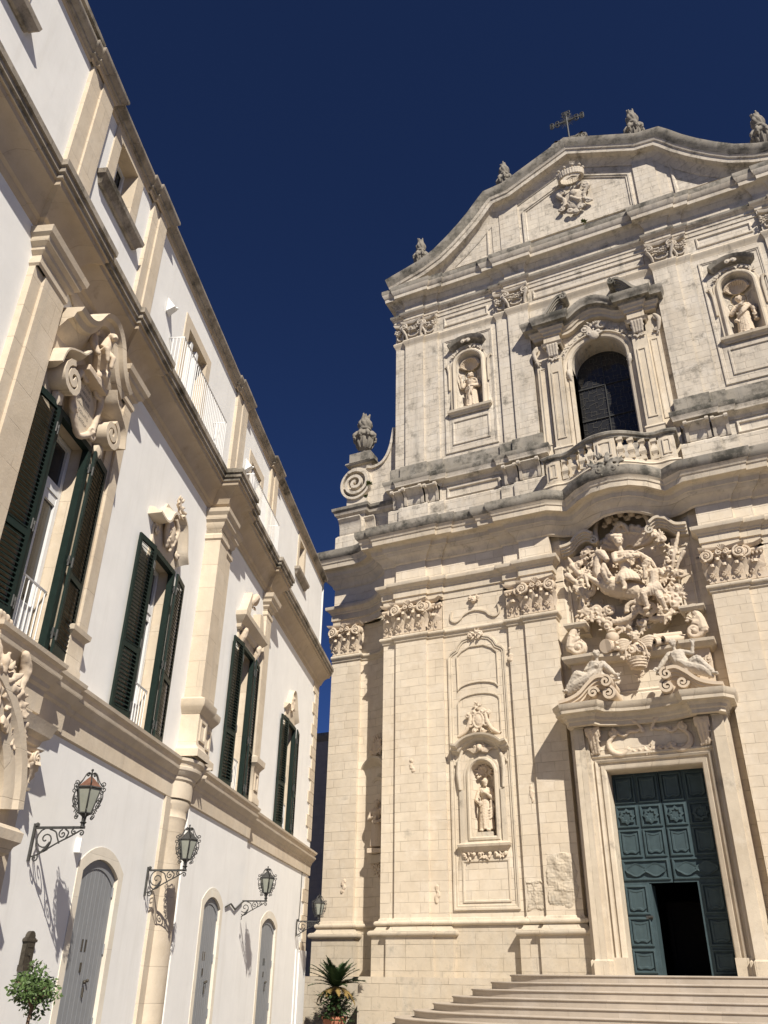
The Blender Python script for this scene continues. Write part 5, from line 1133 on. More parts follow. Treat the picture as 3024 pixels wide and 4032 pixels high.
for k_ in range(40):
    a_ = rnd.uniform(0, 2 * math.pi); q_ = rnd.uniform(0.3, 0.95); foliage(m, (1.4 * q_ * math.cos(a_), 15.2 + 1.6 * q_ * math.sin(a_)), 0.2, -0.6, 7, rnd, 0.07)
# trophies either side: trumpet and standards
stube(m, [(-2.28, 0.02, 15.75), (-1.95, -0.1, 15.4), (-1.6, -0.2, 15.1)], [0.16, 0.08, 0.06]); stube(m, [(-2.2, -0.1, 16.6), (-1.95, -0.15, 16.0), (-1.7, -0.2, 15.5)], [0.04, 0.14, 0.08]); stube(m, [(-2.1, -0.1, 16.2), (-1.8, -0.15, 15.8)], [0.12, 0.1])
for q in range(4): stube(m, [(2.15 - 0.06 * q, -0.1, 16.9 - 0.22 * q), (1.95 - 0.05 * q, -0.06, 16.3 - 0.15 * q), (1.6, -0.2, 15.5 - 0.1 * q)], [0.05, 0.08, 0.05])
stube(m, [(2.2, -0.05, 15.95), (1.9, -0.1, 15.5), (1.65, -0.15, 14.9)], [0.09, 0.06, 0.05])
m.sculpt('scroll_frame', S_CARVE, RF, 0.024, 1, None, 0.013, 11)
m = MB(); rnd = random.Random(51)                        # shell and angel heads under the cornice
vs = -0.55
for a in range(-70, 71, 14):
    aa = R(a); stube(m, [(0.15 + 0.2 * math.sin(aa), vs, 16.7 + 0.2 * math.cos(aa)), (0.15 + 0.75 * math.sin(aa), vs + 0.08, 16.55 + 0.75 * math.cos(aa)), (0.15 + 1.05 * math.sin(aa), vs + 0.2, 16.55 + 1.05 * math.cos(aa))], [0.06, 0.12, 0.14], 8)
for u, z in ((-0.42, 18.0), (0.05, 18.2), (0.5, 18.12)):
    head(m, (u, vs + 0.35, z), 0.19, 0.2, False, True)
    for s_ in (-1, 1): m.ball((u + s_ * 0.22, vs + 0.22, z - 0.2), (0.16, 0.09, 0.1), 1)
for s_ in (-1, 1):
    stube(m, [(s_ * 0.95, vs + 0.1, 18.9), (s_ * 0.92, vs + 0.15, 18.3), (s_ * 1.05, vs + 0.2, 17.7), (s_ * 1.0, vs + 0.15, 17.1)], [0.1, 0.12, 0.11, 0.08]); SC(s_ * 0.98, 18.6, 0.16, 0.06, 90, s_, vs + 0.15); SC(s_ * 1.05, 17.2, 0.18, 0.06, -90, s_, vs + 0.2)
foliage(m, (0.0, 19.0), 0.3, vs + 0.35, 12, rnd, 0.09); foliage(m, (-0.7, 18.2), 0.3, vs + 0.15, 14, rnd, 0.08); foliage(m, (0.85, 18.2), 0.25, vs + 0.15, 12, rnd, 0.08)
stube(m, [(-0.35, vs + 0.3, 17.35), (-0.1, vs + 0.35, 17.75), (0.15, vs + 0.35, 17.6), (0.25, vs + 0.3, 17.3)], [0.07, 0.08, 0.1, 0.06]); SC(-0.05, 17.7, 0.15, 0.05, 90, 1, vs + 0.35)
m.sculpt('shell_canopy', S_CARVE, RF, 0.028, 1, None, 0.012, 12)
for sgn in (-1, 1):                                      # curved cornice fragments beside the group
    m = MB(); cv = smooth([(2.45 * sgn, 17.05), (2.05 * sgn, 17.12), (1.75 * sgn, 17.42), (1.4 * sgn, 17.55), (1.12 * sgn, 17.38)], 5)
    for off, vv in ((0.0, 0.12), (-0.1, 0.04), (-0.2, -0.04), (-0.3, -0.14)):
        band(m, [(u, z + off) for u, z in cv], 0.11, -1.1, vv)
    band(m, spath(1.1 * sgn, 17.1, 0.18, 1.4, 90, sgn, 16), 0.08, -0.8, 0.05)
    m.build('cornice_fragment', S_MOLD, RF, 35)
    lo, hi = sorted((1.75 * sgn, 2.45 * sgn)); m = MB(); m.box(lo, hi, -1.1, -0.42, 13.4, 16.75); m.frame([(lo + 0.12, 13.9), (hi - 0.12, 13.9), (hi - 0.12, 16.4), (lo + 0.12, 16.4)], [(0.03, 0), (0.02, 0.05), (-0.04, 0.05), (-0.06, 0)], v=-0.42); m.build('side_pier', S_LOW, RF, 30)
    m = MB(); rnd = random.Random(52)                    # big scroll consoles on the shelf
    uc = 2.12 * sgn; cscroll(m, (uc - sgn * 0.05, 12.72), 0.32, 0.1, 0.0, 90, -sgn, 1.8); stube(m, [(uc + sgn * 0.26, -0.05, 12.75), (uc + sgn * 0.2, -0.1, 13.2), (uc + sgn * 0.05, -0.18, 13.5)], [0.2, 0.16, 0.14]); foliage(m, (uc, 13.1), 0.22, 0.0, 14, rnd, 0.07)
    m.ball((uc, -0.22, 12.75), (0.34, 0.22, 0.36), 2)
    o = m.sculpt('volute_console', S_CARVE, RF, 0.025, 1); o.location = (0, -0.32, -0.08)
    m = MB(); m.sweep([(uc - 0.36, -0.6), (uc - 0.36, 0.0), (uc + 0.36, 0.0), (uc + 0.36, -0.6)], [(-0.1, 13.5), (0.0, 13.52), (0.08, 13.62), (0.08, 13.7), (-0.2, 13.72)]); o = m.build('console_cap', S_MOLD, RF, 30); o.location = (0, -0.3, -0.08)

T = empty('relief_group', 'stone horseman cutting his cloak for a beggar above the church door', 'relief', place(0, -0.25, 13.9))
T.scale = (1.02, 1.1, 1.03); T.location = place(-0.02, -0.12, 13.84)
m = MB(); rnd = random.Random(53)
def Q(u, z, v): return (u, v, z - 13.9)
# horse: trunk, neck, head, raised forelegs, hind legs, tail
m.tube([Q(-0.86, 15.12, 0.12), Q(-0.62, 15.05, 0.05), Q(-0.2, 14.88, 0.0), Q(0.2, 14.72, -0.02), Q(0.5, 14.55, -0.05)], [0.22, 0.40, 0.40, 0.38, 0.30], 14)
m.ball(Q(-0.72, 15.08, 0.12), (0.34, 0.32, 0.40), 2); m.ball(Q(0.45, 14.62, -0.05), (0.36, 0.32, 0.36), 2)
m.tube([Q(-0.85, 15.2, 0.05), Q(-1.02, 15.65, 0.08), Q(-1.02, 16.05, 0.1), Q(-0.9, 16.35, 0.12)], [0.30, 0.22, 0.17, 0.15], 12)
m.tube([Q(-0.98, 16.5, 0.1), Q(-0.78, 16.38, 0.2), Q(-0.62, 16.1, 0.3), Q(-0.58, 15.98, 0.32)], [0.15, 0.17, 0.11, 0.09], 10)
for s_ in (0, 1): m.tube([Q(-0.98 + 0.14 * s_, 16.55, 0.08), Q(-0.97 + 0.16 * s_, 16.74, 0.1)], [0.05, 0.02], 6)
for k in range(9): m.cap_(Q(-1.12 + 0.02 * math.sin(k), 15.45 + 0.13 * k, 0.04), Q(-1.26 + 0.05 * math.sin(k * 2), 15.35 + 0.13 * k, 0.1), 0.07, 0.04)
arm(m, [Q(-0.85, 15.05, 0.2), Q(-1.2, 15.3, 0.32), Q(-1.48, 15.55, 0.38), Q(-1.42, 15.15, 0.42)], [0.17, 0.11, 0.075, 0.055]); m.cap_(Q(-1.42, 15.12, 0.42), Q(-1.38, 15.0, 0.44), 0.06, 0.075)
arm(m, [Q(-0.62, 15.1, 0.36), Q(-0.78, 15.55, 0.5), Q(-0.72, 15.78, 0.5), Q(-0.58, 15.45, 0.52)], [0.16, 0.11, 0.08, 0.06]); m.cap_(Q(-0.57, 15.42, 0.52), Q(-0.54, 15.3, 0.52), 0.06, 0.075)
arm(m, [Q(0.5, 14.55, 0.1), Q(0.42, 14.2, 0.25), Q(0.68, 13.98, 0.2), Q(0.4, 13.72, 0.22)], [0.26, 0.15, 0.09, 0.07])
arm(m, [Q(0.45, 14.5, -0.05), Q(0.2, 14.22, 0.1), Q(0.38, 13.98, 0.05), Q(0.08, 13.78, 0.1)], [0.24, 0.14, 0.09, 0.07])
stube(m, [Q(0.75, 14.6, -0.1), Q(0.95, 14.35, -0.1), Q(0.9, 13.95, -0.05)], [0.08, 0.11, 0.06])
m.sculpt('horse', S_CARVE, T, 0.024, 1, None, 0.012, 12)
m = MB()                                                  # rider
m.tube([Q(0.02, 15.3, 0.16), Q(0.0, 15.75, 0.18), Q(-0.02, 16.15, 0.2)], [0.25, 0.22, 0.26], 12)
m.cap_(Q(-0.3, 16.25, 0.22), Q(0.28, 16.2, 0.2), 0.12, 0.12); m.cap_(Q(-0.04, 16.3, 0.2), Q(-0.08, 16.52, 0.24), 0.1, 0.08)
head(m, Q(-0.10, 16.72, 0.28), 0.20, 0.6, False, True)
m.ball(Q(-0.14, 16.9, 0.24), (0.22, 0.24, 0.12), 2)
for k in range(7): m.cap_(Q(-0.28 + 0.05 * k, 16.98, 0.25), Q(-0.4 + 0.06 * k, 17.15 - 0.02 * k, 0.2), 0.08, 0.05)
arm(m, [Q(-0.32, 16.22, 0.25), Q(-0.28, 15.85, 0.45), Q(0.2, 15.88, 0.5)], [0.13, 0.10, 0.07]); hand(m, Q(0.2, 15.88, 0.5), (1, 0.2, 0), 1.5)
arm(m, [Q(0.32, 16.18, 0.2), Q(0.55, 15.92, 0.4), Q(0.32, 15.95, 0.5)], [0.13, 0.10, 0.07]); hand(m, Q(0.34, 15.95, 0.5), (-1, 0.2, 0), 1.5)
for k in range(11):
    a = R(-70 + 15 * k); stube(m, [Q(0.0 + 0.22 * math.sin(a), 15.45, 0.18 + 0.2 * math.cos(a)), Q(0.03 + 0.4 * math.sin(a), 15.2, 0.2 + 0.32 * math.cos(a)), Q(0.05 + 0.46 * math.sin(a), 15.02, 0.2 + 0.36 * math.cos(a))], [0.06, 0.07, 0.08], 6)
arm(m, [Q(0.05, 15.25, 0.3), Q(-0.12, 15.15, 0.52), Q(-0.05, 14.72, 0.5)], [0.17, 0.13, 0.09]); m.cap_(Q(-0.05, 14.7, 0.5), Q(-0.1, 14.62, 0.62), 0.08, 0.06)
for k in range(6): stube(m, [Q(0.3 + 0.05 * k, 16.25 - 0.03 * k, 0.1), Q(0.6 + 0.06 * k, 16.1 - 0.06 * k, 0.12 + 0.03 * (k % 2)), Q(0.72 + 0.07 * k, 15.7 - 0.05 * k, 0.1)], [0.08, 0.11, 0.07], 6)
stube(m, [Q(0.1, 15.9, 0.55), Q(0.55, 16.1, 0.45), Q(0.8, 16.2, 0.4)], [0.03, 0.03, 0.025])
m.sculpt('rider', S_CARVE, T, 0.022, 1, None, 0.011, 14)
m = MB()                                                  # beggar
m.tube([Q(0.92, 14.62, 0.28), Q(1.0, 14.95, 0.3), Q(1.0, 15.22, 0.28)], [0.2, 0.18, 0.21], 12)
m.cap_(Q(0.78, 15.28, 0.3), Q(1.24, 15.25, 0.3), 0.10, 0.10); m.cap_(Q(0.95, 15.3, 0.3), Q(0.88, 15.48, 0.3), 0.08, 0.07)
head(m, Q(0.84, 15.62, 0.32), 0.165, -0.5, True, True)
arm(m, [Q(1.24, 15.24, 0.3), Q(1.38, 14.95, 0.42), Q(1.5, 15.0, 0.6)], [0.10, 0.08, 0.055]); hand(m, Q(1.48, 15.0, 0.6), (0.8, 0.4, 0.3), 1.4)
arm(m, [Q(0.78, 15.26, 0.3), Q(0.68, 15.0, 0.4), Q(0.72, 15.3, 0.5)], [0.10, 0.08, 0.055]); hand(m, Q(0.72, 15.3, 0.5), (0, 0.2, 1), 1.3)
arm(m, [Q(0.85, 14.6, 0.3), Q(0.55, 14.35, 0.55), Q(0.62, 13.85, 0.4)], [0.18, 0.13, 0.08]); m.ball(Q(0.56, 13.78, 0.46), (0.14, 0.08, 0.07), 1)
arm(m, [Q(1.02, 14.58, 0.28), Q(1.12, 14.1, 0.5), Q(1.22, 13.7, 0.3)], [0.18, 0.13, 0.08]); m.ball(Q(1.24, 13.64, 0.36), (0.1, 0.14, 0.07), 1)
for k in range(7): stube(m, [Q(0.78 + 0.06 * k, 14.72, 0.42), Q(0.72 + 0.08 * k, 14.5, 0.5), Q(0.7 + 0.1 * k, 14.3, 0.42)], 0.055, 6)
m.sculpt('beggar', S_CARVE, T, 0.02, 1, None, 0.011, 14)
# winged cherub with a basket on the shelf
T = empty('cherub', 'winged stone cherub head with a hanging flower basket between two statues', 'statue', place(0.0, 0.22, 12.22))
m = MB(); head(m, (0, 0.05, 0.52), 0.2, -0.15, False, True)
for s_ in (-1, 1):
    for q in range(5): stube(m, [(s_ * 0.2, 0.0, 0.38 - 0.06 * q), (s_ * 0.5, 0.04, 0.46 - 0.09 * q), (s_ * (0.85 - 0.08 * q), 0.0, 0.34 - 0.09 * q)], [0.08, 0.09, 0.05])
m.cap_((0, 0, 0.3), (0, 0.05, 0.12), 0.1, 0.14)
for s_ in (-1, 1): cscroll(m, (s_ * 0.16, 0.02), 0.16, 0.055, 0.14, 90, s_)
m.sculpt('figure', S_CARVE, T, 0.018, 1)
m = MB(); rnd = random.Random(57)
for s_ in (-1, 1): stube(m, [(s_ * 0.12, 0.25, 0.3), (s_ * 0.33, 0.3, 0.05), (s_ * 0.38, 0.28, -0.28)], 0.035); foliage(m, (s_ * 0.38, -0.22), 0.13, 0.26, 9, rnd, 0.06)
for q in range(4):
    w_ = 0.40 - 0.05 * q; m.tube([(w_ * math.sin(R(a)), 0.1 + 0.25 * math.cos(R(a)), -0.36 - 0.10 * q) for a in range(-90, 91, 15)], 0.035, 6)
for a in range(-80, 81, 20): m.tube([(0.42 * math.sin(R(a)), 0.1 + 0.26 * math.cos(R(a)), -0.30), (0.24 * math.sin(R(a)), 0.1 + 0.15 * math.cos(R(a)), -0.72)], 0.03, 5)
m.tube([(0, 0.08, -0.3), (0, 0.08, -0.7)], [0.34, 0.2], 12)
foliage(m, (0.0, -0.95), 0.16, 0.08, 10, rnd, 0.06)
m.sculpt('basket', S_CARVE, T, 0.018, 0)
T = empty('trophy', 'pair of stone cannon barrels lying on the ledge right of the cherub', 'carving', place(0.98, 0.02, 12.3))
m = MB()
for p0, p1, r_ in (((-0.3, 0.35, 0.1), (0.5, -0.2, 0.2), 0.13), ((0.0, 0.35, 0.14), (0.7, -0.2, 0.28), 0.14), ((-0.35, 0.1, 0.38), (0.6, -0.2, 0.44), 0.12)):
    m.tube([p0, p1], [r_, r_ * 1.15], 12); m.tube([p0, tuple(Vector(p0) + (Vector(p1) - Vector(p0)) * 0.1)], r_ * 1.15, 12)
m.build('barrels', S_CARVE, T, 40)
m = MB()
for p0, r_ in (((-0.3, 0.355, 0.1), 0.13), ((0.0, 0.355, 0.14), 0.14)): m.ball((p0[0] - 0.01, p0[1] + 0.004, p0[2]), (r_ * 0.5, 0.03, r_ * 0.5), 1)
m.build('muzzle', DARK, T, 40)
T = empty('trophy', 'stone drum and breastplate carved on the ledge left of the cherub', 'carving', place(-0.95, 0.02, 12.3))
m = MB(); m.tube([(-0.1, 0.42, 0.2), (0.12, 0.0, 0.24)], [0.24, 0.24], 18); m.tube([(-0.1, 0.42, 0.2), (-0.08, 0.36, 0.205)], 0.265, 18); m.tube([(0.22, 0.4, 0.08), (0.4, 0.1, 0.1)], 0.09, 10); m.tube([(0.22, 0.38, 0.28), (0.4, 0.1, 0.3)], 0.07, 10)
m.lathe([(0.05, 0.0), (0.2, 0.1), (0.26, 0.3), (0.22, 0.42), (0.14, 0.46), (0.18, 0.52), (0.1, 0.6)], (0.1, 0.0, 0.35), 14)
m.build('drum', S_CARVE, T, 40)

# ------------------------------------------------------------------ urns
def make_urn(name, label, group):
    T = empty(name, label, 'urn', (0, 0, 0), 0, group)
    m = MB(); m.lathe([(0.26, 0.0), (0.26, 0.08), (0.17, 0.12), (0.13, 0.26), (0.16, 0.32), (0.22, 0.36), (0.32, 0.48), (0.43, 0.72), (0.46, 0.95), (0.42, 1.05)], (0, 0, 0), 20)
    for k in range(10):
        a = 2 * math.pi * k / 10; m.tube([(0.30 * math.cos(a), 0.30 * math.sin(a), 0.42), (0.45 * math.cos(a), 0.45 * math.sin(a), 0.72), (0.46 * math.cos(a), 0.46 * math.sin(a), 0.98)], [0.04, 0.06, 0.05], 6)
    m.build('bowl', S_URN, T, 45)
    m = MB(); rnd = random.Random(61)
    m.lathe([(0.42, 1.0), (0.54, 1.1), (0.52, 1.22), (0.4, 1.38), (0.28, 1.5), (0.25, 1.58)], (0, 0, 0), 18)
    for k in range(8):
        a = 2 * math.pi * k / 8; c_, s_ = math.cos(a), math.sin(a)
        m.cap_((0.4 * c_, 0.4 * s_, 1.4), (0.56 * c_, 0.56 * s_, 1.15), 0.10, 0.13); m.ball((0.58 * c_, 0.58 * s_, 1.02), 0.085, 1); m.cap_((0.5 * c_, 0.5 * s_, 1.0), (0.48 * c_, 0.48 * s_, 0.86), 0.08, 0.04)
    m.sculpt('garland_neck', S_URN, T, 0.03, 1)
    m = MB(); m.lathe([(0.25, 1.55), (0.33, 1.58), (0.33, 1.66), (0.26, 1.7)], (0, 0, 0), 18)
    for k in range(9):
        a = 2 * math.pi * k / 9; c_, s_ = math.cos(a), math.sin(a); c2, s2 = math.cos(a + 0.7), math.sin(a + 0.7); c3, s3 = math.cos(a + 1.1), math.sin(a + 1.1)
        stube(m, [(0.22 * c_, 0.22 * s_, 1.66), (0.30 * c2, 0.30 * s2, 1.95), (0.17 * c3, 0.17 * s3, 2.25), (0.20 * c3 + 0.04, 0.20 * s3, 2.5 + 0.1 * math.sin(k * 2.1))], [0.10, 0.12, 0.09, 0.05], 7)
    m.tube([(0, 0, 1.6), (0.02, 0, 2.35)], [0.24, 0.14], 10)
    m.sculpt('flame', S_URN, T, 0.03, 1)
    return T
URN = make_urn('flaming_urn', 'flaming stone urn on the scroll buttress left of the church front', None)
def copy_tree(o, parent=None):
    c = o.copy(); COL.objects.link(c)
    if parent is not None: c.parent = parent
    for ch in list(o.children): copy_tree(ch, c)
    return c
URN.location = place(-12.3, -1.4, 25.0)
for lab, u, z, sc_ in (('flaming stone urn on the foot of the gable curve, leftmost on the roof edge', -8.8, 35.95, 1.0), ('flaming stone urn on the left shoulder of the gable', -3.65, 39.55, 1.05), ('flaming stone urn on the gable right of the iron cross', 3.5, 39.6, 1.15), ('flaming stone urn near the right picture edge at the foot of the gable', 9.05, 36.0, 1.15)):
    c = copy_tree(URN); c.location = place(u, V2 - 0.1, z); c.scale = (sc_ * 0.74, sc_ * 0.74, sc_); c['label'] = lab; c['group'] = 'urns along the gable'
    c.rotation_euler = (0, 0, u)
c = copy_tree(URN); c.location = place(12.3, -1.4, 25.0); c['label'] = 'flaming stone urn on the scroll buttress at the far right'

# iron cross with scrolled foot
T = empty('iron_cross', 'dark wrought iron cross with rays on the top of the gable', 'cross', place(0.15, V2 - 0.2, 41.85))
m = MB(); m.tube([(0, 0, -0.4), (0, 0, 2.6)], 0.05, 8); m.build('shaft', IRON, T, 40)
m = MB(); zc = 2.05
m.box(-0.85, 0.85, -0.03, 0.03, zc - 0.05, zc + 0.05); m.box(-0.05, 0.05, -0.03, 0.03, zc - 0.4, zc + 0.75)
for (du, dz) in ((1, 0), (-1, 0), (0, 1)):
    for q in (0.55, 0.85):
        L_ = q if du else q * 0.82
        for s_ in (-1, 0, 1):
            cu, cz = du * L_ + (s_ * 0.13 if dz else 0), zc + dz * L_ + (s_ * 0.13 if du else 0)
            if q < 0.8 and s_ == 0: continue
            m.tube([(cu + 0.1 * math.cos(R(a)), 0, cz + 0.1 * math.sin(R(a))) for a in range(0, 361, 40)], 0.035, 5)
    m.tube([(du * 0.4, 0, zc + dz * 0.35), (du * 0.6, 0, zc + dz * 0.5)], 0.06, 6)
for a in range(15, 360, 15):
    if a % 90 == 0: continue
    L_ = 0.48 if a % 30 else 0.6
    m.tube([(0.1 * math.cos(R(a)), 0, zc + 0.1 * math.sin(R(a))), (L_ * math.cos(R(a)), 0, zc + L_ * math.sin(R(a)))], [0.022, 0.008], 5)
m.build('arms', IRON, T, 40)
m = MB()
for s_ in (-1, 1):
    band(m, spath(s_ * 0.78, 0.05, 0.28, 1.7, 90, s_, 20), 0.09, -0.25, 0.3); band(m, smooth([(s_ * 0.78, 0.33), (s_ * 0.4, 0.2), (s_ * 0.1, 0.25)], 4), 0.09, -0.25, 0.3)
    band(m, spath(s_ * 0.28, 0.12, 0.16, 1.4, 90, -s_, 14), 0.06, -0.25, 0.25)
m.box(-0.25, 0.25, -0.3, 0.3, -0.35, 0.1); m.box(-0.9, 0.9, -0.3, 0.2, -0.5, -0.2)
m.build('scrolled_foot', S_WEATH, T, 35)

# coat of arms with crown in the gable
m = MB(); rnd = random.Random(70); vg = V2 + 0.1
cz = 37.25
for s_ in (-1, 1):
    stube(m, [(s_ * 0.55, vg + 0.1, cz + 0.75), (s_ * 0.82, vg + 0.12, cz + 0.5), (s_ * 0.55, vg + 0.1, cz + 0.1), (s_ * 0.55, vg + 0.08, cz - 0.35), (s_ * 0.85, vg + 0.08, cz - 0.6)], [0.08, 0.11, 0.10, 0.10, 0.08])
    cscroll(m, (s_ * 0.62, cz + 0.6), 0.22, 0.08, vg + 0.12, 90, -s_); cscroll(m, (s_ * 0.72, cz - 0.55), 0.18, 0.06, vg + 0.08, 90, s_); cscroll(m, (s_ * 0.28, cz - 0.85), 0.2, 0.07, vg + 0.1, 0, s_); cscroll(m, (s_ * 0.3, cz + 0.85), 0.15, 0.055, vg + 0.1, 0, s_)
m.ball((0, vg, cz - 0.05), (0.6, 0.16, 0.75), 2); m.ball((0, vg + 0.12, cz + 0.3), (0.22, 0.16, 0.26), 2); m.tube([(-0.2, vg + 0.18, cz + 0.05), (0.25, vg + 0.16, cz - 0.4)], 0.10, 8)
m.ball((0.0, vg + 0.05, cz - 1.0), (0.22, 0.12, 0.24), 1)
for s_ in (-1, 1): foliage(m, (s_ * 0.4, cz - 0.2), 0.25, vg + 0.12, 8, rnd, 0.07)
# open crown: a tilted band with points
for a in range(0, 360, 12):
    aa = R(a); m.tube([(0.62 * math.cos(aa), vg + 0.28 + 0.34 * math.sin(aa), cz + 1.2), (0.66 * math.cos(aa), vg + 0.28 + 0.38 * math.sin(aa), cz + 1.62)], [0.07, 0.075], 6)
    if a % 36 == 0: m.ball((0.68 * math.cos(aa), vg + 0.28 + 0.4 * math.sin(aa), cz + 1.78), 0.10, 1)
m.sculpt('coat_of_arms', S_CARVEUP, CH, 0.028, 1, None, 0.012, 12)

# ================================================================== THE WHITE PALACE ON THE LEFT
LDIR = Vector((-0.32173682, 0.94682914, 0)); LNOR = Vector((0.94682914, 0.32173682, 0))
LROT = math.atan2(LDIR.y, LDIR.x); LORG = -LNOR * 6.8
def lplace(s_, p, z): q = LORG + LDIR * s_ + LNOR * p; return (q.x, q.y, z)
PA = empty('palace', 'long white stuccoed palace with stone trim and dark green shutters beside the church', 'palace', tuple(LORG), LROT)
S0, S1 = -6.0, 32.45
SB, SE_ = 18.55, 23.45                                   # the middle bay stands forward
PB = 0.15
# main storeys wall, with window and door openings
def rect(a, b_, z0, z1): return [(a, z0), (b_, z0), (b_, z1), (a, z1)]
WINS = [(10.27, 11.40, 5.95, 9.72, 0), (14.72, 15.85, 5.72, 9.42, 0), (20.95, 22.08, 5.72, 9.62, 1), (27.25, 28.42, 5.72, 9.30, 0)]
DOORS = [(14.20, 15.66, 3.20, 0.24, 0), (20.30, 21.55, 3.12, 0.22, 1), (26.25, 27.95, 3.02, 0.24, 0)]
def seg(uc, zs, hw, rise, n=12):                         # shallow segmental head, right to left
    r_ = (hw * hw + rise * rise) / (2 * rise); a_ = math.degrees(math.asin(hw / r_))
    return [(uc + r_ * math.sin(R(a_ - 2 * a_ * i / n)), zs + rise - r_ + r_ * math.cos(R(a_ - 2 * a_ * i / n))) for i in range(n + 1)]
def door_hole(a, b_, zs, rise): return [(a, 0.0), (b_, 0.0)] + seg((a + b_) / 2, zs, (b_ - a) / 2, rise)
b = MB()
def hol(rng, k): return [rect(w_[0], w_[1], w_[2], w_[3]) for w_ in WINS if w_[4] == k and rng[0] < w_[0] < rng[1]] + [door_hole(*d_[:4]) for d_ in DOORS if d_[4] == k and rng[0] < d_[0] < rng[1]]
for rng, vv, k in (((S0, SB), 0.0, 0), ((SB, SE_), PB, 1), ((SE_, S1), 0.0, 0)):
    hs = hol(rng, k)
    b.plate([(rng[0], -0.02), (rng[1], -0.02), (rng[1], 12.3), (rng[0], 12.3)], hs, vv)
b.quadgrid([[(SB, 0, 0), (SB, 0, 12.3)], [(SB, PB, 0), (SB, PB, 12.3)]]); b.quadgrid([[(SE_, 0, 0), (SE_, 0, 12.3)], [(SE_, PB, 0), (SE_, PB, 12.3)]])
b.quadgrid([[(S1, 0, 0), (S1, 0, 16.8)], [(S1, -14, 0), (S1, -14, 16.8)]])
b.quadgrid([[(S0, -14, 0), (S0, -14, 16.8)], [(S1, -14, 0), (S1, -14, 16.8)]])
ATT = [(6.55 - 1.2, 6.55, 15.05, 16.55), (10.22, 11.05, 15.0, 16.42), (14.80, 16.15, 13.1, 15.55), (20.75, 21.85, 13.1, 15.5), (27.6, 28.4, 15.05, 16.38)]
b.plate([(S0, 12.2), (S1 - 0.25, 12.2), (S1 - 0.25, 16.85), (S0, 16.85)], [rect(*a) for a in ATT], -0.02)
b.build('wall', STUCCO, PA, 0)
# back of the openings
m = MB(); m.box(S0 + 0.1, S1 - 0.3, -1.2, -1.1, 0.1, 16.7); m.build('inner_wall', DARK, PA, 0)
m = MB(); m.box(S0, S1 - 0.2, -14, 0.0, 16.86, 17.0); m.build('roof', P_DARK, PA, 0)

# cornices with breaks round the pilasters
def pbreaks(lst, base=0.0):
    path = [(S0, base)]
    for a, c_, v_ in lst: path += [(a, base), (a, v_), (c_, v_), (c_, base)]
    return path
main_path = [(S0, 0), (8.55, 0), (8.55, 0.10), (9.5, 0.10), (9.5, 0), (11.9, 0), (11.9, 0.08), (12.6, 0.08), (12.6, 0), (17.75, 0), (17.75, 0.42), (18.35, 0.42), (18.35, 0.30), (19.0, 0.30), (19.0, PB + 0.02), (22.85, PB + 0.02), (22.85, 0.28), (23.55, 0.28), (23.55, 0.0), (S1, 0), (S1, -8)]
COR = [(0.0, 12.05), (0.04, 12.1), (0.05, 12.16), (0.10, 12.2), (0.13, 12.3), (0.20, 12.44), (0.30, 12.54), (0.38, 12.58), (0.39, 12.67), (0.43, 12.68), (0.43, 12.76), (0.47, 12.77), (0.47, 12.87), (0.51, 12.88), (0.515, 13.0), (0.0, 13.1)]
m = MB(); m.sweep(main_path, COR, [0] * 9 + [1] * (len(COR) - 10)); m.build('main_cornice', [P_CORN, P_DARK], PA, 30)
str_path = [(S0, 0), (9.9, 0), (9.9, 0.22), (11.3, 0.22), (11.3, 0.08), (12.3, 0.08), (12.3, 0.0), (17.55, 0)] + [(18.05 + 0.42 * math.cos(R(a)), 0.26 * math.sin(R(a))) for a in range(175, 4, -17)] + [(18.55, PB), (23.4, PB), (23.4, 0.0), (S1, 0), (S1, -8)]
STRP = [(0.0, 4.98), (0.05, 5.0), (0.055, 5.34), (0.09, 5.38), (0.1, 5.44), (0.13, 5.46), (0.16, 5.52), (0.20, 5.56), (0.21, 5.62), (0.17, 5.64), (0.19, 5.70), (0.24, 5.74), (0.25, 5.80), (0.0, 5.86)]
m = MB(); m.sweep(str_path, STRP); m.build('string_course', P_STONE, PA, 30)
roof_path = [(S0, 0), (8.6, 0), (8.6, 0.05), (8.75, 0.05), (8.75, 0.11), (9.5, 0.11), (9.5, 0), (11.6, 0), (11.6, 0.05), (11.85, 0.05), (11.85, 0.11), (12.55, 0.11), (12.55, 0), (18.5, 0), (18.5, 0.05), (18.7, 0.05), (18.7, 0.1), (19.6, 0.1), (19.6, 0), (22.75, 0), (22.75, 0.1), (23.6, 0.1), (23.6, 0), (S1 - 0.25, 0), (S1 - 0.25, -8)]
m = MB(); m.sweep([(p[0], p[1] - 0.02) for p in roof_path], [(0.0, 16.58), (0.04, 16.6), (0.05, 16.66), (0.09, 16.68), (0.10, 16.73), (0.14, 16.76), (0.18, 16.8), (0.20, 16.84), (0.20, 16.9), (0.0, 16.98)], [0] * 2 + [1] * 7); m.build('roof_cornice', [P_CORN, P_DARK], PA, 30)
m = MB(); m.box(S0, 9.2, -4.0, -0.35, 16.95, 18.1); m.build('parapet', STUCCO, PA, 0)
m = MB(); m.box(S0, 9.25, -4.0, -0.27, 18.1, 18.22); m.build('parapet_coping', P_DARK, PA, 0)

# attic pilaster strips
for a, c_ in ((8.70, 9.5), (11.86, 12.53), (18.68, 19.6), (22.78, 23.55)):
    m = MB(); m.sweep([(a, -0.1), (a, 0.06), ((a + c_) / 2 - 0.05, 0.06), ((a + c_) / 2 - 0.05, 0.10), (c_, 0.10), (c_, -0.1)], [(0, 13.0), (0, 16.7)]); m.build('attic_pilaster', P_STONE, PA, 30)
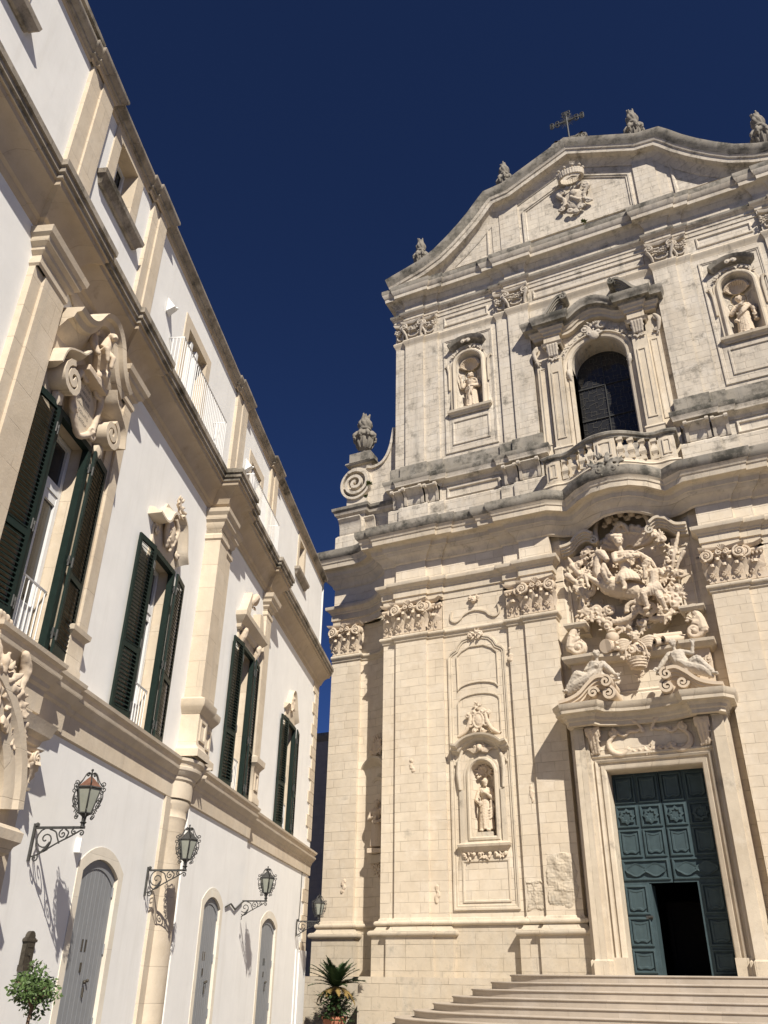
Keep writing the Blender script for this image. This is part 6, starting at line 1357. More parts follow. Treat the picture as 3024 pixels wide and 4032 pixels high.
# attic windows
def casement(m, u0, u1, z0, z1, v, mid=True, bar=None):
    m.frame(rect(u0, u1, z0, z1), [(0, 0), (0, 0.05), (-0.07, 0.05), (-0.07, 0)], v=v)
    if mid: m.box((u0 + u1) / 2 - 0.06, (u0 + u1) / 2 + 0.06, v, v + 0.06, z0, z1)
    if bar: m.box(u0, u1, v, v + 0.06, bar - 0.05, bar + 0.05)
for i, (a, c_, z0, z1) in enumerate(ATT):
    WD = bpy.data.objects.new('attic_window', None); COL.objects.link(WD); WD.parent = PA
    m = MB(); lo = z0
    m.frame(rect(a, c_, z0, z1) if i in (0, 1, 4) else [(a, z0), (a, z1), (c_, z1), (c_, z0)], [(0.0, -0.4), (0.0, 0.03), (0.28, 0.03), (0.28, -0.02)], closed=i in (0, 1, 4), v=-0.02)
    m.build('surround', P_STONE, WD, 0)
    if i in (0, 1, 4):
        m = MB(); m.sweep([(a - 0.36, -0.05), (a - 0.36, 0.0), (c_ + 0.36, 0.0), (c_ + 0.36, -0.05)], [(0, z0 - 0.32), (0.06, z0 - 0.3), (0.1, z0 - 0.2), (0.16, z0 - 0.14), (0.18, z0 - 0.04), (0.0, z0 + 0.0)]); m.build('sill', P_DARK if i != 4 else P_DARK, WD, 30)
    m = MB(); casement(m, a, c_, z0, z1, -0.34, i != 4); m.build('sash', WOODW, WD, 0)
    m = MB(); m.tess([rect(a, c_, z0, z1)], -0.36); m.build('pane', GLASS, WD, 0)
    if i in (2, 3):                                       # shutters folded out and the yellow disc in the pane
        m = MB(); m.lathe([(0.0, 0.0), (0.13, 0.0), (0.13, 0.02)], (0, 0, 0), 18)
        o = m.build('disc', YELL, WD, 30); o.rotation_euler = (R(90), 0, 0); o.location = (c_ - 0.28, 0.29, 15.0)
        m = MB(); m.box(c_ - 0.62, c_ - 0.50, -0.28, -0.05, 13.1, 15.45); m.box(a + 0.34, a + 0.46, -0.28, -0.05, 13.1, 15.45); m.build('sash', WOODW, WD, 0)
# attic balconies: white bars
for a, c_, pz in ((13.85, 17.2, 0.34), (19.75, 22.9, 0.42)):
    BA = bpy.data.objects.new('attic_balcony', None); COL.objects.link(BA); BA.parent = PA
    m = MB(); m.tube([(a, -0.02, 14.42), (a, pz, 14.42), (c_, pz, 14.42), (c_, -0.02, 14.42)], 0.02, 4); m.tube([(a, -0.02, 13.3), (a, pz, 13.3), (c_, pz, 13.3), (c_, -0.02, 13.3)], 0.018, 4); m.build('rail', WIRON, BA, 0)
    nb = int((c_ - a) / 0.115)
    pts = [(a + (c_ - a) * k / nb, pz) for k in range(nb + 1)] + [(a, pz * k / 4) for k in range(1, 4)] + [(c_, pz * k / 4) for k in range(1, 4)]
    for (u, v) in pts: 
        m = MB(); m.tube([(u, v, 13.14), (u, v, 14.42)], 0.011, 4); m.build('bar', WIRON, BA, 0)
# small white floodlights on the attic wall
for s_, lab in ((13.5, 'white wedge shaped floodlight on the attic wall before the first attic balcony'), (20.25, 'white wedge shaped floodlight beside the farther attic balcony')):
    T = empty('floodlight', lab, 'floodlight', lplace(s_, 0.0, 15.0), LROT, 'floodlights on the attic wall')
    m = MB(); a_ = [m.pt(-0.14, 0.0, 0.34), m.pt(0.14, 0.0, 0.34), m.pt(0.14, 0.0, -0.22), m.pt(-0.14, 0.0, -0.22)]; t_ = [m.pt(-0.1, 0.26, -0.02), m.pt(0.1, 0.26, -0.02)]
    m.face((a_[0], a_[1], t_[1], t_[0])); m.face((a_[2], a_[3], t_[0], t_[1])); m.face((a_[0], a_[3], t_[0])); m.face((a_[1], a_[2], t_[1])); m.face(a_)
    m.build('housing', WIRON, T, 0); m = MB(); m.ball((0.0, 0.29, -0.03), 0.05, 1); m.build('lamp_head', WIRON, T, 40); T.scale = (0.72, 0.72, 0.72)

# ---- pilasters of the main storey
def pil_cap(m, a, c_, v, zb, zt):
    h = zt - zb
    m.sweep([(a, -0.05), (a, v), (c_, v), (c_, -0.05)], [(0.0, zb), (0.03, zb + 0.06 * h), (0.03, zb + 0.2 * h), (0.0, zb + 0.24 * h), (0.0, zb + 0.36 * h), (0.06, zb + 0.44 * h), (0.07, zb + 0.54 * h), (0.14, zb + 0.62 * h), (0.15, zb + 0.74 * h), (0.20, zb + 0.82 * h), (0.22, zt), (-0.05, zt + 0.01)])
for a, c_, v, zb, zt, zlo in ((8.66, 9.54, 0.16, 11.35, 12.0, 5.9), (12.0, 12.55, 0.12, 11.35, 11.95, 5.9)):
    m = MB(); m.sweep([(a, -0.05), (a, v - 0.05), (a + 0.25, v - 0.05), (a + 0.25, v), (c_, v), (c_, -0.05)], [(0, zlo), (0, zb + 0.02)]); m.build('pilaster', P_STONE, PA, 30)
    m = MB(); pil_cap(m, a, c_, v, zb, zt); m.build('pilaster_cap', P_STONE, PA, 30)
# base of the frame pilaster beside the first balcony window
m = MB(); m.sweep([(12.02, -0.05), (12.02, 0.13), (12.5, 0.13), (12.5, -0.05)], [(0.0, 5.8), (0.03, 5.82), (0.03, 6.0), (0.0, 6.06), (0, 6.5), (0.03, 6.54), (0.07, 6.58), (0.08, 6.66), (0.0, 6.7)]); m.build('pilaster_base', P_STONE, PA, 30)
# corner pilaster standing forward over the half column
def ped(m, a, c_, v0, z0, z1):
    h = z1 - z0
    m.sweep([(a, -0.05), (a, v0), (c_, v0), (c_, -0.05)], [(0.10, z0), (0.10, z0 + 0.1 * h), (0.04, z0 + 0.14 * h), (0.0, z0 + 0.2 * h), (0, z0 + 0.74 * h), (0.04, z0 + 0.78 * h), (0.12, z0 + 0.86 * h), (0.14, z0 + 0.95 * h), (0.02, z1)])
m = MB(); cpp = [(17.72, -0.05), (17.72, 0.40), (18.3, 0.40), (18.3, 0.28), (19.0, 0.28), (19.0, 0.0)]
m.sweep(cpp, [(0, 5.85), (0, 12.05)]); m.build('corner_pilaster', P_STONE, PA, 30)
m = MB(); m.sweep(cpp, [(0.12, 5.86), (0.12, 6.02), (0.05, 6.08), (0.02, 6.14), (0.02, 6.8), (0.06, 6.86), (0.12, 6.94), (0.15, 7.0), (0.16, 7.12), (0.02, 7.2)])
m.frame(rect(17.82, 18.2, 6.24, 6.7), [(0, 0), (0, 0.03), (-0.05, 0.03), (-0.07, 0)], v=0.42); m.frame(rect(18.45, 18.88, 6.24, 6.7), [(0, 0), (0, 0.03), (-0.05, 0.03), (-0.07, 0)], v=0.30)
m.build('pilaster_pedestal', P_STONE, PA, 30)
m = MB(); m.sweep(cpp, [(0.0, 11.2), (0.04, 11.24), (0.04, 11.34), (0.0, 11.4), (0.0, 11.52), (0.06, 11.6), (0.07, 11.68), (0.13, 11.74), (0.14, 11.84), (0.2, 11.92), (0.21, 12.02), (0.0, 12.1)]); m.build('pilaster_cap', P_STONE, PA, 30)
m = MB(); a = 22.92; m.sweep([(a, PB - 0.05), (a, 0.28), (23.5, 0.28), (23.5, -0.02)], [(0, 5.85), (0, 12.05)]); m.build('pilaster', P_STONE, PA, 30)
m = MB(); m.sweep([(a, PB - 0.05), (a, 0.28), (23.5, 0.28), (23.5, -0.02)], [(0.06, 5.86), (0.06, 6.0), (0.02, 6.08), (0.02, 6.75), (0.06, 6.82), (0.13, 6.9), (0.14, 7.05), (0.02, 7.12)]); m.frame(rect(a + 0.12, 23.38, 6.2, 6.65), [(0, 0), (0, 0.03), (-0.05, 0.03), (-0.07, 0)], v=0.30); m.build('pilaster_pedestal', P_STONE, PA, 30)
m = MB(); pil_cap(m, a, 23.5, 0.28, 11.3, 11.98); m.build('pilaster_cap', P_STONE, PA, 30)
# half column at the foot of the corner
m = MB(); m.lathe([(0.52, 0), (0.52, 0.5), (0.42, 0.56), (0.42, 1.2), (0.405, 3.0), (0.385, 4.55), (0.42, 4.62), (0.385, 4.68), (0.385, 4.78), (0.46, 4.88), (0.46, 4.96)], (18.05, 0.0, 0), 28, 0, math.pi, 0.62); m.build('half_column', P_STONE, PA, 35)
m = MB(); m.box(17.35, 17.66, -0.05, 0.06, 0, 4.98); m.build('column_strip', P_STONE, PA, 0)
# quoins at the far corner
for k in range(28):
    z = 0.3 + 0.42 * k
    if 4.6 < z < 5.9 or z > 11.9: continue
    m = MB(); w_ = 0.95 if k % 2 else 0.62
    m.box(S1 - w_, S1 + 0.015, -0.3, 0.035, z, z + 0.40); m.build('quoin', P_STONE, PA, 0)

# ---- shuttered windows
def shutter_leaf(wd, ht):
    m = MB(); t = 0.045; fr = 0.085
    m.box(0, fr, 0, t, 0, ht); m.box(wd - fr, wd, 0, t, 0, ht); m.box(fr, wd - fr, 0, t, 0, 0.30); m.box(fr, wd - fr, 0, t, ht - 0.12, ht); m.box(fr, wd - fr, 0, t, 1.42, 1.54)
    for z0, z1 in ((0.30, 1.42), (1.54, ht - 0.12)):
        n = int((z1 - z0) / 0.075)
        for k in range(n):
            z = z0 + (z1 - z0) * (k + 0.5) / n
            a = [m.pt(u, v, zz) for u, v, zz in ((fr, -0.005, z + 0.035), (wd - fr, -0.005, z + 0.035), (wd - fr, 0.055, z - 0.03), (fr, 0.055, z - 0.03))]; m.face(a)
            a2 = [m.pt(u, v, zz) for u, v, zz in ((fr, -0.005, z + 0.027), (wd - fr, -0.005, z + 0.027), (wd - fr, 0.055, z - 0.038), (fr, 0.055, z - 0.038))]; m.face(a2)
            m.face((a[2], a[3], a2[3], a2[2]))
    return m.build('shutter', SHUT, None, 0)
for i, (a, c_, z0, z1, k) in enumerate(WINS):
    vv = PB if k else 0.0
    WD = bpy.data.objects.new('shuttered_window', None); COL.objects.link(WD); WD.parent = PA
    m = MB(); m.frame([(a, z0), (a, z1), (c_, z1), (c_, z0)], [(0.0, -0.42), (0.0, 0.02), (0.14, 0.02), (0.14, -0.02)], closed=False, v=vv); m.build('surround', P_STONE, WD, 0)
    m = MB(); m.frame([(a + 0.005, z0), (a + 0.005, z1 - 0.005), (c_ - 0.005, z1 - 0.005), (c_ - 0.005, z0)], [(-0.06, 0.0), (-0.06, 0.12), (0.05, 0.12), (0.05, 0.022)], closed=False, v=vv); m.build('shutter_frame', SHUT, WD, 0)
    m = MB(); tr = z1 - 0.95; vb_ = vv - 0.30
    m.frame(rect(a + 0.02, c_ - 0.02, z0, z1 - 0.02), [(0, 0), (0, 0.07), (-0.09, 0.07), (-0.09, 0)], v=vb_); m.box(a + 0.1, c_ - 0.1, vb_, vb_ + 0.08, tr - 0.09, tr + 0.09); m.box((a + c_) / 2 - 0.09, (a + c_) / 2 + 0.09, vb_, vb_ + 0.075, z0, tr); m.box(a + 0.1, c_ - 0.1, vb_, vb_ + 0.06, z0, z0 + 0.75); m.box(a + 0.1, c_ - 0.1, vb_, vb_ + 0.06, tr - 0.25, tr - 0.1)
    m.build('sash', WOODW if i < 3 else SHUT, WD, 0)
    m = MB(); m.tess([rect(a + 0.05, c_ - 0.05, z0, z1)], vb_ + 0.02); m.build('pane', GLASS, WD, 0)
    if i < 2:
        m = MB(); m.tess([rect(a + 0.12, (a + c_) / 2 - 0.02, z0 + 0.3, tr - 0.2)], vb_ + 0.024); m.build('curtain', CURT, WD, 0)
    wd_ = 0.66
    for s_ in (-1, 1):
        lf = shutter_leaf(wd_, z1 - z0 + 0.08)
        lf.parent = WD
        u = (a - wd_ - 0.09) if s_ < 0 else (c_ + 0.09)
        tilt = R(7.0)
        if s_ < 0: lf.location = (u, -(vv + 0.05), z0 - 0.06); lf.rotation_euler = (0, 0, -tilt)
        else: lf.location = (u, -(vv + 0.13), z0 - 0.06); lf.rotation_euler = (0, 0, tilt)
        for zh in (z0 + 0.35, z0 + 1.6, z1 - 0.4):
            m = MB(); e = a if s_ < 0 else c_
            m.box(min(e, e + s_ * 0.13), max(e, e + s_ * 0.13), vv + 0.13, vv + 0.16, zh - 0.025, zh + 0.025); m.tube([(e + s_ * 0.02, vv + 0.15, zh - 0.09), (e + s_ * 0.02, vv + 0.15, zh + 0.09)], 0.02, 6); m.tube([(e + s_ * 0.11, vv + 0.17, zh - 0.09), (e + s_ * 0.11, vv + 0.17, zh + 0.09)], 0.02, 6)
            m.build('hinge', IRON, WD, 30)
    m = MB(); m.tube([(a + 0.02, vv - 0.08, z0 + 1.02), (c_ - 0.02, vv - 0.08, z0 + 1.02)], 0.022, 5)
    m.tube([(a + 0.02, vv - 0.08, z0 + 0.08), (c_ - 0.02, vv - 0.08, z0 + 0.08)], 0.016, 5)
    nb = 9
    for q in range(nb): m.tube([(a + 0.06 + (c_ - a - 0.12) * q / (nb - 1), vv - 0.08, z0), (a + 0.06 + (c_ - a - 0.12) * q / (nb - 1), vv - 0.08, z0 + 1.02)], 0.012, 4)
    m.build('guard_rail', WIRON, WD, 0)

# ---- carved window heads
rnd = random.Random(80)
def hood(m, path, v, prof=((-0.16, 0.0), (-0.14, 0.05), (-0.07, 0.10), (-0.03, 0.2), (0.04, 0.26), (0.06, 0.34), (0.12, 0.38), (0.14, 0.0))): m.frame(path, list(prof), closed=False, v=v)
# second window: broken hood with shield and crest
m = MB(); cu = 15.28; m.prism([(14.6, 9.56), (15.97, 9.56), (15.97, 9.75), (15.75, 10.3), (15.45, 10.75), (15.1, 10.75), (14.8, 10.3), (14.6, 9.95)], -0.02, 0.05); m.build('window_head', P_STONE, PA, 0)
m = MB(); hood(m, smooth([(14.3, 10.15), (14.62, 10.12), (14.8, 10.2), (14.95, 10.45), (15.12, 10.55), (15.28, 10.5)], 4), 0.0, ((-0.1, 0.0), (-0.08, 0.12), (0.0, 0.2), (0.03, 0.3), (0.08, 0.3), (0.1, 0.0)))
hood(m, smooth([(15.5, 10.62), (15.72, 10.5), (15.85, 10.2), (15.95, 9.9), (16.1, 9.72)], 4), 0.0, ((-0.1, 0.0), (-0.08, 0.12), (0.0, 0.2), (0.03, 0.3), (0.08, 0.3), (0.1, 0.0))); m.build('window_hood', P_STONE, PA, 30)
m = MB(); m.ball((15.28, 0.1, 10.1), (0.24, 0.12, 0.34), 2)
for s_ in (-1, 1):
    stube(m, [(cu + s_ * 0.1, 0.16, 10.5), (cu + s_ * 0.3, 0.16, 10.3), (cu + s_ * 0.22, 0.14, 10.0), (cu + s_ * 0.1, 0.12, 9.72)], [0.05, 0.06, 0.06, 0.04]); cscroll(m, (cu + s_ * 0.27, 10.4), 0.1, 0.035, 0.14, 90, -s_); cscroll(m, (cu + s_ * 0.12, 9.85), 0.09, 0.03, 0.14, 0, s_); cscroll(m, (cu + s_ * 0.62, 9.85), 0.1, 0.035, 0.08, 90, s_)
foliage(m, (cu + 0.1, 10.82), 0.22, 0.2, 20, rnd, 0.06); foliage(m, (cu, 10.1), 0.2, 0.18, 10, rnd, 0.04)
m.sculpt('carved_shield', S_CARVE, PA, 0.018, 1)
# third window: corbelled cornice with broken gable ends
m = MB(); m.sweep([(20.55, PB), (20.55, PB + 0.06), (22.45, PB + 0.06), (22.45, PB)], [(0, 9.95), (0.06, 10.0), (0.08, 10.1), (0.18, 10.2), (0.24, 10.28), (0.25, 10.4), (-0.06, 10.46)])
m.prism([(20.6, 9.65), (22.4, 9.65), (22.4, 10.0), (20.6, 10.0)], PB - 0.02, PB + 0.05)
m.prism([(20.5, 10.4), (20.9, 10.4), (21.1, 11.0), (20.95, 11.2)], PB, PB + 0.22); m.prism([(22.0, 10.4), (22.5, 10.4), (22.25, 11.0), (21.95, 10.95)], PB, PB + 0.22); m.build('window_hood', P_STONE, PA, 30)
m = MB()
for s_ in (-1, 1): m = MB(); stube(m, [(21.5 + s_ * 0.72, PB + 0.18, 10.0), (21.5 + s_ * 0.72, PB + 0.12, 9.8), (21.5 + s_ * 0.72, PB + 0.06, 9.6)], [0.09, 0.1, 0.05]); cscroll(m, (21.5 + s_ * 0.72, 9.9), 0.11, 0.04, PB + 0.16, 90, s_); m.sculpt('corbel', S_CARVE, PA, 0.018, 1)
m = MB()
stube(m, [(21.05, PB + 0.2, 10.95), (21.2, PB + 0.26, 11.15), (21.3, PB + 0.22, 11.0)], [0.1, 0.12, 0.08]); foliage(m, (21.2, 11.0), 0.18, PB + 0.2, 16, rnd, 0.05); m.sculpt('carved_crest', S_CARVE, PA, 0.018, 1)
# fourth window: small arched head
m = MB(); hood(m, smooth([(26.95, 9.75), (27.2, 9.78), (27.38, 9.95), (27.6, 10.3), (27.83, 10.42), (28.06, 10.3), (28.28, 9.95), (28.45, 9.7), (28.6, 9.55)], 4), 0.0, ((-0.1, 0.0), (-0.08, 0.06), (0.0, 0.14), (0.06, 0.18), (0.09, 0.0)))
m.prism([(27.1, 9.44), (28.55, 9.44), (28.35, 9.9), (28.05, 10.28), (27.83, 10.4), (27.6, 10.28), (27.35, 9.9), (27.1, 9.7)], -0.02, 0.04); m.build('window_hood', P_STONE, PA, 30)
m = MB(); foliage(m, (27.83, 9.95), 0.22, 0.1, 22, rnd, 0.05); m.ball((27.83, 0.08, 9.95), (0.16, 0.1, 0.24), 1); cscroll(m, (27.83, 10.2), 0.12, 0.04, 0.1, 90, 1); m.sculpt('carved_crest', S_CARVE, PA, 0.018, 1)
# first window: big stone frame, canopy, rearing horse, inscribed shield, scrolled ends
m = MB(); m.plate([(9.53, 5.86), (12.02, 5.86), (12.02, 12.05), (9.53, 12.05)], [rect(10.27 - 0.13, 11.40 + 0.13, 5.88, 9.85), [(9.62, 11.5), (9.62, 10.95), (9.85, 11.2), (10.0, 11.75), (9.75, 11.9)], [(11.45, 10.75), (11.85, 10.75), (11.95, 11.2), (11.6, 11.25), (11.4, 11.05)]], 0.035, 0.03); m.build('window_backboard', P_STONE, PA, 0)
m = MB(); can = smooth([(9.62, 11.55), (9.95, 11.58), (10.2, 11.75), (10.45, 12.15), (10.8, 12.28), (11.1, 12.1), (11.3, 11.75), (11.5, 11.52), (11.75, 11.4)], 5)
can = [(u, z - 0.25) for u, z in can]
hood(m, can, 0.03, ((-0.42, 0.0), (-0.38, 0.04), (-0.26, 0.14), (-0.18, 0.20), (-0.15, 0.3), (-0.05, 0.34), (-0.03, 0.42), (0.05, 0.46), (0.07, 0.0))); m.build('canopy', P_STONE, PA, 30)
for s_ in (-1, 1):
    m = MB(); c0 = 10.84 + s_ * 0.78
    band(m, spath(c0, 10.18, 0.30, 1.9, 100 if s_ < 0 else 80, -s_, 26), 0.10, 0.0, 0.34)
    hood(m, [(u, z) for u, z in smooth([(c0 + s_ * 0.42, 10.15), (c0 + s_ * 0.34, 10.45), (c0 + s_ * 0.1, 10.62), (c0 - s_ * 0.15, 10.75), (c0 - s_ * 0.3, 10.95)][::(1 if s_ < 0 else -1)], 4)], 0.02, ((-0.06, 0.0), (-0.04, 0.2), (0.02, 0.3), (0.05, 0.36), (0.08, 0.36), (0.1, 0.0)))
    m.ball((c0, 0.12, 9.82), (0.12, 0.1, 0.2), 1); m.build('scroll_end', P_STONE, PA, 35)
SHD = MB(); vS = 0.13
so_pts = [(10.84 + 0.40 * math.sin(R(a)) * (1 + 0.12 * math.cos(R(3 * a))), 10.22 + 0.52 * math.cos(R(a))) for a in range(0, 360, 15)]
SHD.prism(so_pts, 0.0, vS); SHO = SHD.build('inscribed_shield', P_STONE, PA, 35)
m = MB()
for s_ in (-1, 1):
    stube(m, [(10.84 + s_ * 0.22, 0.18, 10.78), (10.84 + s_ * 0.42, 0.18, 10.62), (10.84 + s_ * 0.44, 0.16, 10.3), (10.84 + s_ * 0.38, 0.15, 9.95), (10.84 + s_ * 0.16, 0.15, 9.72), (10.84, 0.15, 9.62)], [0.05, 0.07, 0.05, 0.07, 0.06, 0.05]); cscroll(m, (10.84 + s_ * 0.26, 10.7), 0.14, 0.045, 0.18, 90, s_); cscroll(m, (10.84 + s_ * 0.36, 9.92), 0.13, 0.045, 0.16, 0, -s_)
m.sculpt('shield_border', S_CARVE, PA, 0.016, 1)
# the letters cut in the shield
for k, tx in enumerate(('CONS', 'ANTICO', 'AERE PVBL', 'CVRANTE SYND', 'D DONATO', 'A D MDCCLX')):
    cvt = bpy.data.curves.new('letters', 'FONT'); cvt.body = tx; cvt.size = 0.085 if len(tx) < 10 else 0.072; cvt.align_x = 'CENTER'; cvt.extrude = 0.002
    to = bpy.data.objects.new('letters', cvt); COL.objects.link(to); bpy.context.view_layer.update()
    lm = bpy.data.meshes.new_from_object(to.evaluated_get(bpy.context.evaluated_depsgraph_get())); bpy.data.objects.remove(to)
    lm.materials.clear(); lm.materials.append(P_DARK); lo_ = bpy.data.objects.new('letters', lm); COL.objects.link(lo_); lo_.parent = SHO
    lo_.rotation_euler = (R(90), 0, 0); lo_.location = (10.84, -vS - 0.002, 10.56 - 0.125 * k)
T = empty('horse_carving', 'small rearing stone horse under the canopy over the first balcony window', 'carving', lplace(10.75, 0.15, 10.75), LROT)
m = MB()
m.tube([(0.18, 0.1, 0.30), (0.05, 0.14, 0.45), (-0.02, 0.18, 0.60)], [0.16, 0.15, 0.16], 12); m.tube([(-0.02, 0.18, 0.62), (0.0, 0.22, 0.8), (0.03, 0.24, 0.92)], [0.13, 0.10, 0.08], 10); m.tube([(0.03, 0.24, 0.95), (-0.05, 0.34, 0.88), (-0.08, 0.40, 0.80)], [0.08, 0.07, 0.05], 8)
for s_ in (-1, 1): m.tube([(0.04 + s_ * 0.04, 0.22, 1.0), (0.05 + s_ * 0.05, 0.22, 1.07)], [0.025, 0.01], 5)
arm(m, [(-0.06, 0.22, 0.55), (-0.20, 0.34, 0.50), (-0.12, 0.36, 0.28)], [0.08, 0.05, 0.035]); arm(m, [(0.06, 0.26, 0.55), (-0.02, 0.4, 0.42), (0.0, 0.38, 0.22)], [0.08, 0.05, 0.035])
arm(m, [(0.22, 0.14, 0.28), (0.12, 0.26, 0.14), (0.26, 0.2, 0.02)], [0.13, 0.07, 0.045]); arm(m, [(0.2, 0.05, 0.26), (0.06, 0.16, 0.12), (0.16, 0.1, 0.0)], [0.12, 0.07, 0.045])
arm(m, [(-0.22, 0.05, 0.75), (-0.25, 0.12, 0.55), (-0.2, 0.2, 0.4)], [0.09, 0.07, 0.05]); m.ball((-0.22, 0.08, 0.88), 0.08, 1)
for k in range(7): m.ball((0.1, 0.17, 0.62 + 0.05 * k), 0.04, 1)
m.box(-0.35, 0.4, -0.05, 0.2, -0.08, 0.04)
m.sculpt('horse', S_CARVE, T, 0.015, 1, None, 0.004, 14)

# ---- ground floor doors
for i, (a, c_, zs, rise, k) in enumerate(DOORS):
    vv = PB if k else 0.0
    DO = bpy.data.objects.new('door', None); COL.objects.link(DO); DO.parent = PA
    m = MB(); pth = [(a, 0.0)] + seg((a + c_) / 2, zs, (c_ - a) / 2, rise)[::-1] + [(c_, 0.0)]
    m.frame(pth, [(0.0, -0.42), (0.0, 0.012), (0.20, 0.012), (0.20, -0.02)], closed=False, v=vv); m.build('door_surround', P_PALE, DO, 30)
    hl = [(a, 0.0), (c_, 0.0)] + seg((a + c_) / 2, zs, (c_ - a) / 2, rise)
    m = MB(); m.prism(hl, vv - 0.16, vv - 0.06)
    nb = 9; body = m.build('boards', GREYDOOR, DO, 0)
    m = MB()
    for q in range(1, nb):
        u = a + (c_ - a) * q / nb; zt_ = zs + rise * (1 - ((u - (a + c_) / 2) / ((c_ - a) / 2)) ** 2) - 0.14
        m.box(u - 0.004, u + 0.004, vv - 0.065, vv - 0.056, 0.05, zt_)
    m.build('batten', WOODW if False else GREYDOOR, DO, 0)
    m = MB(); m.frame(seg((a + c_) / 2, zs, (c_ - a) / 2, rise)[::-1], [(-0.15, 0.0), (-0.15, 0.02), (-0.005, 0.02), (-0.005, 0)], closed=False, v=vv - 0.065); m.build('door_head', GREYDOOR, DO, 0)
    m = MB(); uh = (a + c_) / 2 + 0.10
    m.ball((uh, vv - 0.02, 1.58), 0.03, 2); m.ball((uh + 0.1, vv - 0.02, 1.60), 0.028, 2); m.tube([(uh + 0.04, vv - 0.05, 1.5), (uh + 0.04, vv - 0.04, 1.36)], [0.016, 0.02], 8); m.build('knob', BRASS, DO, 40)
    m = MB(); m.box(uh - 0.2, uh - 0.16, vv - 0.065, vv - 0.04, 1.72, 1.86); m.build('lock_plate', BRASS, DO, 0)
    m = MB()
    for q in range(2): m.box(uh - 0.27 + 0.13 * q, uh - 0.21 + 0.13 * q, vv - 0.065, vv - 0.055, 2.02, 2.2)
    m.build('notice', GLASS, DO, 0)
    m = MB()
    for zq in (0.9, 2.0, 2.9):
        for e in (a + 0.03, c_ - 0.03): m.tube([(e, vv - 0.05, zq), (e, vv - 0.05, zq + 0.16)], 0.018, 6)
    m.build('hinge', GREYDOOR, DO, 30)
# plinth block and pipe at the far corner
m = MB(); m.box(31.35, S1 + 0.02, -0.3, 0.07, 0.0, 2.55); m.box(31.0, 31.36, -0.3, 0.03, 0.0, 2.55); m.build('corner_plinth', STUCCO, PA, 0)
m = MB(); m.tube([(31.25, 0.02, 5.0), (31.2, 0.03, 4.2), (31.12, 0.03, 3.45)], 0.012, 5); m.build('cable', IRON, PA, 30); m = MB(); m.tube([(21.9, PB + 0.03, 3.2), (22.3, PB + 0.04, 3.3), (22.7, PB + 0.04, 3.2), (23.4, PB + 0.02, 3.42)], 0.022, 6); m.build('cable', IRON, PA, 30)
# portal of the palace at the left edge
m = MB(); capL = 10.75
m.sweep([(9.2, -0.02), (9.2, 0.30), (11.1, 0.30), (11.1, 0.05), (11.75, 0.05), (11.75, -0.02)], [(0, 0.0), (0, 4.98)]); m.build('portal_jamb', P_STONE, PA, 30)
m = MB(); m.sweep([(10.85, 0.0), (10.85, 0.2), (11.55, 0.2), (11.55, 0.0)], [(0.0, 4.55), (0.04, 4.58), (0.06, 4.66), (0.14, 4.72), (0.17, 4.82), (0.2, 4.9), (-0.05, 4.97)]); m.build('portal_impost', P_STONE, PA, 30)
capital('portal_capital', 11.2, 0.5, 0.22, 3.98, 4.52, S_CARVE, PA)
m = MB(); m.sweep([(10.95, 0.0), (10.95, 0.22), (11.45, 0.22), (11.45, 0.0)], [(0, 0), (0, 3.92), (0.06, 3.94), (0.07, 3.98), (0, 4.0)]); m.build('portal_pilaster', P_STONE, PA, 30)
m = MB(); m.frame(arc(8.9, 3.5, 1.75, 1.45, 178, 2, 18), [(0.0, 0.2), (0.0, 0.42), (0.08, 0.46), (0.2, 0.46), (0.26, 0.52), (0.4, 0.52), (0.44, 0.2)], closed=False, v=0.0); m.build('portal_arch', P_STONE, PA, 30)
m = MB(); m.sweep([(10.35, 0.2), (10.35, 0.45), (10.9, 0.45), (10.9, 0.2)], [(0, 3.0), (0.05, 3.04), (0.08, 3.12), (0.14, 3.18), (0.15, 3.3), (0.08, 3.36), (-0.1, 3.4)]); m.build('portal_bracket', P_STONE, PA, 30)
m = MB(); rnd = random.Random(90)
m.ball((9.7, 0.3, 5.3), (0.22, 0.2, 0.32), 2); cscroll(m, (10.15, 5.2), 0.17, 0.06, 0.38, 90, 1); cscroll(m, (9.5, 5.5), 0.2, 0.07, 0.36, 90, -1); foliage(m, (9.9, 5.4), 0.4, 0.3, 46, rnd, 0.06)
for a in range(-80, 81, 16): stube(m, [(9.8 + 0.16 * math.sin(R(a)), 0.28, 5.62 + 0.1 * math.cos(R(a))), (9.8 + 0.36 * math.sin(R(a)), 0.32, 5.66 + 0.28 * math.cos(R(a)))], [0.035, 0.055])
foliage(m, (10.3, 4.85), 0.35, 0.44, 40, rnd, 0.07); foliage(m, (10.6, 4.6), 0.25, 0.42, 26, rnd, 0.06); foliage(m, (9.9, 5.0), 0.3, 0.5, 16, rnd, 0.07)
stube(m, [(10.35, 0.45, 5.55), (10.5, 0.42, 5.35), (10.45, 0.42, 5.1)], [0.07, 0.09, 0.06]); m.sculpt('portal_crest', S_CARVE, PA, 0.022, 1, None, 0.011, 14)

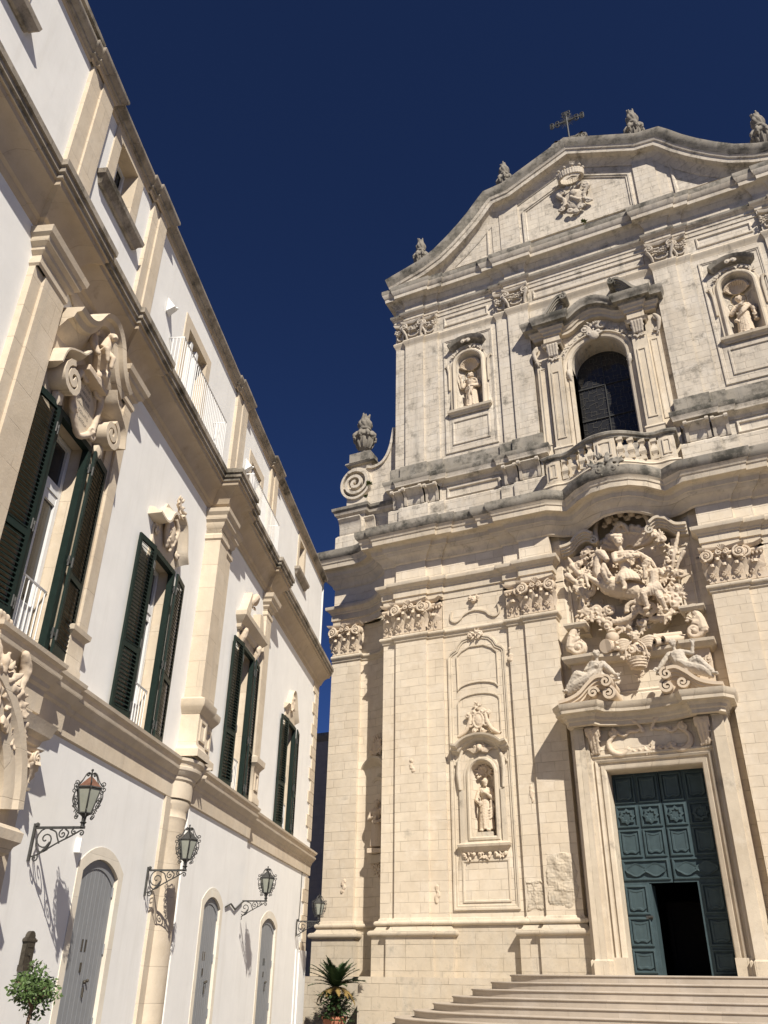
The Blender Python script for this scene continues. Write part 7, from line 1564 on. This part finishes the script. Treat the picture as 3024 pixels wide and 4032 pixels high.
# ---- wall lanterns on scrolled brackets
def scroll2(m, cx_, cz, r, t, a0, sgn, w_=0.011, n=22):
    m.tube([(cx_ + 0 * 1.0, 0, 0)] and [(0.0, cx_ + (r * (1 - i / n) ** 1.05 + r * 0.08) * math.cos(R(a0) + sgn * 2 * math.pi * t * i / n), cz + (r * (1 - i / n) ** 1.05 + r * 0.08) * math.sin(R(a0) + sgn * 2 * math.pi * t * i / n)) for i in range(n + 1)], w_, 5)
def make_lantern(label):
    T = empty('wall_lantern', label, 'lantern', (0, 0, 0), LROT, 'wall lanterns along the palace')
    # bracket: v is out of the wall
    m = MB(); m.box(-0.02, 0.02, 0.0, 0.035, -0.46, 0.06); m.ball((0, 0.05, 0.04), 0.04, 1); m.build('wall_plate', IRON, T, 0)
    m = MB(); m.box(-0.014, 0.014, 0.03, 0.80, -0.018, 0.018)
    def path(pts): m.tube(smooth([(0.0, p[0], p[1]) for p in pts], 5), 0.012, 5)
    path([(0.05, -0.40), (0.16, -0.36), (0.40, -0.22), (0.60, -0.12), (0.74, -0.04)])
    scroll2(m, 0.10, -0.42, 0.05, 1.2, 60, -1)
    scroll2(m, 0.22, -0.16, 0.145, 1.6, 100, 1); path([(0.08, -0.18), (0.10, -0.28), (0.18, -0.34), (0.28, -0.3)])
    path([(0.26, -0.02), (0.36, -0.06), (0.40, -0.14), (0.44, -0.22)]); scroll2(m, 0.47, -0.09, 0.06, 1.3, 100, 1); path([(0.50, -0.02), (0.56, -0.07), (0.53, -0.15)])
    scroll2(m, 0.64, -0.06, 0.04, 1.2, 100, 1); scroll2(m, 0.76, -0.08, 0.04, 1.2, 120, -1)
    m.tube([(0, 0.30, -0.2), (0.0, 0.24, -0.30), (0, 0.18, -0.33)], [0.02, 0.03, 0.004], 5)
    m.build('bracket', IRON, T, 30)
    cv = 0.76
    m = MB(); m.lathe([(0.035, 0.0), (0.03, 0.05), (0.05, 0.07), (0.03, 0.09), (0.035, 0.15), (0.07, 0.18), (0.09, 0.20), (0.02, 0.21)], (0, cv, 0.0), 10); m.build('stem', IRON, T, 30)
    zb, zt, r0, r1 = 0.20, 0.56, 0.095, 0.19
    m = MB()
    def hexp(r, z, k): a = math.pi / 6 + k * math.pi / 3; return (r * math.cos(a), cv + r * math.sin(a), z)
    for k in range(6):
        m.tube([hexp(r0, zb, k), hexp(r1, zt, k)], 0.012, 5); m.tube([hexp(r0, zb, k), hexp(r0, zb, k + 1)], 0.014, 5); m.tube([hexp(r1, zt, k), hexp(r1, zt, k + 1)], 0.016, 5)
    m.build('cage', IRON, T, 30)
    for k in range(6):
        g_ = MB(); g_.face([g_.pt(*hexp(r0 * 0.96, zb + 0.01, k)), g_.pt(*hexp(r0 * 0.96, zb + 0.01, k + 1)), g_.pt(*hexp(r1 * 0.96, zt - 0.01, k + 1)), g_.pt(*hexp(r1 * 0.96, zt - 0.01, k))]); g_.build('pane', MILK, T, 0)
    m = MB(); a = [m.pt(*hexp(r1 * 1.05, zt, k)) for k in range(6)]; b2 = [m.pt(*hexp(r1 * 0.35, zt + 0.13, k)) for k in range(6)]; c2 = [m.pt(*hexp(0.02, zt + 0.17, k)) for k in range(6)]
    for q, r in ((a, b2), (b2, c2)):
        for k in range(6): m.face((q[k], q[(k + 1) % 6], r[(k + 1) % 6], r[k]))
    m.face(c2); m.face(a); m.build('cap', RUST, T, 0)
    m = MB(); m.tube([(0, cv, zt + 0.16), (0, cv, zt + 0.26)], [0.012, 0.012], 5); m.ball((0, cv, zt + 0.27), 0.022, 1)
    for k in range(6):
        a = math.pi / 6 + k * math.pi / 3; ca, sa_ = math.cos(a), math.sin(a)
        def rp(pts, w_=0.009): m.tube(smooth([(p[0] * ca, cv + p[0] * sa_, p[1]) for p in pts], 4), w_, 4)
        def rs(cr, cz, r, t, a0, sg):
            n = 12; m.tube([((cr + (r * (1 - i / n) + 0.006) * math.cos(R(a0) + sg * 2 * math.pi * t * i / n)) * ca, cv + (cr + (r * (1 - i / n) + 0.006) * math.cos(R(a0) + sg * 2 * math.pi * t * i / n)) * sa_, cz + (r * (1 - i / n) + 0.006) * math.sin(R(a0) + sg * 2 * math.pi * t * i / n)) for i in range(n + 1)], 0.008, 4)
        rp([(0.02, zt + 0.22), (0.08, zt + 0.21), (0.14, zt + 0.10), (0.21, zt + 0.02)]); rs(0.225, zt + 0.05, 0.035, 1.2, 200, -1); rs(0.235, zt - 0.02, 0.035, 1.2, 160, 1)
        rp([(0.215, zt - 0.04), (0.235, zt - 0.12), (0.22, zt - 0.2), (0.16, zb + 0.05)]); rs(0.195, zt - 0.17, 0.03, 1.2, 0, 1); rs(0.185, zt - 0.24, 0.03, 1.2, 0, -1)
        rs(0.14, zb + 0.02, 0.035, 1.2, 0, 1); rs(0.125, zb - 0.05, 0.03, 1.2, 90, -1); rs(0.05, zt + 0.2, 0.03, 1.1, 180, -1)
    m.build('scrollwork', IRON, T, 0)
    return T
LAN = make_lantern('wall lantern left of the first grey door, nearest and with a rusty cap')
LAN.location = lplace(12.36, 0.0, 3.58)
for s_, p_, lab, z in ((17.0, 0.0, 'wall lantern over the half column, casting its shadow down the column', 3.50), (23.52, 0.0, 'wall lantern between the second and third grey doors', 3.46), (30.75, 0.03, 'wall lantern at the quoined corner, seen against the dark alley', 3.40)):
    c = copy_tree(LAN); c.location = lplace(s_, p_, z); c['label'] = lab
    for ch in c.children:
        if ch.name.startswith('cap'): ch.material_slots[0].link = 'OBJECT'; ch.material_slots[0].material = IRON
# letter box and junction box
T = empty('letter_box', 'dark iron letter box with a domed top on the wall left of the first door', 'letter box', lplace(12.85, 0.0, 1.72), LROT)
m = MB(); m.prism([(-0.13, 0.06), (0.13, 0.06), (0.13, 0.42)] + arc(0, 0.42, 0.10, 0.09, 0, 180, 8) + [(-0.13, 0.42)], 0.0, 0.06); m.build('body', BRASS, T, 20)
m = MB(); m.box(-0.15, 0.15, 0, 0.09, 0.0, 0.07); m.build('tray', BRASS, T, 0); m = MB(); m.ball((0.0, 0.07, 0.2), 0.025, 1); m.build('knob', BRASS, T, 30)
m = MB(); m.sweep([(-0.14, 0), (-0.14, 0.05), (0.14, 0.05), (0.14, 0)], [(0, 0.36), (0.02, 0.37), (0.02, 0.40), (0, 0.41)]); m.box(-0.07, 0.07, 0.055, 0.07, 0.3, 0.32); m.build('cornice_lip', BRASS, T, 0)
T = empty('junction_box', 'small white box on the wall above the first grey door', 'box', lplace(13.82, 0.0, 3.42), LROT)
m = MB(); m.box(-0.05, 0.05, 0.0, 0.09, 0, 0.22); m.build('housing', WIRON, T, 0); m = MB(); m.box(-0.055, 0.055, 0.088, 0.1, -0.005, 0.225); m.build('lid', WIRON, T, 0)

# ================================================================== PLANTS, ALLEY
def tree_leaves(m, c, rad, n, rnd, sz, squash=1.0):
    for i in range(n):
        while True:
            q = Vector((rnd.uniform(-1, 1), rnd.uniform(-1, 1), rnd.uniform(-1, 1)))
            if 0.15 < q.length < 1: break
        k = noise.noise(q * 2.3 + Vector(c)) 
        if k < -0.22: continue
        p = Vector((c[0] + q.x * rad * (1 + 0.3 * k), c[1] + q.y * rad, c[2] + q.z * rad * squash * (1 + 0.3 * k)))
        d = Vector((rnd.gauss(0, 1) + q.x, rnd.gauss(0, 1) + q.y, rnd.gauss(-0.2, 0.7))).normalized(); sd = d.cross(Vector((rnd.gauss(0, 1), rnd.gauss(0, 1), rnd.gauss(0, 1)))).normalized(); L_ = sz * rnd.uniform(0.7, 1.3)
        a = [p, p + d * L_ * 0.45 + sd * L_ * 0.24, p + d * L_, p + d * L_ * 0.45 - sd * L_ * 0.24]
        m.face([m.pt(x.x, x.y, x.z) for x in a])
T = empty('citrus_tree', 'small round clipped citrus tree on a thin stem by the first grey door', 'tree', lplace(11.25, 1.05, 0.10), LROT); T.scale = (0.86, 0.86, 0.97)
m = MB(); stube(m, [(0, 0, 0.25), (-0.01, 0.01, 0.7), (0.02, 0, 1.12), (0.05, 0.02, 1.35)], [0.035, 0.028, 0.024, 0.018], 7)
for k in range(9):
    a = 2 * math.pi * k / 9; stube(m, [(0.02, 0, 1.15 + 0.02 * k), (0.15 * math.cos(a), 0.15 * math.sin(a), 1.32 + 0.03 * k), (0.30 * math.cos(a), 0.30 * math.sin(a), 1.42 + 0.02 * k)], [0.016, 0.011, 0.006], 5)
m.build('trunk', BARK, T, 40)
rnd = random.Random(100); m = MB()
for c_, r_, n in (((0, 0, 1.48), 0.30, 900), ((-0.26, 0.05, 1.44), 0.17, 330), ((0.26, -0.05, 1.46), 0.18, 350), ((0.05, 0.2, 1.42), 0.2, 300), ((0.02, -0.2, 1.46), 0.2, 300), ((0.12, 0.0, 1.28), 0.18, 260), ((-0.02, 0.0, 1.68), 0.14, 150), ((-0.36, 0.0, 1.5), 0.09, 60), ((0.36, 0.0, 1.52), 0.1, 70), ((0.12, 0.05, 1.12), 0.08, 50)): tree_leaves(m, c_, r_ * rnd.uniform(0.9, 1.15), int(n * 0.6), rnd, 0.07, 0.75)
m.build('crown', LEAFG, T, 0)
m = MB(); m.lathe([(0.16, -0.10), (0.22, 0.3), (0.24, 0.3), (0.24, 0.36), (0.2, 0.36), (0.19, 0.3)], (0, 0, 0), 18); m.build('pot', TERRA, T, 30)

T = empty('potted_cycad', 'cycad with dark fronds and yellowed lower fronds in a terracotta pot', 'cycad', place(-11.66, 0.75, 0.0)); T.scale = (1.12, 1.12, 1.0)
m = MB(); m.lathe([(0.24, 0), (0.28, 0.04), (0.34, 0.4), (0.36, 0.44), (0.36, 0.5), (0.40, 0.52), (0.40, 0.60), (0.33, 0.6), (0.31, 0.5)], (0, 0, 0), 24); m.build('pot', TERRA, T, 30)
m = MB(); m.lathe([(0.33, 0.0), (0.0, 0.02)], (0, 0, 0.55), 18); m.build('soil', SOIL, T, 0)
m = MB(); m.lathe([(0.12, 0.55), (0.15, 0.8), (0.14, 1.1), (0.15, 1.35), (0.08, 1.48)], (0, 0, 0), 12); m.build('trunk', BARK, T, 0)
def frond(m, az, el, L_, droop, rnd, wl=0.17):
    P0 = Vector((0, 0, 1.45)); n = 22; pts = []; h = Vector((math.cos(az), math.sin(az), 0)); e = el; p = P0.copy()
    for i in range(n + 1):
        pts.append(p.copy()); p = p + (h * math.cos(e) + Vector((0, 0, 1)) * math.sin(e)) * (L_ / n); e -= droop / n
    m.tube([(q.x, q.y, q.z) for q in pts], [0.016 * (1 - 0.8 * i / n) for i in range(n + 1)], 4)
    sd = Vector((-h.y, h.x, 0))
    for i in range(3, n + 1):
        t = (pts[i] - pts[i - 1]).normalized(); w_ = wl * math.sin(math.pi * min(1, 0.12 + 0.9 * i / n)) ** 0.6
        for s_ in (-1, 1):
            for q in (0.0, 0.5):
                b_ = pts[i - 1].lerp(pts[i], q); tip = b_ + sd * s_ * w_ + t * w_ * 0.55 + Vector((0, 0, 0.04 * rnd.uniform(0, 1)))
                a = [b_ - t * 0.02, b_ + t * 0.022, tip]; m.face([m.pt(x.x, x.y, x.z) for x in a])
rnd = random.Random(101)
for k in range(40):
    m = MB(); frond(m, k * 2.399 + rnd.uniform(-0.15, 0.15), R(rnd.uniform(22, 84)), rnd.uniform(0.85, 1.15), R(rnd.uniform(25, 55)), rnd); m.build('frond', PALMG, T, 0)
for k in range(11):
    m = MB(); frond(m, k * 2.399 + 0.6, R(rnd.uniform(-5, 15)), rnd.uniform(0.75, 1.05), R(rnd.uniform(50, 85)), rnd, 0.13); m.build('frond', PALMY, T, 0)
m = MB()
for k in range(900):
    a = rnd.uniform(0, 2 * math.pi); r_ = rnd.uniform(0.15, 0.62); z = rnd.uniform(0.5, 1.3); q = Vector((r_ * math.cos(a), r_ * math.sin(a), z)); d = Vector((math.cos(a), math.sin(a), rnd.uniform(-0.8, 0.8))).normalized(); sd = d.cross(Vector((0, 0, 1))).normalized(); L_ = rnd.uniform(0.1, 0.2)
    m.face([m.pt(x.x, x.y, x.z) for x in (q, q + d * L_ * 0.5 + sd * L_ * 0.3, q + d * L_, q + d * L_ * 0.5 - sd * L_ * 0.3)])
m.build('undergrowth', PALMG, T, 0)
# tufts of weed on the ledges
for (u, v, z, r_, lab) in ((-11.75, -1.0, 23.0, 0.22, 'dry weed tuft rooted beside the big stone scroll on the left buttress'), (-11.9, -0.95, 22.3, 0.12, 'tiny weed tuft at the foot of the left stone scroll'), (-4.6, V2 + 0.5, 39.5, 0.3, 'weed tuft growing on the left shoulder of the gable'), (0.35, V2 + 0.5, 34.95, 0.2, 'dark weed tuft on the ledge below the coat of arms')):
    m = MB(); rnd = random.Random(int(z * 10))
    for k in range(60):
        d = Vector((rnd.gauss(0, 1), rnd.gauss(0, 0.6) + 0.5, rnd.gauss(0.4, 0.6))).normalized(); L_ = r_ * rnd.uniform(0.4, 1.1); sd = d.orthogonal().normalized()
        m.face([m.pt(x.x, x.y, x.z) for x in (Vector((0, 0, 0)), d * L_ * 0.6 + sd * 0.03, d * L_, d * L_ * 0.6 - sd * 0.03)])
    o = m.build('weed', WEED, None, 0, place(u, v, z)); o['label'] = lab; o['category'] = 'weed'; o['group'] = 'weeds on the church ledges'

# house at the end of the alley
AH = empty('alley_house', 'dark stone house in shade at the end of the narrow alley', 'house', (-24.3, 44.0, 0.0))
m = MB(); m.box(-9, 8, -10, 0, 0, 14.6); m.build('wall', ALLEY, AH, 0)
m = MB(); m.sweep([(-9, 0), (8, 0), (8, -10)], [(0, 14.3), (0.15, 14.4), (0.3, 14.6), (0.3, 14.75), (-0.5, 14.8)]); m.build('eaves', P_DARK, AH, 30)
WDW = bpy.data.objects.new('window', None); COL.objects.link(WDW); WDW.parent = AH
for zq, hh in ((9.2, 1.7), (5.0, 1.7), (0.1, 2.6)):
    m = MB(); m.frame(rect(4.2, 5.3, zq, zq + hh), [(0, 0.0), (0, 0.05), (0.18, 0.05), (0.18, 0)], v=0.0); m.build('surround', P_STONE, WDW, 0); m = MB(); m.tess([rect(4.2, 5.3, zq, zq + hh)], 0.01); m.build('pane', DARK, WDW, 0)
GR = MB()
for k in range(12): GR.tube([(5.6 + 0.15 * k, 0.2, 3.9), (5.6 + 0.15 * k, 0.2, 6.9)], 0.02, 4)
GR.tube([(5.5, 0.2, 3.9), (7.4, 0.2, 3.9)], 0.03, 4); GR.tube([(5.5, 0.2, 6.9), (7.4, 0.2, 6.9)], 0.03, 4); GR.build('window_grille', IRON, AH, 0)
